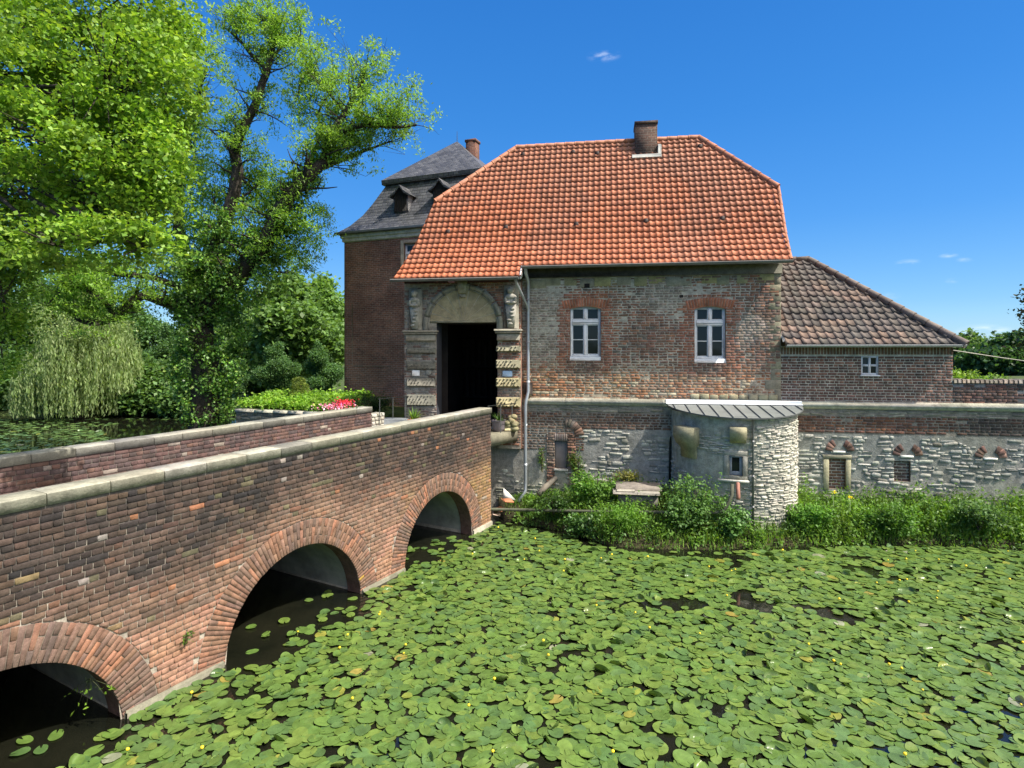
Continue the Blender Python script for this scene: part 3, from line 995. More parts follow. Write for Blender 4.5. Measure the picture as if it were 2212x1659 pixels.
def window(parent, x0, x1, z0, z1, t, style, sill=True):
    """painted casement: frame mesh with panes and sill as sub-parts, in the wall's own frame (t = depth of its face)"""
    f = MB()
    W_, H_ = x1 - x0, z1 - z0
    j = .055 if style == 'tall' else .05
    def bar(a, b, c, d, p=0.0, th=.05):
        f.box(a, b, t - p, t + th, c, d, bev=.006)
    zb = z0 + (.075 * H_ if sill else 0)
    bar(x0, x0 + j, zb, z1); bar(x1 - j, x1, zb, z1); bar(x0 + j, x1 - j, z1 - j, z1); bar(x0 + j, x1 - j, zb, zb + j)
    panes = []
    cx = (x0 + x1) / 2
    if style == 'tall':
        tz1, tz0 = z1 - .24 * H_, z1 - .335 * H_
        bar(x0 + j, x1 - j, tz0, tz1, .012); bar(x0 + j, x1 - j, (tz0 + tz1) / 2 - .012, (tz0 + tz1) / 2 + .012, .03)
        for a, b in ((tz1, z1 - j), (zb + j, tz0)):
            bar(cx - .045, cx + .045, a, b, .01)
            for s_ in (-1, 1):
                xa, xb = (x0 + j, cx - .045) if s_ < 0 else (cx + .045, x1 - j)
                q = .028
                bar(xa, xa + q, a, b, -.01); bar(xb - q, xb, a, b, -.01); bar(xa + q, xb - q, b - q, b, -.01); bar(xa + q, xb - q, a, a + q, -.01)
                if b - a > .6:
                    mz = a + (b - a) * .5
                    bar(xa + q, xb - q, mz - .014, mz + .014, -.008)
                    panes += [(xa + q, xb - q, a + q, mz - .014), (xa + q, xb - q, mz + .014, b - q)]
                else: panes.append((xa + q, xb - q, a + q, b - q))
    elif style == 'cross':
        mz = (zb + z1) / 2
        bar(cx - .03, cx + .03, zb + j, z1 - j, .006); bar(x0 + j, cx - .03, mz - .03, mz + .03, .006); bar(cx + .03, x1 - j, mz - .03, mz + .03, .006)
        for xa, xb in ((x0 + j, cx - .03), (cx + .03, x1 - j)):
            for a, b in ((zb + j, mz - .03), (mz + .03, z1 - j)): panes.append((xa, xb, a, b))
    else:
        panes.append((x0 + j, x1 - j, zb + j, z1 - j))
    w = f.build('window', M['white_paint'], parent)
    for k, (a, b, c, d) in enumerate(panes):
        g = MB()
        tl = random.uniform(-.006, .006); tv = random.uniform(-.006, .006)
        g.poly([(a, t + .03 + tl, c), (b, t + .03 - tl, c + 0), (b, t + .03 - tl + tv, d), (a, t + .03 + tl + tv, d)])
        g.build('pane', M['glass'], w)
    if sill:
        s_ = MB()
        s_.box(x0 - .03, x1 + .03, t - .07, t + .06, z0, zb, bev=.008)
        s_.build('sill', M['white_paint'], w)
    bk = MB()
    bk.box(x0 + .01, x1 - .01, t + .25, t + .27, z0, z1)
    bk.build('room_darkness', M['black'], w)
    return w

def path_lerp(prof, lens, q):
    for i in range(len(lens) - 1):
        if q <= lens[i + 1] or i == len(lens) - 2:
            f = (q - lens[i]) / (lens[i + 1] - lens[i])
            return i, f
def tiled_slope(name, prof, sl, sr, col_w, row_h, tonefn, mat, parent, roll=.034, lip=.03, sub=6, rnd=random, jitter=.0, hole=None):
    """pantiles laid in rows up a slope; prof = [(t, z)...] from eave to ridge, sl / sr = end positions at each profile point"""
    lens = [0]
    for i in range(1, len(prof)):
        lens.append(lens[-1] + math.dist(prof[i], prof[i - 1]))
    total = lens[-1]
    rows = max(1, round(total / row_h))
    rh = total / rows
    smin, smax = min(sl), max(sr)
    cols = int((smax - smin) / col_w) + 2
    V, F, T = [], [], []
    def at(q, sag=0.0):
        i, f = path_lerp(prof, lens, q)
        t = prof[i][0] + (prof[i + 1][0] - prof[i][0]) * f; z = prof[i][1] + (prof[i + 1][1] - prof[i][1]) * f
        dx, dz = prof[i + 1][0] - prof[i][0], prof[i + 1][1] - prof[i][1]
        l = math.hypot(dx, dz)
        return t, z, -dz / l, dx / l, sl[i] + (sl[i + 1] - sl[i]) * f, sr[i] + (sr[i + 1] - sr[i]) * f
    def hgt(x):
        return roll * math.sin(math.pi * x / .42) if x < .42 else -.012 * math.sin(math.pi * (x - .42) / .58)
    for r_ in range(rows):
        q0, q1 = r_ * rh, min(total, (r_ + 1) * rh + .02)
        A, B = at(q0), at(q1)
        for c in range(cols):
            s0 = smin + c * col_w
            if s0 + col_w < min(A[4], B[4]) or s0 > max(A[5], B[5]): continue
            if hole and hole(s0 + col_w / 2, q0): continue
            tone = tonefn(s0, q0, rnd)
            up = lip * rnd.uniform(.85, 1.2) + rnd.uniform(0, jitter)
            dj = rnd.uniform(-jitter, jitter) * .5
            base = len(V)
            nsub = sub + 1
            for lev in range(3):
                a = A if lev < 2 else B
                for k in range(nsub):
                    x = k / sub
                    s = min(max(s0 + x * col_w, a[4]), a[5])
                    h = hgt(x) + (-.01 if lev == 0 else up if lev == 1 else .004) + dj
                    V.append((s, a[0] + a[2] * h, a[1] + a[3] * h + vn(s * .35, r_ * .12 + (lev == 2) * .12, 77) * .035))
            for k in range(sub):
                F.append((base + k, base + k + 1, base + nsub + k + 1, base + nsub + k)); T.append(tuple(x_ * .8 for x_ in tone))
                F.append((base + nsub + k, base + nsub + k + 1, base + 2 * nsub + k + 1, base + 2 * nsub + k)); T.append(tone)
    return np_mesh(name, np.array(V), np.array(F, dtype=np.int32), mat, parent, tone=np.array(T))

def cap_tiles(name, path, r, tonefn, mat, parent, step=.34):
    """half-round ridge or hip tiles overlapping along a line"""
    mbc = MB()
    for i in range(len(path) - 1):
        p, q = Vector(path[i]), Vector(path[i + 1])
        n = max(1, int((q - p).length / step))
        for k in range(n):
            a, b = p.lerp(q, k / n), p.lerp(q, (k + 1.12) / n)
            mbc.tube([a, a.lerp(b, .12), b], [r * 1.12, r * 1.1, r * .92], 9, tone=tonefn(k))
    return mbc.build(name, mat, parent)

def gutter(parent, x0, x1, y, z, r=.07, name='gutter', mat='zinc_dark'):
    g = MB()
    n = 7
    for i in range(n):
        a0, a1 = math.pi + math.pi * i / n, math.pi + math.pi * (i + 1) / n
        for rr in (r, r - .008):
            g.poly([(x0, y + rr * math.cos(a0), z + rr * math.sin(a0)), (x1, y + rr * math.cos(a0), z + rr * math.sin(a0)), (x1, y + rr * math.cos(a1), z + rr * math.sin(a1)), (x0, y + rr * math.cos(a1), z + rr * math.sin(a1))])
    for x in (x0, x1):
        g.poly([(x, y + r * math.cos(math.pi + math.pi * i / n), z + r * math.sin(math.pi + math.pi * i / n)) for i in range(n + 1)])
    g.tube([(x0, y - r, z), (x1, y - r, z)], .011, 6)
    return g.build(name, M[mat], parent)

# ------------------------------------------------------------------ gatehouse
rg = random.Random(21)
gate = front_empty('gatehouse', label='old brick gatehouse with steep orange tiled roof and carved stone gate', cat='gatehouse')
frM = lambda a, b, d: (a, -d, b)
PT = -.30
frP = lambda a, b, d: (a, PT - d, b)
SR = 7.80                                       # right corner of the front
w1 = (*[Fs(p, 700)[0] for p in (1231, 1298)], Fs(1265, 779)[1], Fs(1265, 662)[1])
w2 = (*[Fs(p, 700)[0] for p in (1500, 1568)], Fs(1534, 784)[1], Fs(1534, 662)[1])
HB = (*[Fs(p, 700)[0] for p in (1131, 1151)], Fs(1140, 852)[1], Fs(1140, 826)[1])
HM = [w1, w2]
XP1 = .32                                       # right end of the projecting portal block
def main_tone(x, z, r):
    near = min(max(abs(x - (w[0] + w[1]) / 2) - .5, 0) + max(0, abs(z - (w[2] + w[3]) / 2) - .9) for w in HM)
    p = r.random()
    warm = sstep(4.9, 4.1, z + vn(x * .7, z * .7, 2) * .6)  # lower bricks more orange; sunlight below the eave shade is painted in too
    a = (.175, .095, .068) if p < .45 else (.13, .082, .063) if p < .75 else (.21, .105, .068) if p < .90 else (.12, .10, .085)
    b = (.27, .128, .068) if p < .42 else (.22, .13, .085) if p < .70 else (.30, .19, .11) if p < .86 else (.34, .28, .20)
    c = lerp3(a, b, warm)
    if near < .35: c = lerp3(c, (.25, .095, .058), .6)
    gr = sstep(.0, .35, vn(x * .55 + 3, z * .8, 7) + .25 * sstep(4, 0, x) - .1) * (1 - warm * .8)
    if near < .25: gr *= .2
    c = lerp3(c, (.225, .20, .17), gr * .75)
    ol = sstep(.2, .4, vn(x * .8 + 20, z * 1.5, 3)) * sstep(6.6, 7.2, z)
    c = lerp3(c, (.22, .20, .10), ol * .7)
    dk = sstep(.9, .1, abs(x - (w1[0] + w1[1]) / 2)) * sstep(.5, .1, abs(z - w1[2] + .22)) + sstep(.9, .1, abs(x - (w2[0] + w2[1]) / 2)) * sstep(.4, .1, abs(z - w2[2] + .12))
    c = lerp3(c, (.075, .06, .05), min(.75, dk * .8))
    return jit(c, .2, r)
def main_smear(x, z):
    near = min(max(abs(x - (w[0] + w[1]) / 2) - .62, 0) + max(0, abs(z - (w[2] + w[3]) / 2) - 1.0) for w in HM)
    s = .50 + 1.25 * vn(x * .6, z * .9, 11) + .5 * vn(x * 2.1, z * 2.6, 5) + .28 * sstep(4.5, 1, x) * sstep(4.6, 5.6, z)
    return min(1, max(0, s)) * (.15 if near < .2 else 1)
mw = MB()
zs_ = [3.3, 3.9, 4.3, 4.7, 5.2, 7.56]
for i in range(5):
    tn = lerp3((.36, .295, .215), (.30, .275, .235), i / 4)
    for j in range(6):
        xa, xb = -.1 + (SR + .1) * j / 6, -.1 + (SR + .1) * (j + 1) / 6
        hs_ = [(max(h[0], xa), min(h[1], xb), max(h[2], zs_[i]), min(h[3], zs_[i + 1])) for h in HM if h[0] < xb and h[1] > xa and h[2] < zs_[i + 1] and h[3] > zs_[i]]
        holed_wall(mw, frM, xa, xb, zs_[i], zs_[i + 1], hs_, jit(tn, .06, rg))
for (x0, x1, z0, z1) in HM:                     # reveals and shallow curved heads
    for (p, q) in (((x0, z0), (x1, z0)), ((x1, z0), (x1, z1)), ((x1, z1), (x0, z1)), ((x0, z1), (x0, z0))):
        mw.poly([(p[0], 0, p[1]), (q[0], 0, q[1]), (q[0], .3, q[1]), (p[0], .3, p[1])], (.24, .17, .13))
    xm, hw = (x0 + x1) / 2, (x1 - x0) / 2
    for s_ in (-1, 1):
        arc = [(xm + s_ * hw * k / 8, -.004, z1 - .075 * (k / 8) ** 2) for k in range(9)]
        mw.poly([(xm + s_ * hw, -.004, z1 + .01), (xm, -.004, z1 + .01)] + arc, (.26, .11, .07))
circ_keep = [(x0 - .2, x1 + .2, z1, z1 + .25) for (x0, x1, z0, z1) in HM]
lay_bricks(mw, frM, .30, SR - .02, 3.50, 7.2, main_tone, course=.078, L=.27, joint=.014, holes=HM + circ_keep, smear=main_smear, rnd=rg, prot=.016, jt=.006, bev=.006)
for (x0, x1, z0, z1) in HM:
    xm, hw = (x0 + x1) / 2, (x1 - x0) / 2 + .19
    n = 17
    for i in range(n):
        a0, a1 = -1 + 2 * i / n, -1 + 2 * (i + .86) / n
        f = lambda a, k: (xm + hw * a * (1 + .12 * k), z1 + .015 - .085 * a * a + k * .235 * (1 - .0 * a * a))
        stud(mw, [f(a0, 0), f(a1, 0), f(a1, 1), f(a0, 1)], frM, .014 * rg.uniform(.7, 1.2), -.01, .005, jit((.26, .105, .062), .2, rg))
mw.build('wall', M['brick_far'], gate)
# corner blocks of yellowish stone at the right end, and a dark plate under the eaves
z = 3.5
k = 0
while z < 7.15:
    h = rg.uniform(.18, .36)
    wq = (.24, .42)[k % 2] * rg.uniform(.8, 1.15)
    z1_ = min(z + h - .015, 7.18)
    mq = MB(); stud(mq, [(SR - wq + rg.uniform(-.03, .03), z), (SR + .005, z + rg.uniform(0, .01)), (SR + .005, z1_), (SR - wq + rg.uniform(-.04, .04), z1_)], frM, .013, -.02, .008, jit(lerp3((.25, .225, .155), (.17, .15, .11), rg.random()), .15, rg)); mq.build('quoin', M['stone'], gate)
    z += h; k += 1
for i in range(9):
    xq = 5.3 + i * .27
    mq = MB(); stud(mq, [(xq, 3.52), (xq + .25, 3.52), (xq + .25, 3.70), (xq, 3.70)], frM, .035 * rg.uniform(.6, 1.2), -.02, .03, jit((.30, .27, .17), .15, rg)); mq.build('band_stone', M['stone'], gate)
for i in range(14):                             # stray sandstone blocks set high in the wall
    xq = .6 + i * .5 + rg.uniform(-.1, .1); zq = 6.86 + rg.uniform(-.02, .1)
    wq = rg.uniform(.28, .5)
    mq = MB(); stud(mq, [(xq, zq), (xq + wq, zq), (xq + wq, zq + .26), (xq, zq + .26)], frM, .018 * rg.uniform(.5, 1.2), -.02, .014, jit(lerp3((.22, .205, .17), (.25, .22, .10), rg.random()), .12, rg)); mq.build('ashlar_block', M['stone'], gate)
mp = MB()
mp.box(XP1 + .02, SR + .03, -.06, .1, 7.17, 7.46, (.13, .125, .10), bev=.012)
mp.build('wall_plate', M['stone'], gate)
# right, rear and left walls
mo = MB()
GD = 5.2
ridge_l, ridge_r = -.27, 5.948
mo.mesh([(SR, 0, 2.0), (SR, GD, 2.0), (SR, GD, 7.6), (SR, 0, 7.6), (SR, GD * .76, 9.9), (SR, GD * .24, 9.9)], [(0, 1, 2, 4, 5, 3)], (.17, .09, .065))
mo.poly([(-3.35, GD, 2.0), (SR, GD, 2.0), (SR, GD, 7.6), (-3.35, GD, 7.6)], (.17, .09, .065))
mo.poly([(-3.35, PT, 2.0), (-3.35, GD, 2.0), (-3.35, GD, 7.6), (-3.35, GD * .76, 7.9), (-3.35, GD * .24, 7.9), (-3.35, 0, 7.5), (-3.35, PT, 7.2)], (.17, .09, .065))
mo.build('side_wall', M['brick_far'], gate)
for px, py, w in ((1268, 617, .09), (1472, 640, .05)):
    s, z = Fs(px, py)
    mh = MB(); mh.box(s - w, s + w, -.019, .1, z - w * .8, z + w * .8, bev=.01)
    mh.build('putlog_hole', M['black'], gate)
mb_ = MB()
mb_.box(HB[0], HB[1], -.10, .0, HB[2], HB[3], bev=.01)
mb_.build('meter_box', m_plain('brown_box', (.035, .025, .02), .5, .3, .2), gate)
w_a = window(gate, w1[0] + .01, w1[1] - .01, w1[2], w1[3] - .0, .07, 'tall')
w_b = window(gate, w2[0] + .01, w2[1] - .01, w2[2], w2[3] - .0, .07, 'tall')

# ---- portal block
gx0, gx1 = Fs(943, 700, PT)[0], Fs(1075, 700, PT)[0]
gz1 = Fs(1005, 697, PT)[1]
ax = (Fs(916, 690, PT)[0] + Fs(1087, 690, PT)[0]) / 2
aR = (Fs(1087, 690, PT)[0] - Fs(916, 690, PT)[0]) / 2
az = Fs(1000, 614, PT)[1] - aR
def portal_tone(x, z, r):
    p = r.random()
    c = (.185, .085, .058) if p < .5 else (.12, .07, .055) if p < .8 else (.24, .115, .075)
    if x > pier_l[0] - .1 and x < gx0: return jit((.19, .175, .15) if r.random() < .7 else (.15, .10, .08), .15, r)
    if x < -2.9: c = lerp3(c, (.16, .075, .055), .6)
    g = sstep(.0, .3, vn(x * 1.1, z * 1.2, 9))
    return jit(lerp3(c, (.20, .18, .15), g * .5), .2, r)
mpw = MB()
rin_ = aR * .85
PH = [(gx0, gx1, 2.0, gz1)]
pier_l, pier_r = (Fs(878, 700, PT)[0], gx0), (gx1, Fs(1122, 700, PT)[0])
holed_wall(mpw, frP, -3.35, XP1, 2.0, 7.05, PH, (.23, .20, .165))
mpw.poly([(XP1, PT, 2.0), (XP1, .0, 2.0), (XP1, .0, 7.3), (XP1, PT, 7.05)], (.2, .11, .08))
pier_l, pier_r = (Fs(878, 700, PT)[0], gx0), (gx1, Fs(1122, 700, PT)[0])
lay_bricks(mpw, frP, -3.35, XP1, 2.1, 7.05, portal_tone, course=.078, L=.26, joint=.015, holes=PH, circles=[(ax, az, aR)], rnd=rg, prot=.015, jt=.005, smear=lambda x, z: min(1, max(0, .3 + 1.2 * vn(x * .9, z * 1.1, 12))))
mpw.build('portal_wall', M['brick_far'], gate)
st_col = (.225, .21, .17)
def ptz(py, px=1000): return Fs(px, py, PT)[1]
def bossed(x0, x1, z0, z1, name='bossed_block', yel=0.0, d0=.0, bs=1.0):
    m = MB()
    c = lerp3((.125, .12, .10) if bs < 1 else (.17, .165, .13), (.30, .25, .12), yel)  # left-pier blocks darker: their shade is painted into the stone tone
    m.box(x0, x1, PT - .085 - d0, PT + .05, z0, z1, jit(c, .08, rg), bev=.03)
    nxs, nzs = max(3, int((x1 - x0) / .095)), max(2, int((z1 - z0) / .085))
    for i in range(nxs):
        for j in range(nzs):
            cx, cz = x0 + (x1 - x0) * (i + .5 + (.25 if j % 2 else -.2)) / nxs, z0 + (z1 - z0) * (j + .5) / nzs
            r_ = .034 * bs * rg.uniform(.6, 1.15)
            if rg.random() < .12: continue
            cx += rg.uniform(-.015, .015); cz += rg.uniform(-.012, .012)
            if cx < x0 + .04 or cx > x1 - .04: continue
            blob(m, (cx, PT - .085 - d0, cz), (r_, .032 * bs * rg.uniform(.5, 1), r_ * .8), 7, 4, jit(c, .12, rg))
    return m.build(name, M['stone'], gate, smooth=False)
for y0, y1, yl in ((764, 751, 0), (798, 780, .1), (835, 816, 0), (876, 852, 0)):
    bossed(pier_l[0] + .02, pier_l[1] - .02, ptz(y0, 900), ptz(y1, 900), bs=.7)
for y0, y1, yl in ((760, 747, .25), (796, 777, .45), (836, 816, .75), (879, 858, .95)):
    bossed(pier_r[0] - .04, pier_r[1] + .04, ptz(y0, 1100), ptz(y1, 1100), yel=yl * .62, d0=.03)
def impost(x0, x1, z0, z1):
    m = MB()
    h = z1 - z0
    m.box(x0 - .02, x1 + .02, PT - .12, PT + .05, z0, z0 + h * .62, st_col, bev=.02)
    m.box(x0 - .07, x1 + .07, PT - .18, PT + .05, z0 + h * .63, z0 + h * .80, jit(st_col, .06, rg), bev=.02)
    m.box(x0 - .10, x1 + .10, PT - .21, PT + .05, z0 + h * .81, z1, jit(st_col, .06, rg), bev=.02)
    return m.build('impost', M['stone'], gate)
impost(pier_l[0] + .02, pier_l[1] - .04, ptz(737, 900), ptz(714, 900))
impost(pier_r[0] + .01, pier_r[1] - .01, ptz(736, 1100), ptz(711, 1100))
def herm(x0, x1, z0, z1, rel):
    m = MB()
    m.box(x0, x1, PT - .10, PT + .05, z0, z1, st_col, bev=.015)
    p = m.build('herm_pilaster', M['stone'], gate)
    f = MB()
    cx, H_ = (x0 + x1) / 2, z1 - z0
    w = (x1 - x0) / 2
    y = PT - .12
    T = jit(lerp3(st_col, (.32, .31, .28), .5), .05, rg)
    f.mesh([(cx - w * .42, y - .03, z0 + .04), (cx + w * .42, y - .03, z0 + .04), (cx + w * .7, y - .06, z0 + H_ * .56), (cx - w * .7, y - .06, z0 + H_ * .56),
            (cx - w * .5, y + .06, z0 + .04), (cx + w * .5, y + .06, z0 + .04), (cx + w * .8, y + .06, z0 + H_ * .56), (cx - w * .8, y + .06, z0 + H_ * .56)],
           [(0, 1, 2, 3), (0, 3, 7, 4), (1, 5, 6, 2), (0, 4, 5, 1), (3, 2, 6, 7)], T)
    blob(f, (cx, y - .02, z0 + H_ * .63), (w * .72, .10, H_ * .10), tone=T)
    blob(f, (cx, y - .03, z0 + H_ * .73), (w * .80, .12, H_ * .075), tone=T)
    for s_ in (-1, 1):
        blob(f, (cx + s_ * w * .62, y - .06, z0 + H_ * .66), (w * .24, .07, H_ * .085), tone=T)
        blob(f, (cx + s_ * w * .30, y - .11, z0 + H_ * .60), (w * .42, .05, H_ * .035), tone=T)
    blob(f, (cx, y - .05, z0 + H_ * .80), (w * .28, .07, H_ * .05), tone=T)
    blob(f, (cx, y - .07, z0 + H_ * .87), (w * .42, .12, H_ * .075), tone=T)
    blob(f, (cx, y - .05, z0 + H_ * .90), (w * .50, .10, H_ * .06), tone=T)
    for k in range(5): blob(f, (cx + rg.uniform(-.5, .5) * w * .5, y - .065, z0 + H_ * (.12 + .085 * k)), (w * .34, .03, H_ * .028), tone=T)
    f.build('herm_figure', M['stone'], p, smooth=True)
herm(Fs(885, 700, PT)[0], Fs(913, 700, PT)[0], ptz(714, 900), ptz(625, 900), 1)
herm(Fs(1089, 700, PT)[0], Fs(1121, 700, PT)[0], ptz(711, 1100), ptz(617, 1100), 1)
ma = MB()
rin = aR * .85
NV_ = 9
for i in range(NV_):
    u0, u1 = -.16 + (math.pi + .32) * (i + .03) / NV_, -.16 + (math.pi + .32) * (i + .97) / NV_
    us = [u0 + (u1 - u0) * k / 5 for k in range(6)]
    tn = jit((.19, .18, .145), .10, rg)
    for r0_, r1_, pr in ((rin, rin + (aR - rin) * .30, .06), (rin + (aR - rin) * .30, aR, .10)):
        inn = [frP(ax + r0_ * math.cos(u), az + r0_ * math.sin(u), pr) for u in us]; out_ = [frP(ax + r1_ * math.cos(u), az + r1_ * math.sin(u), pr) for u in us]
        inb = [frP(ax + r0_ * math.cos(u), az + r0_ * math.sin(u), -.01) for u in us]; oub = [frP(ax + r1_ * math.cos(u), az + r1_ * math.sin(u), -.01) for u in us]
        for k in range(5):
            ma.mesh([inn[k], inn[k + 1], out_[k + 1], out_[k], inb[k], inb[k + 1], oub[k + 1], oub[k]], [(0, 1, 2, 3), (0, 4, 5, 1), (3, 2, 6, 7)] + ([(0, 3, 7, 4)] if k == 0 else []) + ([(1, 5, 6, 2)] if k == 4 else []), tn)
ma.build('archivolt', M['stone'], gate)
mt = MB()
for i in range(9):
    u0, u1 = math.pi * (i + .025) / 9, math.pi * (i + .975) / 9
    seg = 5
    pts = [(ax + .02 * math.cos((u0 + u1) / 2), max(gz1, az))]
    pts += [(ax + rin * math.cos(u0 + (u1 - u0) * k / seg), max(gz1 + .005, az + rin * math.sin(u0 + (u1 - u0) * k / seg))) for k in range(seg + 1)]
    mt.mesh([frP(p[0], p[1], .016) for p in pts] + [frP(p[0], p[1], -.25) for p in pts], [tuple(range(len(pts)))], jit((.29, .24, .15), .05, rg))
mt.poly([frP(ax + rin * math.cos(math.pi * k / 20), max(gz1, az + rin * math.sin(math.pi * k / 20)), rg.uniform(.003, .0031)) for k in range(21)], (.46, .43, .36))
mt.box(ax - rin, ax + rin, PT - .02, PT + .3, gz1 - .0, gz1 + .05, (.25, .22, .15))
mt.build('tympanum', M['stone'], gate)
mk = MB()
kx = Fs(1000, 620, PT)[0]
zt_, zk = ptz(606), ptz(634)
mk.mesh([(kx - .15, PT - .15, zt_), (kx + .15, PT - .15, zt_), (kx + .11, PT - .12, zk), (kx - .11, PT - .12, zk), (kx - .15, PT, zt_), (kx + .15, PT, zt_), (kx + .11, PT, zk), (kx - .11, PT, zk)],
        [(0, 1, 2, 3), (0, 3, 7, 4), (1, 5, 6, 2), (3, 2, 6, 7), (0, 4, 5, 1)], (.27, .25, .19))
zc = (zt_ + zk) / 2
for c, r_ in (((kx, PT - .15, zc + .02), (.085, .06, .12)), ((kx, PT - .21, zc), (.022, .03, .035)), ((kx - .035, PT - .20, zc + .05), (.02, .012, .012)), ((kx + .035, PT - .20, zc + .05), (.02, .012, .012)), ((kx, PT - .20, zc - .055), (.035, .014, .012))):
    blob(mk, c, r_, tone=(.27, .25, .19))
mk.box(kx - .10, kx + .10, PT - .10, PT, zk - .14, zk - .03, (.25, .23, .17), bev=.015)
mk.build('keystone_head', M['stone'], gate)
mj = MB()                                       # passage through the gate
JD = .28
mj.poly([(gx0, PT, 2.0), (gx0, JD, 2.0), (gx0, JD, gz1), (gx0, PT, gz1)])
mj.poly([(gx1, PT, 2.0), (gx1, JD, 2.0), (gx1, JD, gz1), (gx1, PT, gz1)])
mj.poly([(gx0, PT, gz1), (gx1, PT, gz1), (gx1, JD, gz1), (gx0, JD, gz1)])
mj.build('gate_jamb', M['jamb'], gate)
mg = MB()
a_, b_ = gx0 - .5, gx1 + .5
mg.poly([(a_, 1.0, 2.0), (a_, GD - .05, 2.0), (a_, GD - .05, gz1 + .5), (a_, 1.0, gz1 + .5)])
mg.poly([(b_, 1.0, 2.0), (b_, GD - .05, 2.0), (b_, GD - .05, gz1 + .5), (b_, 1.0, gz1 + .5)])
mg.poly([(a_, 1.0, gz1 + .5), (a_, GD, gz1 + .5), (b_, GD, gz1 + .5), (b_, 1.0, gz1 + .5)])
for xx0, xx1 in ((a_, gx0), (gx1, b_)): mg.poly([(xx0, 1.0, 2), (xx1, 1.0, 2), (xx1, 1.0, gz1 + .5), (xx0, 1.0, gz1 + .5)])
mg.poly([(gx0, 1.0, gz1), (gx1, 1.0, gz1), (gx1, 1.0, gz1 + .5), (gx0, 1.0, gz1 + .5)])
mg.poly([(a_, PT, 2.555), (b_, PT, 2.555), (b_, GD, 2.555), (a_, GD, 2.555)])
mg.build('gate_passage', M['passage'], gate)
mgd = MB()
n = 12
for i in range(n):
    xa = a_ + (b_ - a_) * i / n
    mgd.box(xa + .006, xa + (b_ - a_) / n - .006, GD - .20, GD - .12, 2.57, gz1 + .45, bev=.008)
for zz in (3.0, 4.2, 5.4): mgd.box(a_, b_, GD - .25, GD - .19, zz, zz + .14, bev=.01)
mgd.build('gate_door', M['wood_dark'], gate)

# ---- roof
RP = [(-.80, 7.14), (-.45, 7.50), (.25, 8.35), (1.275, 9.99), (2.6, 12.11)]
RL = [-3.52, -3.40, -3.17, -2.83, ridge_l]
RR = [7.93, 7.93, 7.99, 8.08, ridge_r]
q_eave = math.dist(RP[0], RP[1])
def tile_tone(s, q, r):
    p = r.random()
    c = (.47, .150, .070) if p < .6 else (.51, .172, .084) if p < .85 else (.40, .13, .065)
    up = sstep(2.2, 5.6, q + vn(s * .5, q * .6, 4) * 1.6)
    c = lerp3(c, (.40, .185, .115), up * .55)
    if vn(s * .45 + 5, q * .5, 9) > .22: c = lerp3(c, (.30, .14, .09), .35)
    return jit(c, .08, r)
VENTS = [(968, 502), (1093, 493), (1245, 486), (1395, 479), (1560, 474), (1130, 335), (1238, 330), (1290, 333), (1512, 318)]
roof = tiled_slope('roof', RP, RL, RR, .187, .236, tile_tone, M['tile'], gate, roll=.023, lip=.046, rnd=rg, hole=lambda s, q: q < q_eave - .1 and s > XP1 + .02, jitter=.006)
mr = MB()
tt = (.40, .15, .07)
mr.poly([(-3.3, GD + .4, 7.5), (8.0, GD + .4, 7.5), (8.0, GD * .755, 9.9), (-2.83, GD * .755, 9.9)], tt)
mr.poly([(-2.83, GD * .755, 9.9), (8.0, GD * .755, 9.9), (ridge_r, 2.61, 12.08), (ridge_l, 2.61, 12.08)], tt)
mr.poly([(-2.86, 1.275, 9.98), (-2.86, GD * .755, 9.98), (ridge_l, 2.6, 12.08)], tt)
mr.poly([(8.08, 1.275, 9.98), (8.08, GD * .755, 9.98), (ridge_r, 2.6, 12.08)], tt)
mr.poly([(-3.5, -.80, 7.10), (XP1 + .05, -.80, 7.10), (XP1 + .05, -.45, 7.44), (7.93, -.45, 7.44), (7.93, 0.2, 8.2), (-3.2, .2, 8.2)], (.12, .09, .07))
mr.build('roof_back', M['tile'], roof)
capt = lambda k: jit((.36, .15, .085), .15, rg)
cap_tiles('ridge_cap', [(ridge_l, 2.6, 12.13), (ridge_r, 2.6, 12.13)], .085, capt, M['tile'], roof)
cap_tiles('hip_cap', [(8.08, 1.275, 10.0), (ridge_r, 2.6, 12.12)], .095, capt, M['tile'], roof)
cap_tiles('hip_cap', [(-2.83, 1.275, 10.0), (ridge_l, 2.6, 12.12)], .085, capt, M['tile'], roof)
cap_tiles('verge_cap', [(7.95, -.42, 7.52), (8.0, .25, 8.36), (8.09, 1.275, 10.0)], .05, capt, M['tile'], roof)
mlm = MB()
pa_, pb_ = Vector((-2.2, 1.6, 10.56)), Vector((-1.35, 2.05, 11.27))
mlm.tube([pa_.lerp(pb_, k / 6) + Vector((0, 0, rg.uniform(-.02, .02))) for k in range(7)], [.03, .06, .07, .03, .065, .05, .02], 6, tone=(.45, .42, .39))
mlm.build('mortar_patch', M['mortar'], roof)
def slope_pt(px, py, i):
    """point on the slope segment i of the roof under the photo position"""
    lo, hi = RP[i], RP[i + 1]
    best = None
    for k in range(201):
        f = k / 200
        t = lo[0] + (hi[0] - lo[0]) * f; z = lo[1] + (hi[1] - lo[1]) * f
        s, zz = Fs(px, py, t)
        if best is None or abs(zz - z) < best[0]: best = (abs(zz - z), s, t, z)
    return best
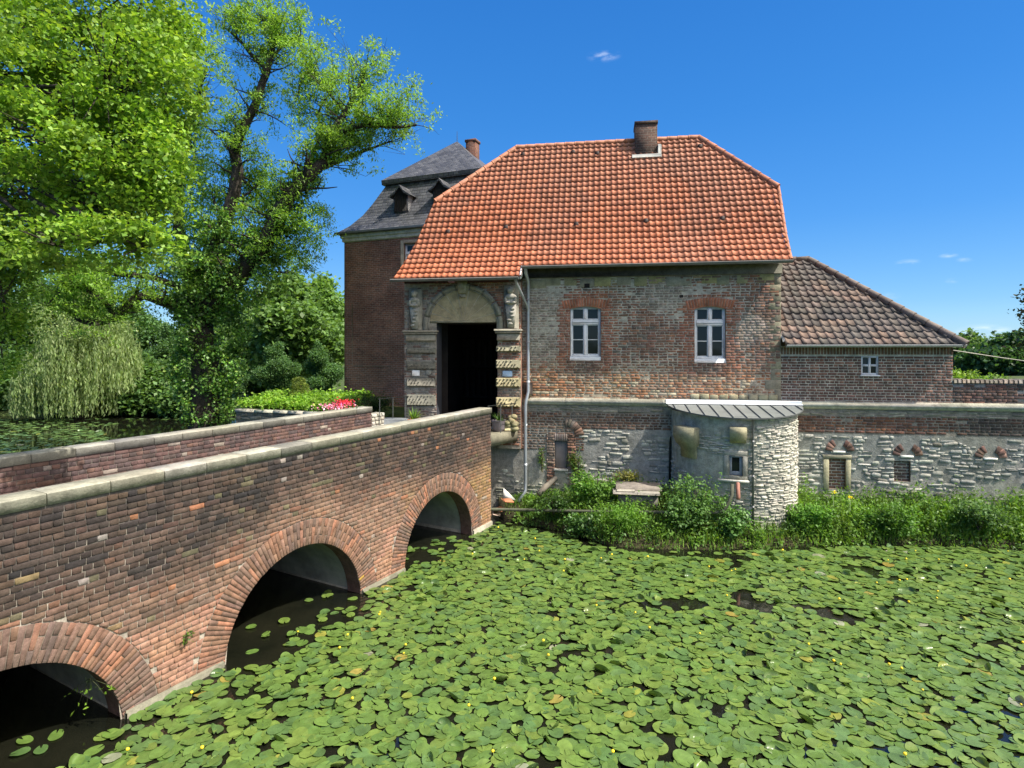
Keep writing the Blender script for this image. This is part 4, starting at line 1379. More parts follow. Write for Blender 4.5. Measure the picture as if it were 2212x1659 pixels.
for k, (px, py) in enumerate(VENTS):
    e, s, t, z = min((slope_pt(px, py, i) for i in (2, 3)), key=lambda q: q[0])
    v = MB()
    v.mesh([(s - .085, t - .07, z - .02), (s + .085, t - .07, z - .02), (s + .05, t - .10, z + .07), (s - .05, t - .10, z + .07), (s - .04, t + .08, z + .13), (s + .04, t + .08, z + .13)],
           [(0, 1, 2, 3), (3, 2, 5, 4), (0, 3, 4), (1, 5, 2)], (.03, .015, .012))
    v.build('roof_vent', M['tile'], roof)
gutter(gate, XP1 + .04, 7.96, -.53, 7.47)
gutter(gate, -3.58, XP1 + .02, -.88, 7.11)
mrb = MB()
mrb.mesh([(XP1 + .03, -.80, 7.06), (XP1 + .03, -.80, 7.2), (XP1 + .03, -.40, 7.6), (XP1 + .03, -.40, 7.2), (XP1 + .07, -.80, 7.06), (XP1 + .07, -.80, 7.2), (XP1 + .07, -.40, 7.6), (XP1 + .07, -.40, 7.2)],
         [(0, 1, 2, 3), (4, 7, 6, 5), (0, 4, 5, 1), (1, 5, 6, 2), (0, 3, 7, 4)])
mrb.build('eaves_board', M['white_paint'], roof)
# chimney with pale flashing
c0, c1 = Fs(1372, 300, 2.2)[0], Fs(1420, 300, 2.2)[0]
ctop = Fs(1396, 261, 2.2)[1]
mc = MB()
mc.box(c0, c1, 2.2, 2.2 + (c1 - c0), 10.9, ctop - .1)
mc.box(c0 - .02, c1 + .02, 2.18, 2.22 + (c1 - c0), ctop - .1, ctop)
ch = mc.build('chimney', M['chimney_brick'], gate, uv=True)
mfl = MB()
zf = 8.35 + (2.2 - .25) * 1.6
mfl.box(c0 - .12, c1 + .13, 2.08, 2.195, zf - .10, zf + .03, (.42, .44, .42), bev=.02)
mfl.box(c1 + .005, c1 + .13, 2.15, 2.5, zf + .0, zf + .36, (.42, .44, .42), bev=.02)
mfl.build('flashing', m_plain('dull_lead', (.27, .28, .275), .8, 0, .2, 8), ch)

# ---- rainwater pipes of the gatehouse
md1 = MB()
x0_, zc_ = Fs(1141, 600, -.1)[0], 3.52
md1.tube([(x0_ - .02, -.53, 7.42), (x0_ - .02, -.50, 7.3), (x0_, -.16, 7.08), (x0_, -.10, 6.9), (x0_, -.10, 3.72), (x0_ - .05, -.20, 3.45), (x0_ - .07, -.22, 3.3), (x0_ - .07, -.20, 1.0), (x0_ - .07, -.22, .72),
           (x0_ - .25, -.50, .45)], .052, 10)
for zz in (6.5, 5.2, 4.0, 2.7, 1.5): md1.tube([(x0_ - (.07 if zz < 3.4 else 0), (-.20 if zz < 3.4 else -.10), zz), (x0_ - (.07 if zz < 3.4 else 0), (-.20 if zz < 3.4 else -.10), zz + .05)], .062, 10)
md1.build('downpipe', M['zinc'], gate)
md2 = MB()
md2.tube([(XP1 - .08, -.90, 7.06), (XP1 - .06, -.80, 6.95), (x0_ - .03, -.15, 6.35), (x0_ - .01, -.10, 6.15)], .042, 8)
md2.build('branch_pipe', M['zinc'], gate)
# ------------------------------------------------------------------ moat wall below and beside the gatehouse
rw = random.Random(33)
mwall = front_empty('moat_wall', label='long low moat wall of red brick over limewashed rubble with bricked-up windows', cat='wall')
LT = -.05
frL = lambda a, b, d: (a, LT - d, b)
SEND = 26.0
TS, TR = 6.46, 1.70                             # turret centre along the wall and its radius
def box_px(x0, x1, y0, y1, t=LT):
    a, b = Fs(x0, (y0 + y1) / 2, t)[0], Fs(x1, (y0 + y1) / 2, t)[0]
    m_ = (x0 + x1) / 2
    return (a, b, Fs(m_, y1, t)[1], Fs(m_, y0, t)[1])
N0 = box_px(1198, 1226, 952, 1012)              # boarded niche left of the turret
N1 = box_px(1790, 1827, 990, 1056)              # bricked-up windows on the right
N2 = box_px(1931, 1967, 996, 1040)
NH = [N0, N1, N2]
mlw = MB()
for (x0, x1) in ((-3.4, .30), (.30, TS - TR), (TS + TR, SEND)):
    xs_ = np.linspace(x0, x1, max(2, int((x1 - x0) / 1.5)))
    for i in range(len(xs_) - 1):
        a, b = float(xs_[i]), float(xs_[i + 1])
        for z0, z1, tn in ((-.5, 1.4, (.30, .29, .25)), (1.4, 2.62, (.285, .28, .25)), (2.62, 3.34, (.27, .24, .20))):
            if b < .31 and z1 > 3: continue
            hs_ = [(max(h[0], a), min(h[1], b), max(h[2], z0), min(h[3], z1)) for h in NH if h[0] < b and h[1] > a and h[2] < z1 and h[3] > z0]
            holed_wall(mlw, frL, a, b, z0, z1, hs_, jit(tn, .12, rw))
for h in NH:
    for (p, q) in (((h[0], h[2]), (h[1], h[2])), ((h[1], h[2]), (h[1], h[3])), ((h[1], h[3]), (h[0], h[3])), ((h[0], h[3]), (h[0], h[2]))):
        mlw.poly([frL(p[0], p[1], 0), frL(q[0], q[1], 0), frL(q[0], q[1], -.16), frL(p[0], p[1], -.16)], (.2, .14, .10))
def band_tone(x, z, r):
    p = r.random()
    if x < TS:
        c = (.155, .095, .070) if p < .5 else (.11, .075, .06) if p < .8 else (.20, .11, .075)
        c = lerp3(c, (.20, .19, .16), .45 * sstep(-.1, .3, vn(x * .7, z, 15)))
    else:
        c = (.165, .085, .060) if p < .5 else (.12, .07, .055) if p < .8 else (.23, .105, .06)
        if x > 11.5: c = lerp3(c, (.075, .06, .052), sstep(11.5, 12.8, x) * (.5 + .5 * sstep(-.2, .2, vn(x * .8, z, 6))))
    return jit(c, .2, r)
for (x0, x1, zb) in ((.31, TS - TR, 2.62), (TS + TR, SEND, 2.66)):
    lay_bricks(mlw, frL, x0, x1, zb, 3.12, band_tone, course=.080, L=.26, joint=.014, holes=NH, rnd=rw, prot=.013, jt=.004, skip=.02,
               smear=lambda x, z: min(1, max(0, .15 + .8 * vn(x * .8, z, 2) + (.25 if x < 5 else 0))))
lay_bricks(mlw, frL, .05, 2.2, 1.95, 2.62, band_tone, course=.080, L=.26, joint=.016, holes=[N0], rnd=rw, prot=.012, jt=.006,
           keep=lambda x, z: vn(x * 1.3, z * 1.3, 5) * .8 + (z - 2.1) + (1.2 - abs(x - 1.35)) * .8 > .35, smear=lambda x, z: min(1, max(0, .35 + .9 * vn(x, z, 2))))
lay_rubble(mlw, frL, .33, SEND, 3.13, 3.30, lambda x, z, r: jit((.30, .28, .22), .2, r), .07, .09, .15, .45, circles=[], holes=[(TS - TR, TS + TR, 3, 4)], skipfn=lambda x, z, r: r.random() < .2, prot=.025, rnd=rw)
def rub_tone(x, z, r):
    white = (.45, .44, .38); grey = (.33, .325, .28); dark = (.18, .175, .145)
    p = r.random() + vn(x * .5, z * .8, 4) * .5
    c = white if p > .45 else grey if p > .12 else dark
    if x > 12: c = lerp3(c, (.25, .255, .235), .5)
    if z < .9: c = lerp3(c, (.13, .14, .10), .5)
    return jit(c, .15, r)
def rub_skip(x, z, r):
    if x < 1.0: return vn(x * .9, z * .9, 22) > .05 or r.random() < .15
    if 3.6 < x < 4.8: return vn(x * .8, z * .9, 7) > -.15 or r.random() < .3
    return vn(x * .8, z * 1.3, 27) > .30 or vn(x * 2.2, z * 3.0, 28) > .28 or r.random() < .10
brick_frames = [(h[0] - .13, h[1] + .13, h[2] - .05, h[3] + .12) for h in (N1,)] + [(N0[0] - .26, N0[1] + .26, N0[2] - .1, N0[3] + .2), (N2[0], N2[1], N2[2], N2[3])]
arcs = [(box_px(1785, 1842, 945, 975), 1), (box_px(1930, 1990, 945, 985), 1), (box_px(2108, 2172, 948, 990), 0)]
arc_h = [(b[0], b[1], b[2] - .02, min(b[3], 2.6)) for b, _ in arcs]
for (x0, x1) in ((-.5, TS - TR), (TS + TR, SEND)):
    lay_rubble(mlw, frL, x0, x1, .1, 2.60, rub_tone, .06, .15, .08, .38, holes=NH + brick_frames + arc_h, skipfn=lambda x, z, r: rub_skip(x, z, r) or (x < 2.1 and z > 1.9), prot=.026, rnd=rw)
mlw.build('rubble_face', M['rubble'], mwall)
# brick jambs and fills of the blocked openings
def fill_tone(x, z, r): return jit((.15, .085, .058) if r.random() < .7 else (.11, .07, .055), .2, r)
for h, tn in ((N1, fill_tone), (N2, lambda x, z, r: jit((.085, .06, .05), .2, r))):
    m = MB()
    fr_ = lambda a, b, d: (a, LT + .09 - d, b)
    m.poly([fr_(h[0], h[2], 0), fr_(h[1], h[2], 0), fr_(h[1], h[3], 0), fr_(h[0], h[3], 0)], (.33, .30, .25))
    lay_bricks(m, fr_, h[0], h[1], h[2], h[3], tn, course=.085, L=.25, joint=.022, bond='stretch', rnd=rw, prot=.012, jt=.005)
    m.build('bricked_window', M['brick_far'], mwall)
m = MB()
for (x0, x1) in ((N1[0] - .14, N1[0]), (N1[1], N1[1] + .12)):
    stud(m, [(x0, N1[2] - .03), (x1, N1[2] - .03), (x1, N1[3] - .02), (x0, N1[3] - .02)], frL, .04, -.02, .015, (.34, .31, .20))
stud(m, [(N1[0] - .16, N1[3]), (N1[1] + .14, N1[3]), (N1[1] + .14, N1[3] + .10), (N1[0] - .16, N1[3] + .10)], frL, .05, -.02, .015, (.27, .25, .18))
m.build('window_jamb', M['stone'], mwall)
for b, kind in arcs:
    m = MB()
    cx = (b[0] + b[1]) / 2; R1 = (b[1] - b[0]) / 2 + .04; cz = b[2] - .02
    for p0, p1 in ((.12, 1.12), (math.pi - 1.12, math.pi - .12)):
        voussoirs(m, frL, cx, cz, R1 * .52, R1, p0, p1, lambda x, z, r: jit((.125, .075, .060) if r.random() < .7 else (.19, .12, .09), .2, r), prot=.045, step=.085, split=None, rnd=rw, joint=.01)
    stud(m, [(cx - R1 * .45, cz - .02), (cx + R1 * .35, cz - .02), (cx + R1 * .35, cz + .035), (cx - R1 * .45, cz + .035)], frL, .06, -.02, .012, (.62, .6, .54))
    m.build('arch_remnant', M['brick_far'], mwall)
m = MB()
lay_bricks(m, frL, N0[0] - .24, N0[0], N0[2] - .5, N0[3] + .2, band_tone, course=.08, L=.25, joint=.014, rnd=rw, prot=.03)
lay_bricks(m, frL, N0[1], N0[1] + .24, N0[2] - .5, N0[3] + .2, band_tone, course=.08, L=.25, joint=.014, rnd=rw, prot=.03)
for k in range(6):
    xa = N0[0] + (N0[1] - N0[0]) * k / 6
    stud(m, [(xa, N0[3]), (xa + .05, N0[3]), (xa + .05, N0[3] + .21), (xa, N0[3] + .21)], frL, .035, -.02, .006, jit((.17, .14, .125), .2, rw))
voussoirs(m, frL, (N0[0] + N0[1]) / 2 + .05, N0[3] + .05, .42, .66, .25, 1.45, band_tone, prot=.03, step=.085, split=None, rnd=rw)
stud(m, [(N0[0] - .02, N0[2] - .07), (N0[1] + .02, N0[2] - .07), (N0[1] + .02, N0[2] - .005), (N0[0] - .02, N0[2] - .005)], frL, .06, -.02, .01, (.40, .38, .34))
m.build('niche_frame', M['brick_far'], mwall)
m = MB()
m.box(N0[0] + .01, N0[1] - .01, LT + .10, LT + .13, N0[2], N0[3], bev=.004)
m.box(N0[1] - .05, N0[1] - .02, LT + .06, LT + .10, N0[2] + .05, N0[3] - .12)
m.build('niche_board', m_plain('grey_board', (.20, .19, .185), .8, 0, .12, 4), mwall)
# moulded string course
def string_course(x0, x1, parent):
    m = MB()
    x = x0
    while x < x1:
        w = min(rw.uniform(.7, 1.3), x1 - x)
        c = jit(lerp3((.52, .48, .37), (.40, .37, .28), rw.random()), .1, rw)
        prof = [(LT - .03, 3.33), (LT - .07, 3.35), (LT - .10, 3.385), (LT - .085, 3.40), (LT - .12, 3.405), (LT - .13, 3.425), (LT - .115, 3.445), (-.0, 3.535)]
        v = [(xx, yy + rw.uniform(-.003, .003), zz + rw.uniform(-.003, .003)) for xx in (x + .004, x + w - .004) for yy, zz in prof]
        k = len(prof)
        m.mesh(v, [(i, k + i, k + i + 1, i + 1) for i in range(k - 1)] + [tuple(range(k)), tuple(k + i for i in range(k))], c)
        x += w
    return m.build('string_course', M['stone'], parent)
string_course(.46, TS - TR - .12, mwall)
string_course(TS + TR + .15, SEND, mwall)
# the free-standing stretch of wall right of the annexe
AX0, AX1 = SR, Fs(2058, 800, .02)[0]
m = MB()
frU = lambda a, b, d: (a, .02 - d, b)
ztop = 4.10
m.box(AX1 + .0, SEND, .024, .42, 3.3, ztop - .03, (.27, .245, .21))
def up_tone(x, z, r):
    p = r.random()
    c = (.105, .062, .052) if p < .5 else (.075, .055, .048) if p < .85 else (.15, .08, .06)
    return jit(lerp3(c, (.05, .045, .04), .5 * sstep(-.1, .3, vn(x * .8, z, 12))), .2, r)
lay_bricks(m, frU, AX1, SEND, 3.5, ztop - .02, up_tone, course=.08, L=.26, joint=.014, rnd=rw, prot=.014, jt=.006, skip=.03)
x = AX1
while x < SEND:
    w = rw.uniform(.10, .13)
    m.box(x, x + w - .012, -.03, .44, ztop - .03, ztop + .08 + rw.uniform(-.02, .015), jit((.13, .115, .10), .25, rw), bev=.015)
    x += w
m.build('upper_wall', M['brick_far'], mwall)

# ------------------------------------------------------------------ round turret
def cyl_hit(px, py, R=TR):
    """photo position -> (angle about the turret axis in the wall frame, height)"""
    u, v = (px - 1106) / 1250, (755 - py) / 1250
    d = Vector((u, 1, 0)); c = W(TS, 0, 0)
    a = d.dot(d); b = -2 * d.dot(c); cc = c.dot(c) - R * R
    Y = (-b - math.sqrt(max(0, b * b - 4 * a * cc))) / (2 * a)
    s, t = St((u * Y, Y, 0))
    return math.atan2(t, s - TS), EYE + v * Y
tur = front_empty('round_turret', label='half-round limewashed rubble turret with a low grey metal roof', cat='turret')
frT = lambda a, b, d: (TS + (TR + d) * math.cos(math.pi + a / TR), (TR + d) * math.sin(math.pi + a / TR), b)
def arcx(px, py):
    a, z = cyl_hit(px, py)
    return ((a + 2 * math.pi) % (2 * math.pi) - math.pi) * TR, z
wa, wz0 = arcx(1575, 1026); wb, wz1 = arcx(1604, 985)
TW = (wa, wb, wz0, wz1)
mt_ = MB()
ang = np.linspace(0, math.pi * TR, 41)
for i in range(40):
    for z0, z1 in ((-.3, .8), (.8, 1.6), (1.6, 2.4), (2.4, 3.25)):
        a, b = float(ang[i]), float(ang[i + 1])
        if TW[0] - .05 < (a + b) / 2 < TW[1] + .05 and z1 > TW[2] and z0 < TW[3]:
            segs = [(z0, max(z0, min(z1, TW[2]))), (min(z1, max(z0, TW[3])), z1)]
        else: segs = [(z0, z1)]
        for q0, q1 in segs:
            if q1 - q0 > .01: mt_.poly([frT(a, q0, 0), frT(b, q0, 0), frT(b, q1, 0), frT(a, q1, 0)], jit((.34, .335, .29), .08, rw))
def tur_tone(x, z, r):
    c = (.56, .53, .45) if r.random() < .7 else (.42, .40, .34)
    if x < TR * 1.75: c = lerp3(c, (.30, .30, .265), .55)  # greyer stones on the shaded half: that shade is put into the tone
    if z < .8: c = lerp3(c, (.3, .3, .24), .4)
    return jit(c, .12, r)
C0 = arcx(1492, 940); C1 = arcx(1593, 938)
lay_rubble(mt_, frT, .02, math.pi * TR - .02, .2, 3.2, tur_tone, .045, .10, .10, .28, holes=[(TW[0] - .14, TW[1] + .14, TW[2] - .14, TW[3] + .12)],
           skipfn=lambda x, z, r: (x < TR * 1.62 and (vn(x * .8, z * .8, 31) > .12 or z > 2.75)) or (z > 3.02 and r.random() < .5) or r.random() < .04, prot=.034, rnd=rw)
for (p, q) in (((0, 2), (1, 2)), ((1, 2), (1, 3)), ((1, 3), (0, 3)), ((0, 3), (0, 2))):
    A_, B_ = (TW[p[0]], TW[p[1]]), (TW[q[0]], TW[q[1]])
    mt_.poly([frT(*A_, .05), frT(*B_, .05), frT(*B_, -.25), frT(*A_, -.25)], (.26, .255, .23))
mt_.build('turret_wall', M['rubble'], tur)
e = .09
m = MB()
for (x0, x1, z0, z1) in ((TW[0] - .12, TW[1] + .12, TW[3], TW[3] + .13), (TW[0] - .12, TW[0], TW[2], TW[3]), (TW[1], TW[1] + .12, TW[2], TW[3]), (TW[0] - .12, TW[1] + .12, TW[2] - .10, TW[2])):
    stud(m, [(x0, z0), (x1, z0), (x1, z1), (x0, z1)], frT, .045, -.03, .012, jit((.26, .25, .215), .08, rw))
sx0, sz0 = arcx(1552, 1036)
stud(m, [(sx0, TW[2] - .17), (TW[1] + .14, TW[2] - .17), (TW[1] + .14, TW[2] - .11), (sx0, TW[2] - .11)], frT, .11, -.03, .012, (.48, .46, .40))
m.build('window_surround', M['stone'], tur)
am = (TW[0] + TW[1]) / 2
wf = MB()
rad = lambda a, z, d: frT(a, z, d)
for (x0, x1, z0, z1) in ((TW[0], TW[0] + .07, TW[2], TW[3]), (TW[1] - .07, TW[1], TW[2], TW[3]), (TW[0] + .07, TW[1] - .07, TW[3] - .05, TW[3]), (TW[0] + .07, TW[1] - .07, TW[2], TW[2] + .10)):
    stud(wf, [(x0, z0), (x1, z0), (x1, z1), (x0, z1)], frT, -.02, -.10, .006, (.5, .5, .5))
wfo = wf.build('window', m_plain('grey_window_paint', (.24, .26, .30), .5, 0, .1, 8), tur)
g_ = MB()
g_.poly([frT(TW[0] + .06, TW[2] + .08, -.07), frT(TW[1] - .06, TW[2] + .08, -.07), frT(TW[1] - .06, TW[3] - .04, -.07), frT(TW[0] + .06, TW[3] - .04, -.07)])
g_.build('pane', M['glass'], wfo)
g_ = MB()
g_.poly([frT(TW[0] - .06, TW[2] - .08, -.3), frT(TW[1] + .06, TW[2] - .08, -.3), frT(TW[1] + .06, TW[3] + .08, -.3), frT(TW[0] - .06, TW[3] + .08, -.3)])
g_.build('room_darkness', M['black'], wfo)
def corbel(px0, px1, py0, py1, tail):
    a0, zt = arcx(px0, py0); a1, _ = arcx(px1, py0); _, zb = arcx((px0 + px1) / 2, py1)
    m = MB()
    h = zt - zb
    prof = [(.26, zt), (.27, zt - h * .35), (.20, zt - h * .75), (.10, zb), (-.02, zb)] if not tail else [(.30, zt), (.31, zt - h * .3), (.22, zt - h * .55), (.13, zt - h * .68), (.10, zb), (-.02, zb - .02)]
    v = []
    for d, z in prof:
        k = .5 if (tail and z < zt - h * .6) else 1
        am_ = (a0 + a1) / 2; hw = (a1 - a0) / 2 * (.75 if k == .5 else 1)
        v += [frT(am_ - hw, z, d), frT(am_ + hw, z, d), frT(am_ + hw, z, -.02), frT(am_ - hw, z, -.02)]
    F = [(0, 1, 2, 3)]
    for i in range(len(prof) - 1):
        b = i * 4
        F += [(b, b + 4, b + 5, b + 1), (b + 1, b + 5, b + 6, b + 2), (b + 3, b + 7, b + 4, b)]
    m.mesh(v, F, (.25, .23, .15))
    m.build('corbel', M['stone'], tur)
corbel(1474, 1511, 918, 988, True)
corbel(1577, 1609, 921, 956, False)
mrf = MB()
nseg = 40
ER, EZ, TZ = 1.86, 3.225, 3.43
for i in range(nseg):
    a0, a1 = math.pi + math.pi * i / nseg, math.pi + math.pi * (i + 1) / nseg
    pt = lambda a, d: (TS + (ER + d) * math.cos(a), (ER + d) * math.sin(a))
    p0, p1 = pt(a0, 0), pt(a1, 0)
    zz = lambda y: EZ + (TZ - EZ) * (1 + y / ER)
    mrf.poly([(p0[0], p0[1], EZ + (TZ - EZ) * (1 - abs(p0[1]) / ER)), (p1[0], p1[1], EZ + (TZ - EZ) * (1 - abs(p1[1]) / ER)), (p1[0], -.10, TZ - .012), (p0[0], -.10, TZ - .012)], jit((.17, .185, .18), .05, rw))
    mrf.poly([(p0[0], p0[1], EZ + (TZ - EZ) * (1 - abs(p0[1]) / ER)), (p1[0], p1[1], EZ + (TZ - EZ) * (1 - abs(p1[1]) / ER)), (p1[0], p1[1], EZ + (TZ - EZ) * (1 - abs(p1[1]) / ER) - .035), (p0[0], p0[1], EZ + (TZ - EZ) * (1 - abs(p0[1]) / ER) - .035)], (.10, .105, .105))
    r0, r1 = (TS + TR * math.cos(a0), TR * math.sin(a0)), (TS + TR * math.cos(a1), TR * math.sin(a1))
    zu = lambda p: EZ + (TZ - EZ) * (1 - abs(p[1]) / ER) - .035
    mrf.poly([(p0[0], p0[1], zu(p0)), (p1[0], p1[1], zu(p1)), (r1[0], r1[1], zu(p1)), (r0[0], r0[1], zu(p0))], (.13, .12, .10))
for k in range(-5, 6):
    x = TS + k * .335
    yy = -math.sqrt(max(.01, ER * ER - (x - TS) ** 2))
    if yy > -.25: continue
    zA = EZ + (TZ - EZ) * (1 + yy / ER)
    mrf.mesh([(x - .012, yy, zA + .002), (x + .012, yy, zA + .002), (x + .012, yy, zA + .03), (x - .012, yy, zA + .03), (x - .012, -.1, TZ - .01), (x + .012, -.1, TZ - .01), (x + .012, -.1, TZ + .018), (x - .012, -.1, TZ + .018)],
             [(0, 1, 2, 3), (0, 3, 7, 4), (1, 5, 6, 2), (3, 2, 6, 7)], (.10, .11, .11))
trf = mrf.build('turret_roof', m_tone('sheet_metal_roof', .5, .15, 3, .1, 20, .004, .5), tur)
m = MB()
m.box(TS - ER - .02, TS + ER + .02, -.13, -.06, TZ - .02, TZ + .11, (.42, .46, .50), bev=.015)
m.box(TS - ER - .02, TS + ER + .02, -.22, -.13, TZ - .01, TZ + .02, (.55, .60, .66), bev=.008)
m.build('flashing', m_tone('bright_sheet_flashing', .4, .12, 4, .2, 20, .004, .6), trf)
gp = MB()
a_, z_ = arcx(1625, 960)
gp.tube([frT(a_, 3.20, .10), frT(a_, 3.0, .06), frT(a_, .35, .06)], .028, 8)
for zz in (2.6, 1.7, .9): gp.tube([frT(a_, zz, .06), frT(a_, zz + .04, .06)], .036, 8)
gp.build('downpipe', M['zinc_dark'], tur)
m = MB()
xq, _ = Fs(1449, 1000, LT)
m.tube([(TS - TR - .03, LT - .04, 2.45), (TS - TR - .05, LT - .05, 2.1), (TS - TR - .06, LT - .04, 1.1)], [.012, .035, .028], 6)
m.build('drain_pipe', M['iron'], tur)

# ------------------------------------------------------------------ annexe with the brown roof
annex = front_empty('annexe', label='low dark brick annexe with hipped brown tiled roof and one small window', cat='annexe')
AW = box_px(1860, 1898, 769, 813, .02)
frA = lambda a, b, d: (a, .02 - d, b)
m = MB()
holed_wall(m, frA, AX0, AX1, 3.3, 5.1, [AW], (.36, .33, .275), reveal=.12)
def ann_tone(x, z, r):
    p = r.random()
    c = (.120, .065, .050) if p < .5 else (.085, .055, .046) if p < .8 else (.17, .085, .060)
    if z < 4.0: c = lerp3(c, (.12, .075, .065), .5)
    return jit(c, .18, r)
lay_bricks(m, frA, AX0, AX1, 3.5, 4.84, ann_tone, course=.078, L=.25, joint=.020, holes=[AW], rnd=rw, prot=.012, jt=.003)
x = AX0
while x < AX1 - .03:
    stud(m, [(x, 4.86), (x + .062, 4.86), (x + .062, 5.06), (x, 5.06)], frA, .014 * rw.uniform(.7, 1.2), -.01, .005, jit((.14, .08, .055), .25, rw))
    x += .083
m.poly([(AX1, .02, 3.3), (AX1, 5.8, 3.3), (AX1, 5.8, 5.1), (AX1, .02, 5.1)], (.13, .075, .055))
m.poly([(AX0, 5.8, 3.3), (AX1, 5.8, 3.3), (AX1, 5.8, 5.1), (AX0, 5.8, 5.1)], (.13, .075, .055))
m.build('wall', M['brick_far'], annex)
window(annex, AW[0], AW[1], AW[2], AW[3], .04, 'cross')
def old_tone(s, q, r):
    p = r.random()
    c = (.105, .090, .080) if p < .6 else (.125, .102, .087) if p < .88 else (.085, .076, .07)
    if vn(s * .8, q * 1.1, 6) + .25 * sstep(2.5, .3, q) > .32: c = lerp3(c, (.28, .175, .125), .5 * r.random())
    return jit(c, .14, r)
AP = [(-.27, 5.13), (.3, 5.60), (2.9, 7.96)]
ar = tiled_slope('roof', AP, [AX0 + .04] * 3, [12.38, 11.83, 9.46], .232, .285, old_tone, M['tile_old'], annex, roll=.045, lip=.035, rnd=rw, jitter=.02)
m = MB()
m.poly([(12.36, -.25, 5.08), (12.36, 6.05, 5.08), (9.46, 2.9, 7.93)], (.14, .105, .09))
m.poly([(12.36, 6.05, 5.08), (AX0 + .04, 6.05, 5.08), (AX0 + .04, 2.9, 7.93), (9.46, 2.9, 7.93)], (.14, .105, .09))
m.poly([(AX0, -.26, 5.09), (12.36, -.26, 5.09), (12.36, .1, 5.09), (AX0, .1, 5.09)], (.16, .15, .13))
m.build('roof_back', M['tile_old'], ar)
oc = lambda k: jit((.14, .115, .10), .15, rw)
cap_tiles('hip_cap', [(12.42, -.32, 5.13), (9.46, 2.9, 8.0)], .105, oc, M['tile_old'], ar, .36)
cap_tiles('ridge_cap', [(9.5, 2.9, 7.99), (AX0 + .1, 2.9, 7.99)], .10, oc, M['tile_old'], ar, .36)
m = MB()
for i in range(7):
    f0, f1 = i / 7, (i + .93) / 7
    pt = lambda f: (AX0 + .01, -.2 + f * .9, 5.2 + f * .74)
    a, b = pt(f0), pt(f1)
    m.mesh([(a[0], a[1], a[2]), (b[0], b[1], b[2]), (b[0] + .05, b[1], b[2] + .07), (a[0] + .05, a[1], a[2] + .07)], [(0, 1, 2, 3)], (.6, .58, .54))
m.build('verge_mortar', M['mortar'], ar)
gutter(annex, AX0 + .06, 12.40, -.30, 5.12, .062, mat='zinc')
# ------------------------------------------------------------------ tower behind
TC = Vector((-2.705, 28.5, 0)); TTH = math.radians(21.96)
tw = empty('slate_roof_tower', TC, -TTH, 'dark brick tower with slate mansard roof and two dormers behind the gatehouse', 'tower')
U_, N_ = Vector((math.cos(TTH), -math.sin(TTH), 0)), Vector((math.sin(TTH), math.cos(TTH), 0))
def tw_hit(px, py, yl):
    """photo position -> (x, z) on the plane y = yl of the tower's own frame"""
    u, v = (px - 1106) / 1250, (755 - py) / 1250
    C_ = TC + N_ * yl
    x = (u * C_.y - C_.x) / (U_.x - u * U_.y)
    return x, EYE + v * (C_.y + U_.y * x)
hw = 3.80
m = MB()
x0, z0 = tw_hit(873, 560, -hw); x1, z1 = tw_hit(905, 524, -hw)
TWN = (x0, x0 + .95, z1 - 1.5, z1)
frK = lambda a, b, d: (a, -hw - d, b)
holed_wall(m, frK, -hw, hw, 1.0, 10.05, [TWN], (.3, .3, .3), reveal=.15)
for a, b in (((-hw, -hw), (-hw, hw)), ((-hw, hw), (hw, hw)), ((hw, hw), (hw, -hw))):
    m.poly([(a[0], a[1], 1.0), (b[0], b[1], 1.0), (b[0], b[1], 10.05), (a[0], a[1], 10.05)], (.3, .3, .3))
m.build('wall', M['tower_brick'], tw, uv=True)
m = MB()
for (a, b, c, d) in ((TWN[0] - .16, TWN[0], TWN[2], TWN[3] + .14), (TWN[1], TWN[1] + .16, TWN[2], TWN[3] + .14), (TWN[0], TWN[1], TWN[3], TWN[3] + .14)):
    m.box(a, b, -hw - .05, -hw + .05, c, d, (.25, .235, .19), bev=.01)
m.build('window_surround', M['stone'], tw)
window(tw, TWN[0], TWN[1], TWN[2], TWN[3], -hw + .10, 'tall')
def sq_ring(m, prof, tone=(.1, .1, .11)):
    for i in range(len(prof) - 1):
        (r0, z0), (r1, z1) = prof[i], prof[i + 1]
        for k in range(4):
            cs = [(-1, -1), (1, -1), (1, 1), (-1, 1)]
            a, b = cs[k], cs[(k + 1) % 4]
            m.poly([(a[0] * r0, a[1] * r0, z0), (b[0] * r0, b[1] * r0, z0), (b[0] * r1, b[1] * r1, z1), (a[0] * r1, a[1] * r1, z1)], tone)
m = MB()
sq_ring(m, [(3.80, 9.86), (3.87, 9.9), (3.87, 10.02), (3.93, 10.06), (3.93, 10.20), (3.80, 10.21)], (.40, .38, .31))
m.build('cornice', M['stone'], tw)
m = MB()
sq_ring(m, [(4.0, 10.20), (4.02, 10.30), (3.62, 10.66), (3.22, 11.18), (2.92, 11.72), (2.46, 12.68), (2.46, 12.70)])
sq_ring(m, [(2.60, 12.69), (2.62, 12.90), (.05, 15.21)])
sq_ring(m, [(2.46, 12.69), (2.61, 12.69)], (.04, .04, .04))
tr_ = m.build('roof', M['slate'], tw, uv=True)
m = MB()
g = .06
sq_ring(m, [(4.02, 10.19), (4.12, 10.22), (4.12, 10.30), (4.02, 10.32)], (.08, .08, .085))
m.build('gutter', M['zinc_dark'], tw)
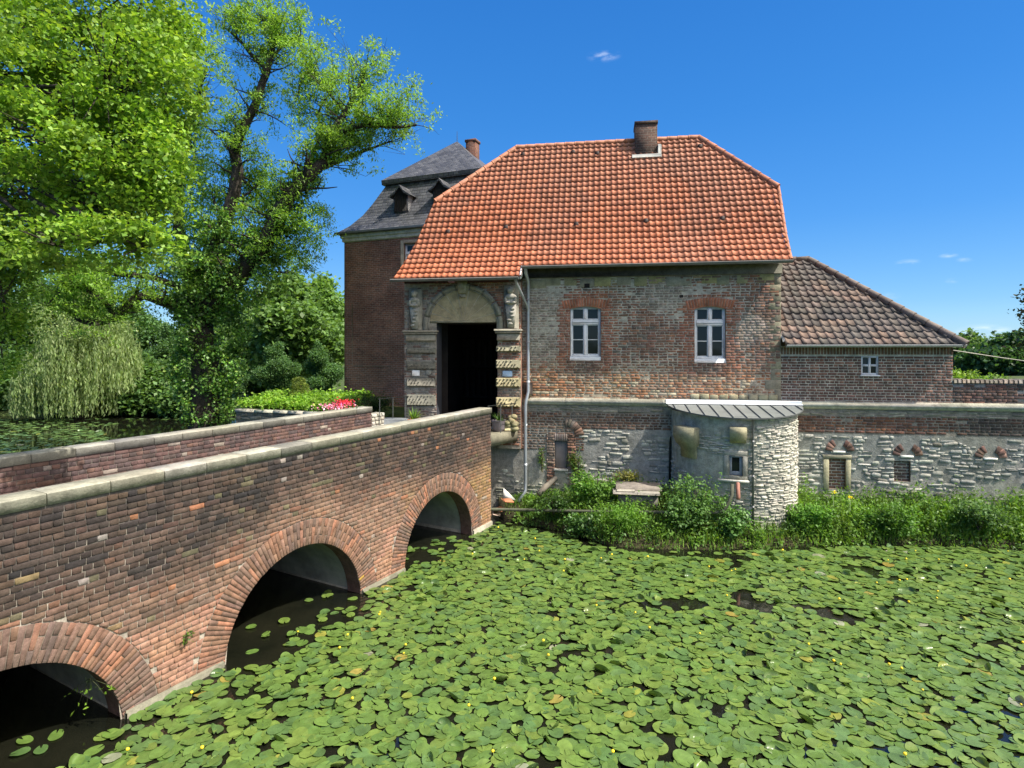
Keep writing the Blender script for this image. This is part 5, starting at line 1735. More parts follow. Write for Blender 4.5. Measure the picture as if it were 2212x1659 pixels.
for (pxa, pxb, pyt, pyr, pyb) in ((850, 884, 420, 400, 458), (934, 971, 407, 386, 434)):
    yl = -3.30
    xa, zb = tw_hit(pxa + 1, pyb, yl); xb, zt = tw_hit(pxb - 3, pyt, yl)
    zr = tw_hit((pxa + pxb) / 2, pyr, yl)[1]
    if pyt == 407: zb = zt - 1.05
    xm = (xa + xb) / 2
    d = MB()
    d.box(xa, xb, yl, yl + 1.3, zb - .05, zt, (.05, .05, .05), m=0)
    dm = d.build('dormer', M['slate'], tw, uv=True)
    f = MB()
    for k in range(5):
        q0, q1 = xa + .04 + (xb - xa - .08) * k / 5, xa + .04 + (xb - xa - .08) * (k + .9) / 5
        f.box(q0, q1, yl - .03, yl, zb, zt - .02, bev=.006)
    f.poly([(xa, yl - .01, zt - .02), (xb, yl - .01, zt - .02), (xm, yl - .01, zr - .05)])
    f.build('dormer_shutter', M['black'], dm)
    r_ = MB()
    ov = .22
    for s_ in (-1, 1):
        e = xm + s_ * ((xb - xa) / 2 + ov)
        mid = xm + s_ * ((xb - xa) / 2) * .62
        zlo, zmi = zt - .06, zt + (zr - zt) * .36
        r_.poly([(xm, yl - .16, zr), (mid, yl - .16, zmi), (mid, yl + 1.6, zmi), (xm, yl + 1.9, zr)])
        r_.poly([(mid, yl - .16, zmi), (e, yl - .16, zlo), (e, yl + 1.3, zlo), (mid, yl + 1.6, zmi)])
        r_.poly([(xm, yl - .16, zr), (mid, yl - .16, zmi), (e, yl - .16, zlo), (e, yl - .16, zlo - .07), (mid, yl - .16, zmi - .10), (xm, yl - .16, zr - .10)], (.02, .02, .02))
    r_.build('dormer_roof', M['slate'], dm, uv=True)
    s2 = MB()
    for k in range(9):
        z0_ = zb + (zt - zb) * k / 9
        s2.mesh([(xb + .015, yl, z0_), (xb + .015, yl + 1.0, z0_), (xb + .004, yl + 1.0, z0_ + (zt - zb) / 9), (xb + .004, yl, z0_ + (zt - zb) / 9), (xb, yl, z0_), (xb, yl + 1, z0_)], [(0, 1, 2, 3), (0, 4, 5, 1)], (.42, .42, .42))
    s2.build('dormer_cheek', m_tone('sunlit_slate', .6, .15, 4, .2, 20, .004), dm)  # right-hand slates paler than the roof: sunlight put into their colour
m = MB()
cxl, cz = tw_hit(1022, 305, .3)
m.box(cxl - .25, cxl + .25, .0, .5, 13.2, cz - .12)
m.box(cxl - .29, cxl + .29, -.04, .54, cz - .12, cz)
cc_ = m.build('chimney', M['chimney_red'], tw, uv=True)
m = MB()
for k in range(5): m.box(cxl - .29, cxl - .255, -.02 - .0, .52 - .0, 13.35 + .18 * k, 13.50 + .18 * k, bev=.005)
m.build('flashing', M['zinc'], cc_)
m = MB()
for px in (746,):
    xk, _ = tw_hit(px, 700, -hw)
    m.tube([(xk, -hw - .04, 10.0), (xk, -hw - .04, 2.0)], .014, 5)
xk, zk_ = tw_hit(762, 655, -hw); xk2, zk2 = tw_hit(762, 790, -hw)
m.tube([(xk, -hw - .03, zk_), (xk, -hw - .03, zk2), (xk + 2.0, -hw - .03, zk2)], .014, 5)
m.build('lightning_cable', m_plain('copper_cable', (.25, .21, .17), .6, .3, .1), tw)
m = MB()
m.tube([(0, 0, 15.15), (0, 0, 15.75)], [.02, .008], 5)
m.build('finial', M['iron'], tw)
# ------------------------------------------------------------------ small things about the gate
def plate(name, label, px0, px1, py0, py1, mat, rnd_=False):
    x0, z0 = Fs(px0, py1, PT); x1, z1 = Fs(px1, py0, PT)
    o = front_empty(name, label=label, cat='sign')
    m = MB()
    if rnd_:
        n = 14
        cx, cz, rx, rz = (x0 + x1) / 2, (z0 + z1) / 2, (x1 - x0) / 2, (z1 - z0) / 2
        ring = [(cx + rx * math.cos(2 * math.pi * k / n), cz + rz * math.sin(2 * math.pi * k / n)) for k in range(n)]
        stud(m, ring, frP, .05, .0, .006, (.6, .6, .6))
    else:
        m.box(x0, x1, PT - .055, PT - .02, z0, z1, bev=.008)
    m.build('plate', mat, o)
    if not rnd_:
        for xx in (x0 + .02, x1 - .02):
            for zz in (z0 + .02, z1 - .02):
                b = MB(); blob(b, (xx, PT - .057, zz), (.007, .006, .007), 6, 4); b.build('fixing_screw', M['zinc_dark'], o)
    else:
        b = MB(); blob(b, ((x0 + x1) / 2, PT - .055, (z0 + z1) / 2), (.012, .012, .012), 6, 4); b.build('fixing_screw', M['zinc_dark'], o)
plate('square_sign', 'small square white sign on the left gate pier', 891, 907, 799.5, 812, M['sign'])
plate('round_plate', 'small round pale plate beside the square sign on the left gate pier', 921, 932, 798, 810, M['concrete'], True)
plate('oblong_sign', 'small oblong pale blue and white sign on the right gate pier', 1086, 1107, 801, 813.5, M['sign_blue'])

def railing(label, pts, h, mids, post_every=.55):
    o = empty('iron_railing', pts[0], 0, label, 'railing')
    b0 = Vector(pts[0])
    L = [Vector(p) - b0 for p in pts]
    up = Vector((0, 0, h))
    r = MB()
    r.tube([p + up for p in L], .016, 6)
    r.build('top_rail', M['iron'], o)
    for f in mids:
        r = MB(); r.tube([p + up * f for p in L], .011, 6); r.build('middle_rail', M['iron'], o)
    d = L[-1] - L[0]
    n = max(2, int(d.length / post_every) + 1)
    for k in range(n):
        p = L[0] + d * ((k + .12) / (n - .6))
        r = MB(); r.tube([p, p + up + Vector((0, 0, .02))], .013, 6); r.build('post', M['iron'], o)
    return o
e1 = BE + BD * .02 + BN * .12 + Vector((0, 0, 2.56))
e2 = W(.16, PT - .12, 2.56)
railing('thin black iron railing on the landing slab right of the gate', [tuple(e1), tuple(e2)], .82, (.42,), .4)
f1 = BE + BD * -1.25 + BN * (DW + .1) + Vector((0, 0, 2.56))
f2 = W(Fs(885, 880, PT)[0], PT - .06, 2.56)
railing('thin black iron railing between the far parapet and the left gate pier', [tuple(f1 + Vector((.2, .1, 0))), tuple(f2)], .98, (), .55)
# pale rubble stub at the end of the far parapet
m = MB()
z = 2.45
fx, fy = BE.x, BE.y
sp = BE + BD * -1.30 + BN * DW
rsb = random.Random(5)
for k in range(6):
    x = 0
    while x < .55:
        w = rsb.uniform(.14, .28)
        m.box(x, min(x + w - .012, .56), 0, .34, z, z + .10, jit((.31, .29, .25), .15, rsb), bev=.014)
        x += w
    z += .112
m.box(.01, .55, .02, .32, 1.8, z - .02, (.2, .19, .16))
tag(m.build('stone_pier', M['stone'], loc=sp), 'low stub of pale stone at the end of the far parapet', 'pier')
tag(bpy.data.objects['stone_pier']); bpy.data.objects['stone_pier'].rotation_euler = (0, 0, BA)

def spiky(root, n, ln, tones, base_z, rad=.05, mat=None, arch=.6):
    v, f, t = [], [], []
    for k in range(n):
        a = random.uniform(0, 2 * math.pi); el = random.uniform(.35, 1.45)
        d = Vector((math.cos(a) * math.cos(el), math.sin(a) * math.cos(el), math.sin(el)))
        side = Vector((-math.sin(a), math.cos(a), 0))
        l = ln * random.uniform(.7, 1.15); w = ln * .075
        p = Vector((math.cos(a) * rad * random.random(), math.sin(a) * rad * random.random(), base_z))
        b = len(v)
        for j in range(4):
            q = j / 3
            c = p + d * l * q - Vector((0, 0, arch * l * q * q * .5 * (1 - el / 1.6)))
            ww = w * (1 - q * .95)
            v += [tuple(c - side * ww), tuple(c + side * ww)]
        tone = jit(random.choice(tones), .15)
        for j in range(3):
            f.append((b + 2 * j, b + 2 * j + 1, b + 2 * j + 3, b + 2 * j + 2)); t.append(tone)
    return np_mesh('foliage', np.array(v), np.array(f, dtype=np.int32), M['leaf_dark'], root, tone=np.array(t))
def pot(root, prof, mat, name='pot'):
    m = MB(); m.lathe(prof, 20)
    o = m.build(name, mat, root, smooth=True)
    return o
pl = empty('potted_agave', W(Fs(893, 900, -.75)[0], -.75, 2.56), 0, 'terracotta pot of spiky green leaves before the left gate pier', 'potted plant')
pot(pl, [(0.0, 0), (.17, 0), (.23, .30), (.25, .30), (.25, .35), (.21, .35), (.2, .31), (0, .31)], M['terracotta'])
spiky(pl, 46, .40, G_LIME[:2] + G_MID[:2], .31)
pr = empty('potted_lily', W(Fs(1078, 905, -.55)[0], -.62, 2.56), 0, 'grey glazed pot of strappy green leaves behind the right railing', 'potted plant')
pot(pr, [(0.0, 0), (.14, 0), (.19, .10), (.20, .30), (.22, .34), (.19, .34), (.18, .3), (0, .3)], M['clay_grey'])
spiky(pr, 40, .34, G_MID, .3)
# worn carved stone by the right pier
m = MB()
rs2 = random.Random(9)
for k in range(16):
    blob(m, (rs2.uniform(-.16, .16), rs2.uniform(-.1, .1), .05 + .40 * k / 16), (.13 * rs2.uniform(.7, 1.2), .12, .085), 8, 5, jit((.22, .19, .11), .15, rs2))
m.box(-.2, .2, -.15, .15, -.0, .12, (.33, .29, .17), bev=.03)
tag(m.build('guard_stone', M['stone'], loc=W(Fs(1103, 905, PT)[0] + .02, PT - .16, 2.56)), 'worn yellowish carved stone at the foot of the right gate pier', 'stone')
# grey trough left of the gate
m = MB()
p0 = W(Fs(853, 900, -.9)[0], -.9, 2.56)
m.box(-.42, .42, -.2, .2, 0, .36, bev=.02)
m.box(-.37, .37, -.15, .15, .36, .365)
o = tag(m.build('stone_trough', m_plain('bluestone', (.15, .165, .18), .8, 0, .2, 5), loc=p0), 'plain grey stone trough behind the end of the far parapet', 'trough')
o.rotation_euler = (0, 0, -TH)
# geraniums by the far parapet
ge = empty('flower_bowl', BE + BD * -1.75 + BN * (DW + .85) + Vector((0, 0, 2.95)), 0, 'bowl of pink and red geraniums behind the far parapet', 'flowers')
pot(ge, [(0, 0), (.2, 0), (.32, .2), (.34, .22), (.3, .22), (0, .2)], M['terracotta'], 'bowl')
pots = np.random.default_rng(4)
q = pots.normal(size=(420, 3)) * (.30, .30, .08) + (0, 0, .32)
leaves_mesh('foliage', [leaf_quads(q, .07, G_DARK + G_MID)], M['leaf'], ge)
q = pots.normal(size=(360, 3)) * (.26, .26, .05) + (-.05, 0, .40)
leaves_mesh('pink_blossoms', [leaf_quads(q, .05, [(.62, .20, .36), (.66, .36, .48), (.55, .12, .30)], asp=.9)], M['leaf'], ge)
q = pots.normal(size=(240, 3)) * (.14, .14, .05) + (.12, .06, .50)
leaves_mesh('red_blossoms', [leaf_quads(q, .05, [(.58, .03, .05), (.5, .05, .12)], asp=.9)], M['leaf'], ge)
st_ = MB(); st_.box(-.2, .2, -.2, .2, -.42, 0); tag(st_.build('bowl_stand', M['concrete'], loc=ge.location), 'plain block under the geranium bowl', 'stand')

# ------------------------------------------------------------------ things on the bank
def pipe(name, label, pts, r, mat, cat='pipe'):
    b = Vector(pts[0])
    m = MB(); m.tube([Vector(p) - b for p in pts], r, 9)
    o = m.build('run', mat)
    o.name = name
    o.location = b
    return tag(o, label, cat)
pipe('bank_pipe', 'long mossy horizontal pipe along the weedy bank from the bridge end', [tuple(P(1060, 1100, 16.6)), tuple(P(1150, 1102, 16.15)), tuple(P(1262, 1104.5, 15.7)), tuple(P(1460, 1107, 15.05)), tuple(P(1550, 1107, 14.72)), tuple(P(1564, 1103, 14.68)), tuple(P(1574, 1085, 14.68)), tuple(P(1581, 1070, 14.72)), tuple(P(1582, 1046, 14.85))], .043, M['pipe_moss'])
pipe('clay_pipe', 'short reddish pipe coming out below the small turret window', [tuple(P(1594, 1045, 15.0)), tuple(P(1594, 1050, 14.82)), tuple(P(1595, 1074, 14.78)), tuple(P(1594, 1079, 14.78))], .05, M['pipe_red'])
pipe('grey_log', 'thick grey log leaning against the wall left of the bushes', [tuple(P(1201, 1033, 17.0)), tuple(P(1178, 1052, 16.75)), tuple(P(1163, 1068, 16.6))], .085, M['log'], 'log')
m = MB()
m.mesh([(-.20, 0, 0), (.17, 0, .0), (-.05, .02, .22), (-.18, .02, .34), (-.20, .05, 0), (.17, .05, 0), (-.05, .07, .22), (-.18, .07, .34)], [(0, 1, 2, 3), (4, 7, 6, 5), (0, 3, 7, 4), (1, 5, 6, 2), (3, 2, 6, 7), (0, 4, 5, 1)], (.55, .54, .50))
tag(m.build('broken_slab', M['stone'], loc=P(1101, 1080, 16.95)), 'broken white slab propped by the foot of the downpipe', 'slab')
for k, (px, py, lab) in enumerate(((1096, 1082, 'broken orange roof tile lying just below the white slab'), (1080, 1101, 'flat orange roof tile lying against the bridge end'), (1072, 1108, 'pale pinkish tile lying lowest by the bridge end'))):
    m = MB()
    m.box(-.17, .17, -.11, .11, 0, .035, jit((.45, .17, .09) if k < 2 else (.48, .36, .30), .1), bev=.01)
    o = tag(m.build('roof_tile', M['tile'], loc=P(px, py, 16.75 - .05 * k)), lab, 'roof tile')
    o.rotation_euler = (.25, .2 * (1 - k), .6 + .5 * k)
m = MB()
cp = P(1378, 1052, 16.1)
m.box(-.62, .62, -.38, .30, 0, .07, (.16, .14, .12), bev=.015)
m.box(-.70, .55, -.60, -.20, -.07, .0, (.20, .185, .16), bev=.015)
m.box(-.55, .5, -.5, .3, -.5, -.07, (.15, .14, .12))
m.box(-.60, -.1, -.58, -.45, .0, .05, (.27, .25, .21), bev=.02)
o = tag(m.build('shaft_cover', M['stone'], loc=cp), 'old stone shaft cover lying among the bushes on the bank', 'cover')
o.rotation_euler = (.03, 0, -TH)

# overhead cable on the right
ca, cb = W(AX1 + .02, .05, 4.98), Vector((40, 30, 3.6))
cbl = []
for k in range(13):
    p = ca.lerp(cb, k / 12); p.z -= .35 * 4 * (k / 12) * (1 - k / 12); cbl.append(tuple(p))
pipe('overhead_cable', 'thin pale cable running right from the corner of the annexe', cbl, .014, M['concrete'], 'cable')
# ------------------------------------------------------------------ lily leaves
def pad_outline(rs, n=18):
    el = rs.uniform(.70, .85)
    pts = []
    notch = rs.uniform(.10, .24)
    for k in range(n):
        a = notch + (2 * math.pi - 2 * notch) * k / (n - 1)
        r = .5 * (1 + .03 * math.sin(3 * a + rs.uniform(0, 6)) + rs.uniform(-.015, .015))
        x = r * math.cos(a) * (-1); y = r * math.sin(a) * el
        pts.append((x, y))
    return pts
def pad_geo(rs, curl=0.0, fold=0.0):
    o = pad_outline(rs)
    ph = rs.uniform(0, 6.28)
    V = [(-.13, 0, .0)]
    for x, y in o:
        V.append((x * .55 - .05, y * .55, .012 + curl * .15 * math.sin(2 * math.atan2(y, x) + ph)))
    for x, y in o:
        th = math.atan2(y, x)
        z = curl * (.5 + .5 * math.sin(2 * th + ph)) + .008 * math.sin(5 * th + ph)
        yy = y
        if fold and y > .08:
            z += (y - .08) * fold; yy = .08 + (y - .08) * .55
        V.append((x, yy, z))
    n = len(o)
    F = []
    for k in range(n - 1):
        F.append((0, 1 + k, 2 + k))
        F.append((1 + k, 1 + n + k, 2 + n + k)); F.append((1 + k, 2 + n + k, 2 + k))
    return np.array(V, dtype=np.float32), np.array(F, dtype=np.int32)
rp = random.Random(3)
PADS = [pad_geo(rp, rp.choice((.01, .02, .04, .07))) for _ in range(9)] + [pad_geo(rp, .12) for _ in range(2)] + [pad_geo(rp, .05, 1.2) for _ in range(2)]
spots = []
def pond_gap(x, y):
    g = vn(x * .55, y * .75, 40) + .55 * vn(x * 1.6, y * 2.0, 41)
    return g * .85 + .5 * vn(x * 3.4, y * 3.8, 43)
gridc = .136
y = 4.6
while y < 17.5:
    x = -9.0
    while x < y * 1.05 + 1.5:
        px_, py_ = x + rp.uniform(-.075, .075), y + rp.uniform(-.075, .075)
        x += gridc
        bx_, by_ = Bl((px_, py_, 0))
        if by_ > -.10 and bx_ > XL:             # a few float in under the arches
            if by_ > .7 or not any(abs(bx_ - c) < R - .25 for c, z, R in ARCH) or rp.random() < .55: continue
        if by_ > -.3 and any(abs(bx_ - c) < R for c, z, R in ARCH) and rp.random() < .4: continue
        if abs(bx_ + 6.77) < 1.5 and by_ > -.75 and rp.random() < .62: continue
        if abs(bx_ + 11.3) < 1.6 and by_ > -.5 and rp.random() < .5: continue
        sd = py_ - shore_y(px_)
        if sd > -.12 or (px_ < -.4 and py_ > 17.2): continue
        if sd > -.5 and px_ < 5.5 and rp.random() < .6: continue
        g = pond_gap(px_, py_)
        if g > .47 or rp.random() < .04: continue
        spots.append((px_, py_))
    y += gridc * .86
spots.sort(key=lambda p: (p[1] > 5.8 and abs(p[0]) < p[1] * .9) and p[1] or 1e3 + p[1])
near, rest = spots[:300], spots[300:]
SZ = lambda: rp.uniform(.165, .25) * (1.2 if rp.random() < .15 else 1)
meshes = []
for V, F in PADS:
    o = np_mesh('lily_pad', V, F, M['pad'], smooth=True, link=False)
    meshes.append(o.data)
    bpy.data.objects.remove(o)
for i, (x, y) in enumerate(near):
    k = rp.randrange(9) if rp.random() < .93 else rp.randrange(9, 13)
    o = bpy.data.objects.new('lily_pad', meshes[k])
    COL.objects.link(o)
    s = SZ()
    o.location = (x, y, rp.uniform(.006, .03)); o.scale = (s, s, s)
    o.rotation_euler = (rp.gauss(0, .045), rp.gauss(0, .045), rp.uniform(0, 6.283))
    tag(o, 'round green lily leaf floating in the near part of the moat', 'lily leaf', 'nearest lily leaves on the moat')
def pad_mass(name, pts, label, szf, tones):
    VV, FF, TT, base = [], [], [], 0
    for (x, y) in pts:
        V, F = PADS[rp.randrange(9) if rp.random() < .94 else rp.randrange(9, 13)]
        s = szf(); a = rp.uniform(0, 6.283)
        tx, ty = rp.gauss(0, .055), rp.gauss(0, .055)
        c, s_ = math.cos(a) * s, math.sin(a) * s
        Q = np.empty_like(V)
        Q[:, 0] = V[:, 0] * c - V[:, 1] * s_ + x; Q[:, 1] = V[:, 0] * s_ + V[:, 1] * c + y
        Q[:, 2] = V[:, 2] * s + rp.uniform(.006, .035) + (Q[:, 0] - x) * tx + (Q[:, 1] - y) * ty
        VV.append(Q); FF.append(F + base); base += len(V)
        t = tones[0] if rp.random() < .985 else tones[1]
        TT.append(np.tile(jit(rp.choice(t), .12, rp), (len(F), 1)))
    o = np_mesh(name, np.concatenate(VV), np.concatenate(FF), M['pad_many'], tone=np.concatenate(TT), smooth=True)
    return tag(o, label, 'lily leaves', kind='stuff')
PT_G = [(.092, .160, .036), (.112, .186, .040), (.082, .150, .046), (.13, .196, .042), (.10, .17, .040)]
PT_Y = [(.22, .23, .045), (.25, .21, .05), (.20, .24, .045), (.24, .26, .17)]
pad_mass('lily_leaves', rest, 'close carpet of lily leaves spreading to the far bank', SZ, (PT_G, PT_Y))
# left pond: drifts of leaves seen beyond the bridge
lp = []
for _ in range(5200):
    y = rp.uniform(12, 42); x = -rp.uniform(.2, .95) * y
    bx_, by_ = Bl((x, y, 0))
    if by_ < 4.2: continue
    if x > -12.5 - (y - 24) * .15 and y > 21: continue
    if seg_dist(np.array([x]), np.array([y]), MOUND)[0] > -1.2: continue
    pxx = 1106 + 1250 * x / y; pyy = 755 + 6250 / y
    open_ = (907 < pyy < 950 and pxx > 130 + (pyy - 907) * 3.2) or (900 < pyy < 905 and 60 < pxx < 380) or (pyy < 897 and pxx < 360)
    if open_ and vn(x * .3, y * .3, 60) < .45: continue
    lp.append((x, y))
pad_mass('drifting_lily_leaves', lp, 'pale drifts of lily leaves on the pond left of the bridge', lambda: rp.uniform(.26, .42), ([(.10, .18, .05), (.12, .20, .055), (.09, .165, .06)], PT_Y))
# yellow lily buds
mbud = MB()
blob(mbud, (0, 0, .07), (.026, .026, .022), 9, 6, (.62, .50, .03))
bud0 = mbud.build('bud_head', M['leaf_dark'])
mstk = MB(); mstk.tube([(0, 0, -.05), (.004, 0, .06)], .006, 5, tone=(.10, .16, .03))
stk0 = mstk.build('bud_stalk', M['leaf_dark'])
first = True
cand = [p for p in spots if abs(p[0]) < p[1] * .88 and p[1] > 6.9]
rp.shuffle(cand)
for i, (x, y) in enumerate(cand[:60]):
    r = empty('lily_bud', (x + .1, y, rp.uniform(0, .04)), rp.uniform(0, 6), 'tiny yellow lily bud on a short stalk above the lily leaves', 'flower bud', 'yellow lily buds on the moat')
    if first: h_, k_ = bud0, stk0; first = False
    else:
        h_, k_ = bud0.copy(), stk0.copy()
        COL.objects.link(h_); COL.objects.link(k_)
    h_.parent = r; k_.parent = r
    r.rotation_euler = (rp.gauss(0, .2), rp.gauss(0, .2), 0)
    s = rp.uniform(.6, .95); r.scale = (s, s, s)

# ------------------------------------------------------------------ bank vegetation
def clump_pts(rs, c, r, n, shell=.55):
    """points through an ellipsoid, denser towards its skin"""
    d = rs.normal(size=(n, 3)); d /= np.linalg.norm(d, axis=1)[:, None]
    k = rs.uniform(0, 1, n) ** (1 / 3 * (1 - shell))
    return d * k[:, None] * np.array(r) + np.array(c)
def clustered(rs, c, r, ncl, per, spread, shell=.6):
    cc = clump_pts(rs, c, r, ncl, shell)
    p = np.repeat(cc, per, axis=0) + rs.normal(size=(ncl * per, 3)) * spread
    return p
rv = np.random.default_rng(12)
# low plants and grass over the bank: nobody could count them
gr_v, gr_f, gr_t = [], [], []
lv = []
def bank_pt(lo=.02, hi=1.0, xr=(-.2, 16.8)):
    x = random.uniform(*xr)
    ys, yw = shore_y(x), wall_y(x)
    return x, ys + random.uniform(lo, hi) * (yw - ys)
def hmap(x, y):
    """how tall the growth stands"""
    d = (y - shore_y(x)) / max(.5, wall_y(x) - shore_y(x))
    h = .34 if x < 1.6 else .55
    if x > 7.5: h = .64
    if x > 13: h = .72
    if x < .9: h = .16
    return h * (.65 + .6 * vn(x * 1.3, y * 1.3, 50) + .2) * (.55 + .6 * sstep(0, .35, d))
for _ in range(15000):
    x, y = bank_pt(-.06, 1.0)
    if St((x, y, 0))[1] > -.08: continue
    s_, t_ = St((x, y, 0))
    if (s_ - TS) ** 2 + t_ ** 2 < (TR + .05) ** 2: continue
    if vn(x * 1.4, y * 1.4, 52) > .35 and random.random() < .5: continue
    z0 = bank_z(x, y) - .03
    h = max(.10, hmap(x, y)) * random.uniform(.4, .95)
    a = random.uniform(0, 6.283); w = random.uniform(.005, .012)
    dx, dy = math.cos(a) * h * .35, math.sin(a) * h * .35
    sx, sy = -math.sin(a) * w, math.cos(a) * w
    b = len(gr_v)
    gr_v += [(x - sx, y - sy, z0), (x + sx, y + sy, z0), (x + dx * .35 + sx, y + dy * .35 + sy, z0 + h * .6), (x + dx * .35 - sx, y + dy * .35 - sy, z0 + h * .6), (x + dx - sx * .2, y + dy - sy * .2, z0 + h * .95), (x + dx + sx * .2, y + dy + sy * .2, z0 + h * .95)]
    gr_f += [(b, b + 1, b + 2, b + 3), (b + 3, b + 2, b + 5, b + 4)]
    t = jit(random.choice([(.10, .19, .026), (.13, .225, .032), (.085, .165, .026), (.15, .20, .05)]), .2)
    gr_t += [t, t]
o = np_mesh('bank_grass', np.array(gr_v), np.array(gr_f, dtype=np.int32), M['leaf'], tone=np.array(gr_t))
tag(o, 'rough green grass growing all along the bank', 'grass', kind='stuff')
pw = []
for _ in range(3000):
    x, y = bank_pt(.0, 1.0, (.1, 16.8))
    if x < 7 and random.random() < .35: continue
    s_, t_ = St((x, y, 0))
    if t_ > -.1 or (s_ - TS) ** 2 + t_ ** 2 < (TR + .08) ** 2: continue
    h = hmap(x, y)
    tone = [[(.09, .175, .03), (.11, .20, .036)], [(.105, .20, .032), (.13, .225, .04)], [(.08, .16, .04), (.065, .14, .03)]][int(abs(vn(x * .9, y * .9, 70)) * 7) % 3]
    n = 16
    zc = bank_z(x, y) + np.abs(rv.normal(.55, .3, n)) * h
    q = np.stack((x + rv.normal(0, .09, n), y + rv.normal(0, .09, n), zc), axis=1)
    pw.append(leaf_quads(q, random.choice((.06, .08, .11)), tone, up=.5, asp=.5, rs=rv))
tag(leaves_mesh('bank_weeds', pw, M['leaf']), 'dense waist-high weeds filling the bank below the wall', 'weeds', kind='stuff')
def shrub(name, label, c, r, ncl, per, size, tones, spread=.07, cat='shrub', mat='leaf', up=.6, asp=.6, stem_tone=(.08, .07, .04), mesh_name='foliage'):
    c = Vector(c)
    o = empty(name, (c.x, c.y, c.z - r[2]), 0, label, cat)
    subs = []
    for k in range(6):                          # uneven: several lumps of different size, some stray shoots
        f = random.uniform(.42, .72)
        cc_ = (random.uniform(-.75, .75) * r[0], random.uniform(-.6, .6) * r[1], r[2] * random.uniform(.45, 1.35))
        subs.append(clustered(rv, cc_, (r[0] * f, r[1] * f, r[2] * f), max(3, ncl // 6), per, spread, .4))
    for k in range(max(3, ncl // 9)):
        a_ = random.uniform(0, 6.283)
        tip = np.array((math.cos(a_) * r[0] * random.uniform(.3, 1.15), math.sin(a_) * r[1] * random.uniform(.3, 1.1), r[2] * random.uniform(1.2, 2.1)))
        subs.append(np.array((tip[0] * .7, tip[1] * .7, tip[2] * .6)) + (tip - np.array((tip[0] * .7, tip[1] * .7, tip[2] * .6))) * rv.uniform(0, 1, (9, 1)) + rv.normal(size=(9, 3)) * .03)
    p = np.concatenate(subs)
    p = p[p[:, 2] > -.02]
    leaves_mesh(mesh_name, [leaf_quads(p, size, tones, up=up, asp=asp, rs=rv)], M[mat], o)
    st = MB()
    for k in range(7):
        a = random.uniform(0, 6.283)
        e = Vector((math.cos(a) * r[0] * .6, math.sin(a) * r[1] * .6, r[2] * random.uniform(1, 1.6)))
        st.tube([(0, 0, -.05), e * .5 + Vector((0, 0, .05)), e], [.02, .013, .006], 5, tone=stem_tone)
    st.build('stem', M['bark'], o)
    return o
shrub('bank_shrub', 'leafy bright green shrub growing against the wall right of the blocked niche', P(1290, 1052, 16.3), (.62, .40, .50), 150, 14, .085, [(.09, .18, .035), (.115, .21, .04), (.07, .15, .03)])
shrub('bank_shrub', 'big pale green shrub standing in front of the left half of the turret', P(1488, 1072, 15.0), (.82, .45, .62), 240, 14, .080, [(.085, .165, .045), (.07, .14, .04), (.10, .18, .05)])
shrub('bank_shrub', 'dark low shrub in front of the grey log', P(1196, 1085, 16.1), (.40, .3, .28), 90, 12, .075, G_DARK + G_MID[:1])
shrub('bank_shrub', 'tall clump of narrow leaves at the tip of the bank in front of the pipe', P(1335, 1115, 14.9), (.62, .35, .40), 150, 14, .085, [(.085, .175, .028), (.105, .20, .03)], asp=.32, up=.2)
shrub('bank_shrub', 'glossy dark-leaved shrub overhanging the water below the pipe', P(1262, 1135, 15.25), (.34, .28, .26), 70, 14, .10, [(.045, .10, .025), (.06, .125, .03)], mat='leaf_dark')
shrub('bank_shrub', 'broad-leaved shrub below the end of the long pipe', P(1592, 1125, 14.75), (.40, .28, .30), 80, 14, .10, [(.05, .115, .028), (.065, .135, .03)], mat='leaf_dark')
shrub('bank_shrub', 'tall bright shrub just right of the turret foot', P(1745, 1108, 15.1), (.62, .36, .42), 160, 14, .08, [(.075, .16, .028), (.09, .185, .03)])
shrub('bank_shrub', 'rounded shrub below the second bricked-up window', P(1935, 1116, 14.95), (.75, .36, .38), 190, 14, .075, [(.07, .15, .03), (.085, .17, .03)])
shrub('bank_shrub', 'greyish green shrub at the right edge below the third arch', P(2115, 1108, 14.75), (.62, .36, .40), 160, 14, .075, [(.08, .14, .045), (.065, .125, .04)])
shrub('bank_shrub', 'olive tuft growing on top of the stone shaft cover', P(1345, 1030, 16.6), (.42, .2, .16), 60, 12, .055, [(.13, .14, .03), (.16, .15, .04)])
shrub('wall_ivy', 'thin streak of ivy climbing the wall left of the blocked niche', W(Fs(1168, 985, LT)[0] + .05, LT - .05, 1.75), (.08, .05, .42), 26, 9, .05, G_MID + G_LIME[:1], .04, 'ivy')
shrub('wall_ivy', 'patch of ivy climbing the right side of the blocked niche', W(Fs(1246, 1000, LT)[0], LT - .06, 1.65), (.18, .07, .46), 60, 10, .055, G_MID + [(.12, .13, .03)], .05, 'ivy')
def iris(px, py, Y, lab):
    o = empty('yellow_iris', P(px, py + 26, Y), 0, lab, 'flower')
    st = MB(); st.tube([(0, 0, 0), (.01, 0, .34)], .007, 5, tone=(.08, .15, .03)); st.build('stem', M['leaf_dark'], o)
    q = rv.normal(size=(18, 3)) * (.022, .02, .022) + (.01, 0, .35)
    leaves_mesh('petals', [leaf_quads(q, .04, [(.72, .60, .03), (.65, .5, .03)], asp=.7)], M['leaf'], o)
iris(1800, 1068, 14.9, 'yellow iris flower above the bank weeds, the taller of the two')
iris(1836, 1078, 14.85, 'yellow iris flower above the bank weeds, the lower of the two')

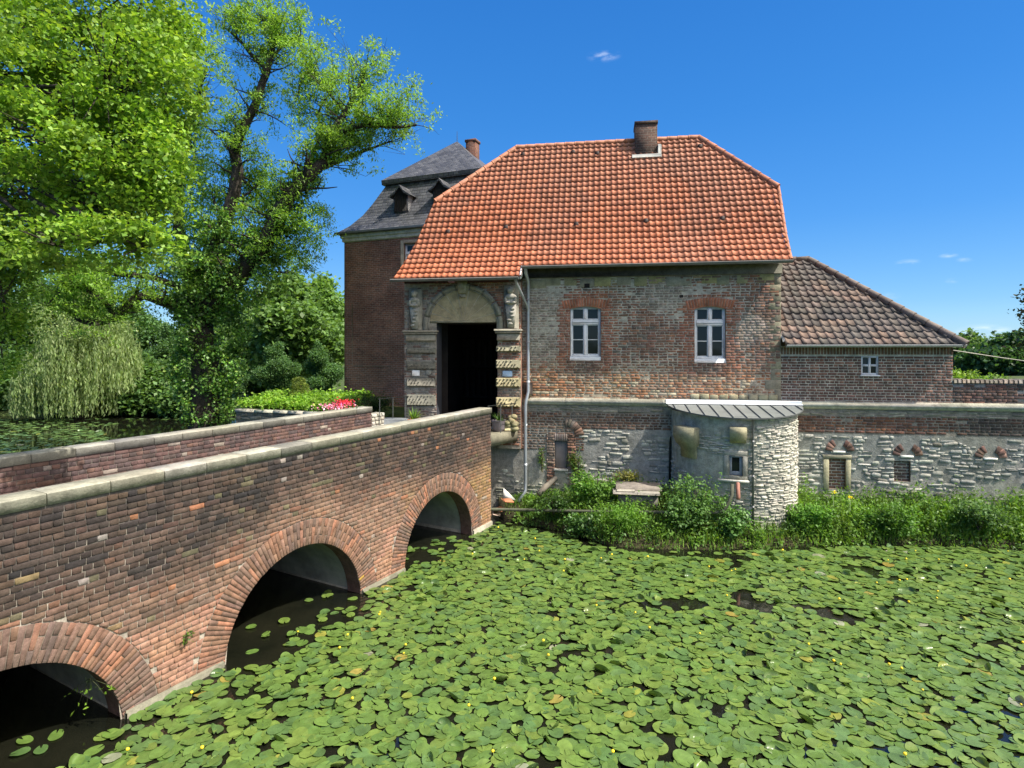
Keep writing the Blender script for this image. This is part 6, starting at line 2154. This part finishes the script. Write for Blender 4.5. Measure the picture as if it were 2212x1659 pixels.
# ------------------------------------------------------------------ island garden left of the gate
gp0, gp1, gp2 = Vector((-11.4, 23.9, 0)), Vector((-6.6, 22.4, 0)), W(-3.45, -.2, 0)
rr2 = random.Random(8)
for (p, q, lab) in ((gp0, gp1, 'low stone retaining wall under the leafy garden left of the tower'), (gp1, gp2, 'short return of the garden retaining wall towards the gate')):
    d = (q - p); L_ = d.length; d.normalize(); nrm = Vector((d.y, -d.x, 0))
    o = empty('retaining_wall', p, 0, lab, 'wall')
    m = MB()
    frR = lambda a, b, dd: tuple(d * a + nrm * dd + Vector((0, 0, b)))
    m.poly([frR(0, -.5, 0), frR(L_, -.5, 0), frR(L_, 2.45, 0), frR(0, 2.45, 0)], (.17, .165, .14))
    lay_rubble(m, frR, 0, L_, .1, 2.4, lambda x, z, r: jit((.24, .225, .185) if r.random() < .6 else (.15, .145, .12), .2, r), .10, .2, .2, .55, rnd=rr2, prot=.04)
    m.build('stone_face', M['rubble'], o)
    m = MB()
    x = 0
    while x < L_ - .05:
        w = min(rr2.uniform(.7, 1.1), L_ - x)
        c = [frR(x + .01, 2.45, .08), frR(x + w - .01, 2.45, .08), frR(x + w - .01, 2.45, -.32), frR(x + .01, 2.45, -.32)]
        m.mesh(c + [(a, b, e + .1) for a, b, e in c], [(0, 1, 5, 4), (1, 2, 6, 5), (2, 3, 7, 6), (3, 0, 4, 7), (4, 5, 6, 7)], jit((.36, .34, .28), .1, rr2))
        x += w
    m.build('capstone', M['stone'], o)
gcov = []
for _ in range(420):
    f = rr2.random(); k = rr2.uniform(.15, 2.2)
    b = gp0.lerp(gp1, f) + Vector((.3, 1, 0)) * k
    n = 22
    q = np.stack((b.x + rv.normal(0, .16, n), b.y + rv.normal(0, .16, n), 2.55 + np.abs(rv.normal(.16, .1, n)) + .16 * k), axis=1)
    gcov.append(leaf_quads(q, .13, G_LIME + [(.14, .26, .03), (.17, .29, .04)], up=.9, asp=.75, rs=rv))
tag(leaves_mesh('garden_groundcover', gcov, M['leaf']), 'bright green ground cover spilling over the low garden wall', 'ground cover', kind='stuff')
shrub('garden_shrub', 'bright leafy shrub left of the clipped shrub in the garden', P(578, 866, 25.5), (.55, .5, .38), 90, 14, .12, G_LIME + G_MID[:1])
shrub('garden_shrub', 'bright leafy shrub right of the clipped shrub, against the tower', P(700, 868, 25.2), (.85, .5, .42), 130, 14, .12, G_LIME + G_MID[:2])
tp = empty('clipped_shrub', P(650, 880, 25.0), 0, 'clipped three-tiered shrub in a terracotta pot on the garden wall', 'potted shrub')
pot(tp, [(0, -.05), (.22, -.05), (.3, .36), (.33, .36), (.33, .42), (.27, .42), (0, .4)], M['terracotta'])
tq = np.concatenate([clump_pts(rv, (0, 0, .62), (.50, .45, .22), 1100, .85), clump_pts(rv, (-.04, 0, .90), (.38, .36, .20), 800, .85), clump_pts(rv, (-.1, 0, 1.14), (.30, .28, .18), 600, .85)])
leaves_mesh('foliage', [leaf_quads(tq, .06, [(.12, .16, .03), (.15, .185, .035), (.09, .125, .03)], rs=rv)], M['leaf'], tp)
st = MB(); st.tube([(0, 0, .3), (0, 0, 1.1)], [.035, .02], 6, tone=(.08, .06, .04)); st.build('stem', M['bark'], tp)
shrub('dark_hedge', 'dark low hedge at the foot of the tower beside the gate', P(806, 868, 22.0), (.75, .45, .42), 200, 16, .06, G_DARK, .06, 'hedge')

# ------------------------------------------------------------------ trees
def rand_unit(rs):
    v = rs.normal(size=3); return Vector(v / np.linalg.norm(v))
def grow(wood, tips, p, d, length, r, level, rs, up=.25, gnarl=.35, nchild=(3, 5), ratio=.55, tone=(.05, .042, .035), seg=5, maxlev=2):
    pts, rad = [p.copy()], [r]
    q = p.copy(); dd = d.normalized()
    for k in range(seg):
        dd = (dd + rand_unit(rs) * gnarl * .6 + Vector((0, 0, up * .25))).normalized()
        q = q + dd * (length / seg)
        pts.append(q.copy()); rad.append(r * (1 - .8 * (k + 1) / seg))
    wood.tube(pts, rad, 6 if level == 0 else 4, cap=False, tone=jit(tone, .2))
    tips.append((pts[-1], level)); 
    if level >= maxlev:
        tips.append((pts[-2], level)); tips.append((pts[-3], level))
        return
    for _ in range(int(rs.integers(nchild[0], nchild[1] + 1))):
        k = int(rs.integers(1, seg + 1))
        nd = (dd * .5 + rand_unit(rs) * .9 + Vector((0, 0, up))).normalized()
        grow(wood, tips, pts[k], nd, length * ratio * rs.uniform(.7, 1.2), max(.008, rad[k] * .6), level + 1, rs, up, gnarl, nchild, ratio, tone, max(3, seg - 1), maxlev)

def limb(wood, pts, r0, r1, tone=(.05, .042, .035), n=8):
    """smooth tapered limb through the given points; returns the dense points"""
    P_ = [Vector(p) for p in pts]
    out = []
    for i in range(len(P_) - 1):
        a = P_[max(0, i - 1)]; b = P_[i]; c = P_[i + 1]; d = P_[min(len(P_) - 1, i + 2)]
        for k in range(5):
            t = k / 5
            out.append(.5 * ((2 * b) + (c - a) * t + (2 * a - 5 * b + 4 * c - d) * t * t + (3 * b - a - 3 * c + d) * t ** 3))
    out.append(P_[-1])
    rad = [r0 + (r1 - r0) * (i / (len(out) - 1)) for i in range(len(out))]
    out2 = [p + Vector((vn(p.x * 3, p.z * 3, 1), vn(p.y * 3, p.z * 3, 2), 0)) * min(.05, rad[i] * .5) for i, p in enumerate(out)]
    wood.tube(out2, rad, n, cap=False, tone=tone)
    return out2, rad

def tips_leaves(tips, rs, per, spread, size, tones, minlev=1, up=.4, asp=.45, droop=0.0):
    c = np.array([tuple(t[0]) for t in tips if t[1] >= minlev], dtype=np.float32)
    p = np.repeat(c, per, axis=0) + rs.normal(size=(len(c) * per, 3)) * spread
    return leaf_quads(p.astype(np.float32), size, tones, up=up, asp=asp, rs=rs, droop=droop)

# --- the big old tree with ivy on its trunk
rt = np.random.default_rng(77)
TY = 25.0
ivt = empty('ivy_clad_tree', P(440, 915, TY), 0, 'tall old tree with bare dark limbs, feathery leaves and an ivy-covered trunk', 'tree')
off = Vector(ivt.location)
w = MB(); tips = []
def PP(px, py, dy=0.0): return P(px, py, TY + dy) - off
LIMBS = [
    ([(440, 925, 0), (445, 840, 0), (440, 760, 0), (430, 690, .2), (425, 640, .2)], .62, .50, 0),
    ([(425, 650, .2), (450, 560, 0), (490, 470, -.3), (512, 380, -.4), (510, 310, -.5), (545, 240, -.6), (577, 150, -.6), (590, 90, -.5), (585, 40, -.4)], .36, .07, 1),
    ([(577, 150, -.6), (545, 120, -.4), (515, 85, -.2), (480, 55, 0)], .10, .03, 1),
    ([(577, 140, -.6), (610, 100, -.6), (650, 75, -.3)], .09, .03, 1),
    ([(440, 680, 0), (520, 590, -.6), (580, 510, -1.0), (620, 430, -1.2), (665, 380, -1.3), (700, 345, -1.2), (715, 285, -1.1)], .45, .16, 1),
    ([(715, 285, -1.1), (745, 245, -1.0), (775, 190, -.9), (790, 140, -.6)], .17, .05, 1),
    ([(712, 300, -1.1), (760, 275, -1.5), (810, 270, -1.7), (850, 275, -1.8), (900, 270, -1.7)], .15, .04, 1),
    ([(690, 365, -1.2), (740, 345, -.8), (790, 325, -.7), (845, 305, -.6)], .12, .03, 1),
    ([(745, 245, -1.0), (700, 190, -.4), (660, 160, 0), (640, 215, .2)], .07, .02, 1),
    ([(640, 410, -1.2), (690, 300, -.3), (690, 240, .2), (720, 190, .4)], .10, .03, 1),
    ([(425, 660, .2), (400, 560, .6), (385, 450, 1.0), (400, 330, 1.2), (420, 230, 1.4), (445, 150, 1.3)], .32, .06, 1),
    ([(385, 450, 1.0), (330, 330, 1.4), (350, 220, 1.5), (400, 90, 1.8)], .16, .04, 1),
    ([(425, 680, .2), (350, 650, -.4), (300, 640, -.8), (250, 685, -1.2), (200, 700, -1.4), (165, 690, -1.4)], .26, .05, 1),
    ([(250, 685, -1.2), (210, 640, -1.6), (150, 620, -1.8), (100, 660, -2.0)], .10, .03, 1),
    ([(430, 640, .2), (330, 600, -.6), (240, 590, -1.1), (150, 560, -1.4), (70, 520, -1.6)], .16, .03, 1),
    ([(512, 380, -.4), (560, 420, 1.0), (600, 470, 1.2)], .08, .03, 1),
    ([(440, 570, 0), (500, 540, 1.2), (560, 580, 1.8), (620, 590, 2.0)], .14, .03, 1),
    ([(400, 560, .6), (330, 500, .6), (280, 430, .8), (230, 390, .6)], .14, .03, 1),
]
for pts, r0, r1, lf in LIMBS:
    pp, rad = limb(w, [PP(*p) for p in pts], r0, r1)
    if not lf: continue
    n = len(pp)
    for i in range(2, n):
        f = i / n
        cnt = 1 if f < .35 else 2
        if rt.random() < .25: cnt += 1
        for _ in range(cnt):
            d = rand_unit(rt); d.z = abs(d.z) * .8 + .1
            grow(w, tips, pp[i], d, rt.uniform(.8, 1.7), max(.018, rad[i] * .28), 1, rt, up=.15, gnarl=.55, nchild=(2, 3), ratio=.6, maxlev=2, seg=4)
w.build('trunk', M['bark'], ivt)
FILL = [(445, 470, .3, 50, 60, 2.2), (395, 400, .8, 55, 80, 1.5), (440, 545, .2, 60, 60, 1.6), (500, 560, -.2, 60, 55, 1.5), (560, 420, .8, 50, 60, 1.2), (360, 280, 1.2, 60, 70, 1.4), (410, 330, 1.2, 50, 70, 1.2),
        (640, 455, -1.2, 60, 50, 1.2), (600, 530, -.8, 60, 60, 1.6), (680, 490, -.8, 45, 50, 1.0), (550, 490, -.4, 50, 60, 1.4), (470, 620, 0, 70, 50, 1.3), (540, 610, -.4, 60, 50, 1.5), (330, 560, -.3, 60, 40, 1.0), (640, 540, .4, 55, 60, 1.2),
        (230, 600, -1.2, 70, 35, .9), (140, 600, -1.6, 80, 40, .9), (160, 650, -1.5, 60, 30, .7), (680, 330, -.9, 35, 30, .5), (760, 300, -1.3, 60, 35, .6), (470, 320, -.2, 40, 60, .6), (300, 430, .8, 60, 60, 1.2), (420, 250, 1.3, 45, 60, .9), (455, 130, 1.2, 40, 50, .5), (470, 400, .4, 45, 60, 1.1), (540, 360, .2, 35, 50, .6), (430, 210, 1.4, 30, 45, .4)]
extra = []
for (px, py, dy, rx, ry, dens) in FILL:
    c = PP(px, py, dy)
    n = int(30 * dens)
    q = clump_pts(rt, tuple(c), (rx * TY / 1250, .9, ry * TY / 1250), n, .35)
    for a in q: extra.append((Vector(a), 2))
tips = [t for t in tips if vn(t[0].x * .75, t[0].z * .75, t[0].y * .6 + 3) > -.30]
parts = [tips_leaves(tips, rt, 19, (.15, .15, .085), .145, G_ASH, minlev=2, up=.6, asp=.36), tips_leaves(extra, rt, 44, (.20, .20, .11), .145, G_ASH + G_ASH[:2], minlev=1, up=.5, asp=.34)]
leaves_mesh('crown', parts, m_leaf('ash_leaf', .5, gain=2.5), ivt)
iv = []
for i, (px, py, rx, ry, n) in enumerate(((445, 860, 62, 60, 120), (450, 790, 75, 60, 150), (455, 720, 75, 60, 150), (450, 650, 80, 50, 130), (520, 610, 55, 50, 80), (575, 530, 40, 50, 70), (620, 450, 30, 45, 50), (430, 590, 50, 45, 60), (660, 395, 25, 30, 30), (480, 500, 25, 45, 30))):
    dy = -.1 if i < 4 else -.9
    c = PP(px, py, dy)
    q = clustered(rt, tuple(c), (rx * TY / 1250, .95 if i < 4 else .6, ry * TY / 1250), n, 26, .13, .8)
    iv.append(leaf_quads(q, .12, G_DARK + G_MID + G_MID[:2] + [(.085, .12, .03)], up=.3, asp=.8, rs=rt))
leaves_mesh('ivy', iv, m_leaf('ivy_leaf', .3, .42, .3, .4, gain=2.8), ivt)

# --- the lime tree whose crown hangs in from the left
rl = np.random.default_rng(5)
lime = empty('lime_tree', (-15.5, 12.5, 0.4), 0, 'lime tree with bright yellow-green leafy crown hanging in over the left edge', 'tree')
lo = Vector(lime.location)
w = MB(); tips = []
limb(w, [Vector((0, 0, -.6)), Vector((.1, 0, 2)), Vector((.4, -.1, 5)), Vector((.9, -.2, 9)), Vector((1.6, -.3, 14))], .48, .16)
CL = [(60, 60, 11.5, 2.0, 1.6), (200, 40, 11, 1.9, 1.3), (285, 60, 11.5, 1.0, 1.3), (90, 200, 10.5, 1.7, 1.4), (230, 180, 10, 1.5, 1.2), (270, 190, 10.5, .85, 1.2), (60, 330, 11.5, 1.8, 1.2), (170, 320, 10, 1.5, 1.0), (265, 330, 9.6, .8, .9), (325, 350, 9.8, .45, .6),
      (300, 430, 9.8, .5, .5), (230, 430, 10, 1.0, .6), (130, 430, 11, 1.4, .8), (40, 440, 12, 1.3, .9), (275, 490, 10, .6, .4), (305, 535, 8.6, .35, .28), (215, 522, 8.8, .6, .28), (120, 530, 9.0, .7, .3), (190, 465, 11, 1.0, .45), (20, 540, 12, 1.0, .8), (5, 640, 12, .6, .9), (0, 740, 12, .35, .7), (60, 480, 12.5, 1.2, .6), (-120, 300, 12, 2.4, 3.2), (-150, 60, 12, 2.6, 2.2), (345, 130, 11.5, .45, .8), (330, 250, 10.5, .4, .5), (120, 120, 13, 2.0, 1.6), (240, 270, 12.5, 1.4, 1.2)]
lp_ = []
for (px, py, Y, rx, rz) in CL:
    c = P(px, py, Y) - lo
    limb(w, [Vector((1.0, -.2, 9 + random.uniform(-3, 3))), (Vector((1.0, -.2, 9)) + c) * .5 + Vector((0, 0, .6)), c], .09, .02, n=5)
    vol = rx * rz
    ncl = int(62 * vol + 22)
    cc_ = clump_pts(rl, tuple(c), (rx, rx * .85, rz), ncl, .80)
    cc_ = np.array([q_ for q_ in cc_ if vn(q_[0] * .95, q_[2] * 1.2, q_[1] * .95) > -.10])
    q = np.repeat(cc_, 58, axis=0) + rl.normal(size=(len(cc_) * 58, 3)) * (.17, .17, .09)
    lp_.append(leaf_quads(q, .082, G_LIME, up=.7, asp=.85, rs=rl, droop=.25))
    for k in range(10):
        d = rand_unit(rl)
        w.tube([c, c + Vector((d.x * rx, d.y * rx, d.z * rz)) * .9], [.02, .006], 4, cap=False, tone=(.045, .04, .03))
w.build('trunk', M['bark'], lime)
leaves_mesh('crown', lp_, m_leaf('lime_leaf', .38, gain=1.8), lime)
# branch of the lime reaching over the camera side, which throws its shade on the parapet
# --- weeping willow on the far shore
rwl = np.random.default_rng(15)
will = empty('weeping_willow', P(176, 893, 43), 0, 'pale weeping willow with trailing branches at the water far left', 'tree')
wo_ = Vector(will.location)
w = MB(); parts = []
limb(w, [Vector((0, 0, -.4)), Vector((.1, 0, 2.5)), Vector((.0, 0, 5))], .5, .3)
for (px, py) in ((110, 740), (150, 700), (200, 690), (250, 730), (280, 780), (70, 790), (170, 660)):
    limb(w, [Vector((.0, 0, 3.6)), (Vector((0, 0, 4.5)) + P(px, py, 43) - wo_) * .55, P(px, py, 43) - wo_], .2, .05, n=5)
pts, dirs = [], []
for _ in range(1000):
    a = rwl.uniform(0, 6.283); rr_ = math.sqrt(rwl.uniform(.0, 1))
    x, y = math.cos(a) * rr_ * 4.35, math.sin(a) * rr_ * 3.4
    top = 8.4 * math.sqrt(max(.05, 1 - (rr_ * .93) ** 2)) * rwl.uniform(.72, 1.0) + .5 * math.sin(a * 3 + 1) + .4 * math.sin(a * 7)
    if x < -3.5: continue
    if x < -.2: top *= .84
    gap = vn(x * .7, y * .2, 4)
    bot = max(.15, top - rwl.uniform(2.0, 5.0)) if gap > -.1 else max(.1, top - rwl.uniform(4, 8))
    if x > 3.2: bot = max(bot, 1.6)
    sway = rwl.normal(0, .12, 2)
    nl = int((top - bot) / .11)
    for k in range(nl):
        f = k / max(1, nl - 1)
        out = .35 * math.sin(min(1, f * 2) * 1.57)
        pts.append((x * (1 + .08 * out) + sway[0] * f + rwl.normal(0, .05), y * (1 + .08 * out) + sway[1] * f + rwl.normal(0, .05), top - (top - bot) * f))
parts = [leaf_quads(np.array(pts), .30, G_WILLOW, up=.2, asp=.30, rs=rwl, dirs=np.tile((0.0, 0.0, -1.0), (len(pts), 1)))]
q = clustered(rwl, (0, 0, 6.6), (3.4, 2.6, 1.8), 160, 26, .28, .7)
parts.append(leaf_quads(q, .22, G_WILLOW, up=.4, asp=.35, rs=rwl, droop=.8))
q = clustered(rwl, (-.2, .3, 8.4), (2.2, 1.6, 1.3), 80, 24, .3, .7)
parts.append(leaf_quads(q, .22, [(.14, .19, .045), (.11, .15, .04)], up=.4, asp=.4, rs=rwl, droop=.6))
w.build('trunk', M['bark'], will)
leaves_mesh('crown', parts, m_leaf('willow_leaf', .5, gain=1.95), will)

# --- trees on the far shore and beyond the walls: a few crowns, each copied
def crown_proto(seed, h, rx, tones, leaf=.34, nblob=11, dens=1.0, trunk_f=.25):
    rs = np.random.default_rng(seed)
    w = MB()
    limb(w, [Vector((0, 0, -.6)), Vector((.05, 0, h * .25)), Vector((.1, .05, h * .55)), Vector((0, 0, h * .85))], h * .022, h * .006)
    parts = []
    for k in range(nblob):
        f = (k + .5) / nblob
        z = h * (trunk_f + (1 - trunk_f) * f * .92)
        rad = rx * math.sin(math.pi * min(.95, max(.14, f * .85 + .12))) * rs.uniform(.75, 1.1)
        a = rs.uniform(0, 6.283)
        c = Vector((math.cos(a) * rad * .5, math.sin(a) * rad * .5, z))
        br = (rad * .66, rad * .66, h * .105 * rs.uniform(.8, 1.3))
        limb(w, [Vector((0, 0, z * .7)), c * .6 + Vector((0, 0, z * .3)), c], h * .007, h * .002, n=4)
        ncl = int(95 * dens * (br[0] * br[2]) ** .75) + 10
        q = clustered(rs, tuple(c), br, ncl, 20, leaf * 1.15, .75)
        parts.append(leaf_quads(q, leaf, tones, up=.5, asp=.75, rs=rs))
    return w, parts
PROT = {}
def bg_tree(kind, seed, base, h, rx, label, tones=None, group='trees on the far shore', leaf=.34, dens=1.0, trunk_f=.12, rz=0.0, cat='tree', name='broadleaf_tree'):
    key = (kind, seed)
    o = empty(name, base, rz, label, cat, group)
    if key not in PROT:
        w, parts = crown_proto(seed, 10.0, 10.0 * rx / h, tones, leaf * 10 / h, dens=dens, trunk_f=trunk_f)
        a = w.build('trunk', M['bark'], o); b = leaves_mesh('crown', parts, M['leaf'], o)
        PROT[key] = (a, b)
    else:
        for s_ in PROT[key]:
            c = s_.copy(); COL.objects.link(c); c.parent = o
    o.scale = (h / 10, h / 10, h / 10)
    return o
def tree_at(px, Y, top, base_z, rx_px, kind, seed, label, **k):
    b = P(px, 800, Y); b.z = base_z
    h = EYE + (755 - top) / 1250 * Y - base_z
    return bg_tree(kind, seed, b, h, rx_px * Y / 1250, label, **k)
G1, G2, G3 = [(.055, .115, .038), (.075, .14, .042), (.045, .095, .036)], [(.095, .175, .045), (.08, .15, .04), (.115, .195, .055)], [(.06, .12, .035), (.08, .145, .035)]
tree_at(-60, 52, 560, .4, 110, 'a', 101, 'dark green tree at the left edge of the far shore', tones=G1)
tree_at(60, 56, 590, .4, 95, 'a', 101, 'dark green tree behind the left side of the willow', rz=1.3)
tree_at(170, 60, 560, .4, 100, 'b', 102, 'dark tree right behind the weeping willow', tones=G1)
tree_at(285, 54, 640, .4, 90, 'a', 101, 'dark green tree at the right shoulder of the willow', rz=2.6)
tree_at(365, 50, 700, .4, 75, 'b', 102, 'dark bushy tree between the willow and the ivy-clad trunk', rz=.7)
tree_at(440, 58, 600, .6, 100, 'a', 101, 'dark tree far behind the ivy-clad trunk', rz=4.0)
tree_at(545, 50, 655, 1.0, 85, 'c', 103, 'mid green tree just right of the ivy-clad trunk', tones=G2)
tree_at(640, 46, 602, 1.5, 85, 'c', 103, 'light green tree with open crown left of the tower', rz=2.1)
tree_at(705, 50, 600, 1.5, 80, 'd', 104, 'light green tree half hidden by the edge of the tower', tones=G2, dens=.8)
tree_at(600, 38, 740, 1.8, 70, 'b', 102, 'low dark tree behind the bright garden shrubs', rz=3.3)
tree_at(690, 36, 745, 2.0, 70, 'a', 101, 'low dark tree close to the left corner of the tower', rz=5.0)
tree_at(505, 34, 780, 1.2, 55, 'b', 102, 'dark bush-like tree at the right foot of the ivy-clad trunk', rz=1.9)
for i, (px, Y, r_, top, lab) in enumerate(((20, 46, 60, 800, 'dark shoreline bush at the far left of the pond'), (330, 45, 55, 800, 'rounded shoreline bush right of the willow'), (390, 44, 45, 815, 'pale shoreline bush next to the ivy-clad trunk'), (255, 47, 60, 810, 'dark shoreline bush half behind the willow'), (110, 48, 60, 830, 'dark shoreline bush left behind the willow'))):
    tree_at(px, Y, top, .3, r_, 'e', 105, lab, tones=G3, group='bushes on the far shore', trunk_f=.02, rz=i * 1.1, cat='bush', name='shore_bush')
# right side: hill trees beyond the wall, a lighter shrub, and the tree at the frame edge
HILL = [(2030, 95, 742, 60), (2085, 90, 737, 55), (2120, 105, 748, 60), (2160, 85, 752, 45), (2200, 80, 738, 55), (2250, 85, 728, 60), (2310, 90, 740, 60)]
HL = ['leftmost wooded tree beyond the annexe roof end', 'second distant tree beyond the annexe, dark crown', 'distant tree in the dip of the tree line right of the annexe', 'smaller distant tree before the dip of the tree line', 'distant lighter tree near the right edge', 'tall distant tree at the right edge', 'distant tree just outside the right edge']
for i, (px, Y, top, r_) in enumerate(HILL):
    tree_at(px, Y, top, -1.0 + 2.0, r_, 'f', 106 + i % 2, HL[i], tones=[G_BLUE, [(.055, .105, .035), (.07, .125, .04)]][i % 2], group='distant trees beyond the wall', leaf=.6, trunk_f=.02, rz=i * 1.7)
shrub('garden_shrub', 'bright yellow-green shrub peeping over the wall right of the annexe', P(2075, 822, 22), (.75, .5, .42), 110, 14, .10, G_LIME[:3])
shrub('garden_shrub', 'second yellow-green shrub over the wall, further right', P(2120, 826, 22.5), (.62, .5, .34), 90, 14, .10, G_LIME[:2] + G_MID[1:2])
edge = empty('dark_maple', P(2292, 800, 24) * 1.0, 0, 'dark-leaved tree just entering the frame at the right edge', 'tree')
edge.location.z = 2.5
w = MB(); parts = []
limb(w, [Vector((0, 0, -.2)), Vector((0, 0, 2.5)), Vector((.1, 0, 5.0))], .16, .04)
for (dx, dz, r_) in ((-.55, 3.2, .85), (.5, 3.4, 1.0), (0, 4.4, 1.1), (-.6, 4.7, .7), (.2, 5.4, .8), (-.9, 2.6, .6), (-.75, 3.9, .75)):
    parts.append(leaf_quads(clustered(rl, (dx, 0, dz), (r_, r_, r_ * .7), 45, 16, .16, .7), .15, [(.05, .06, .028), (.065, .055, .03), (.04, .055, .025)], asp=.8, rs=rl))
    limb(w, [Vector((0, 0, dz * .6)), Vector((dx * .5, 0, dz * .85)), Vector((dx, 0, dz))], .04, .01, n=5)
w.build('trunk', M['bark'], edge)
leaves_mesh('crown', parts, M['leaf'], edge)
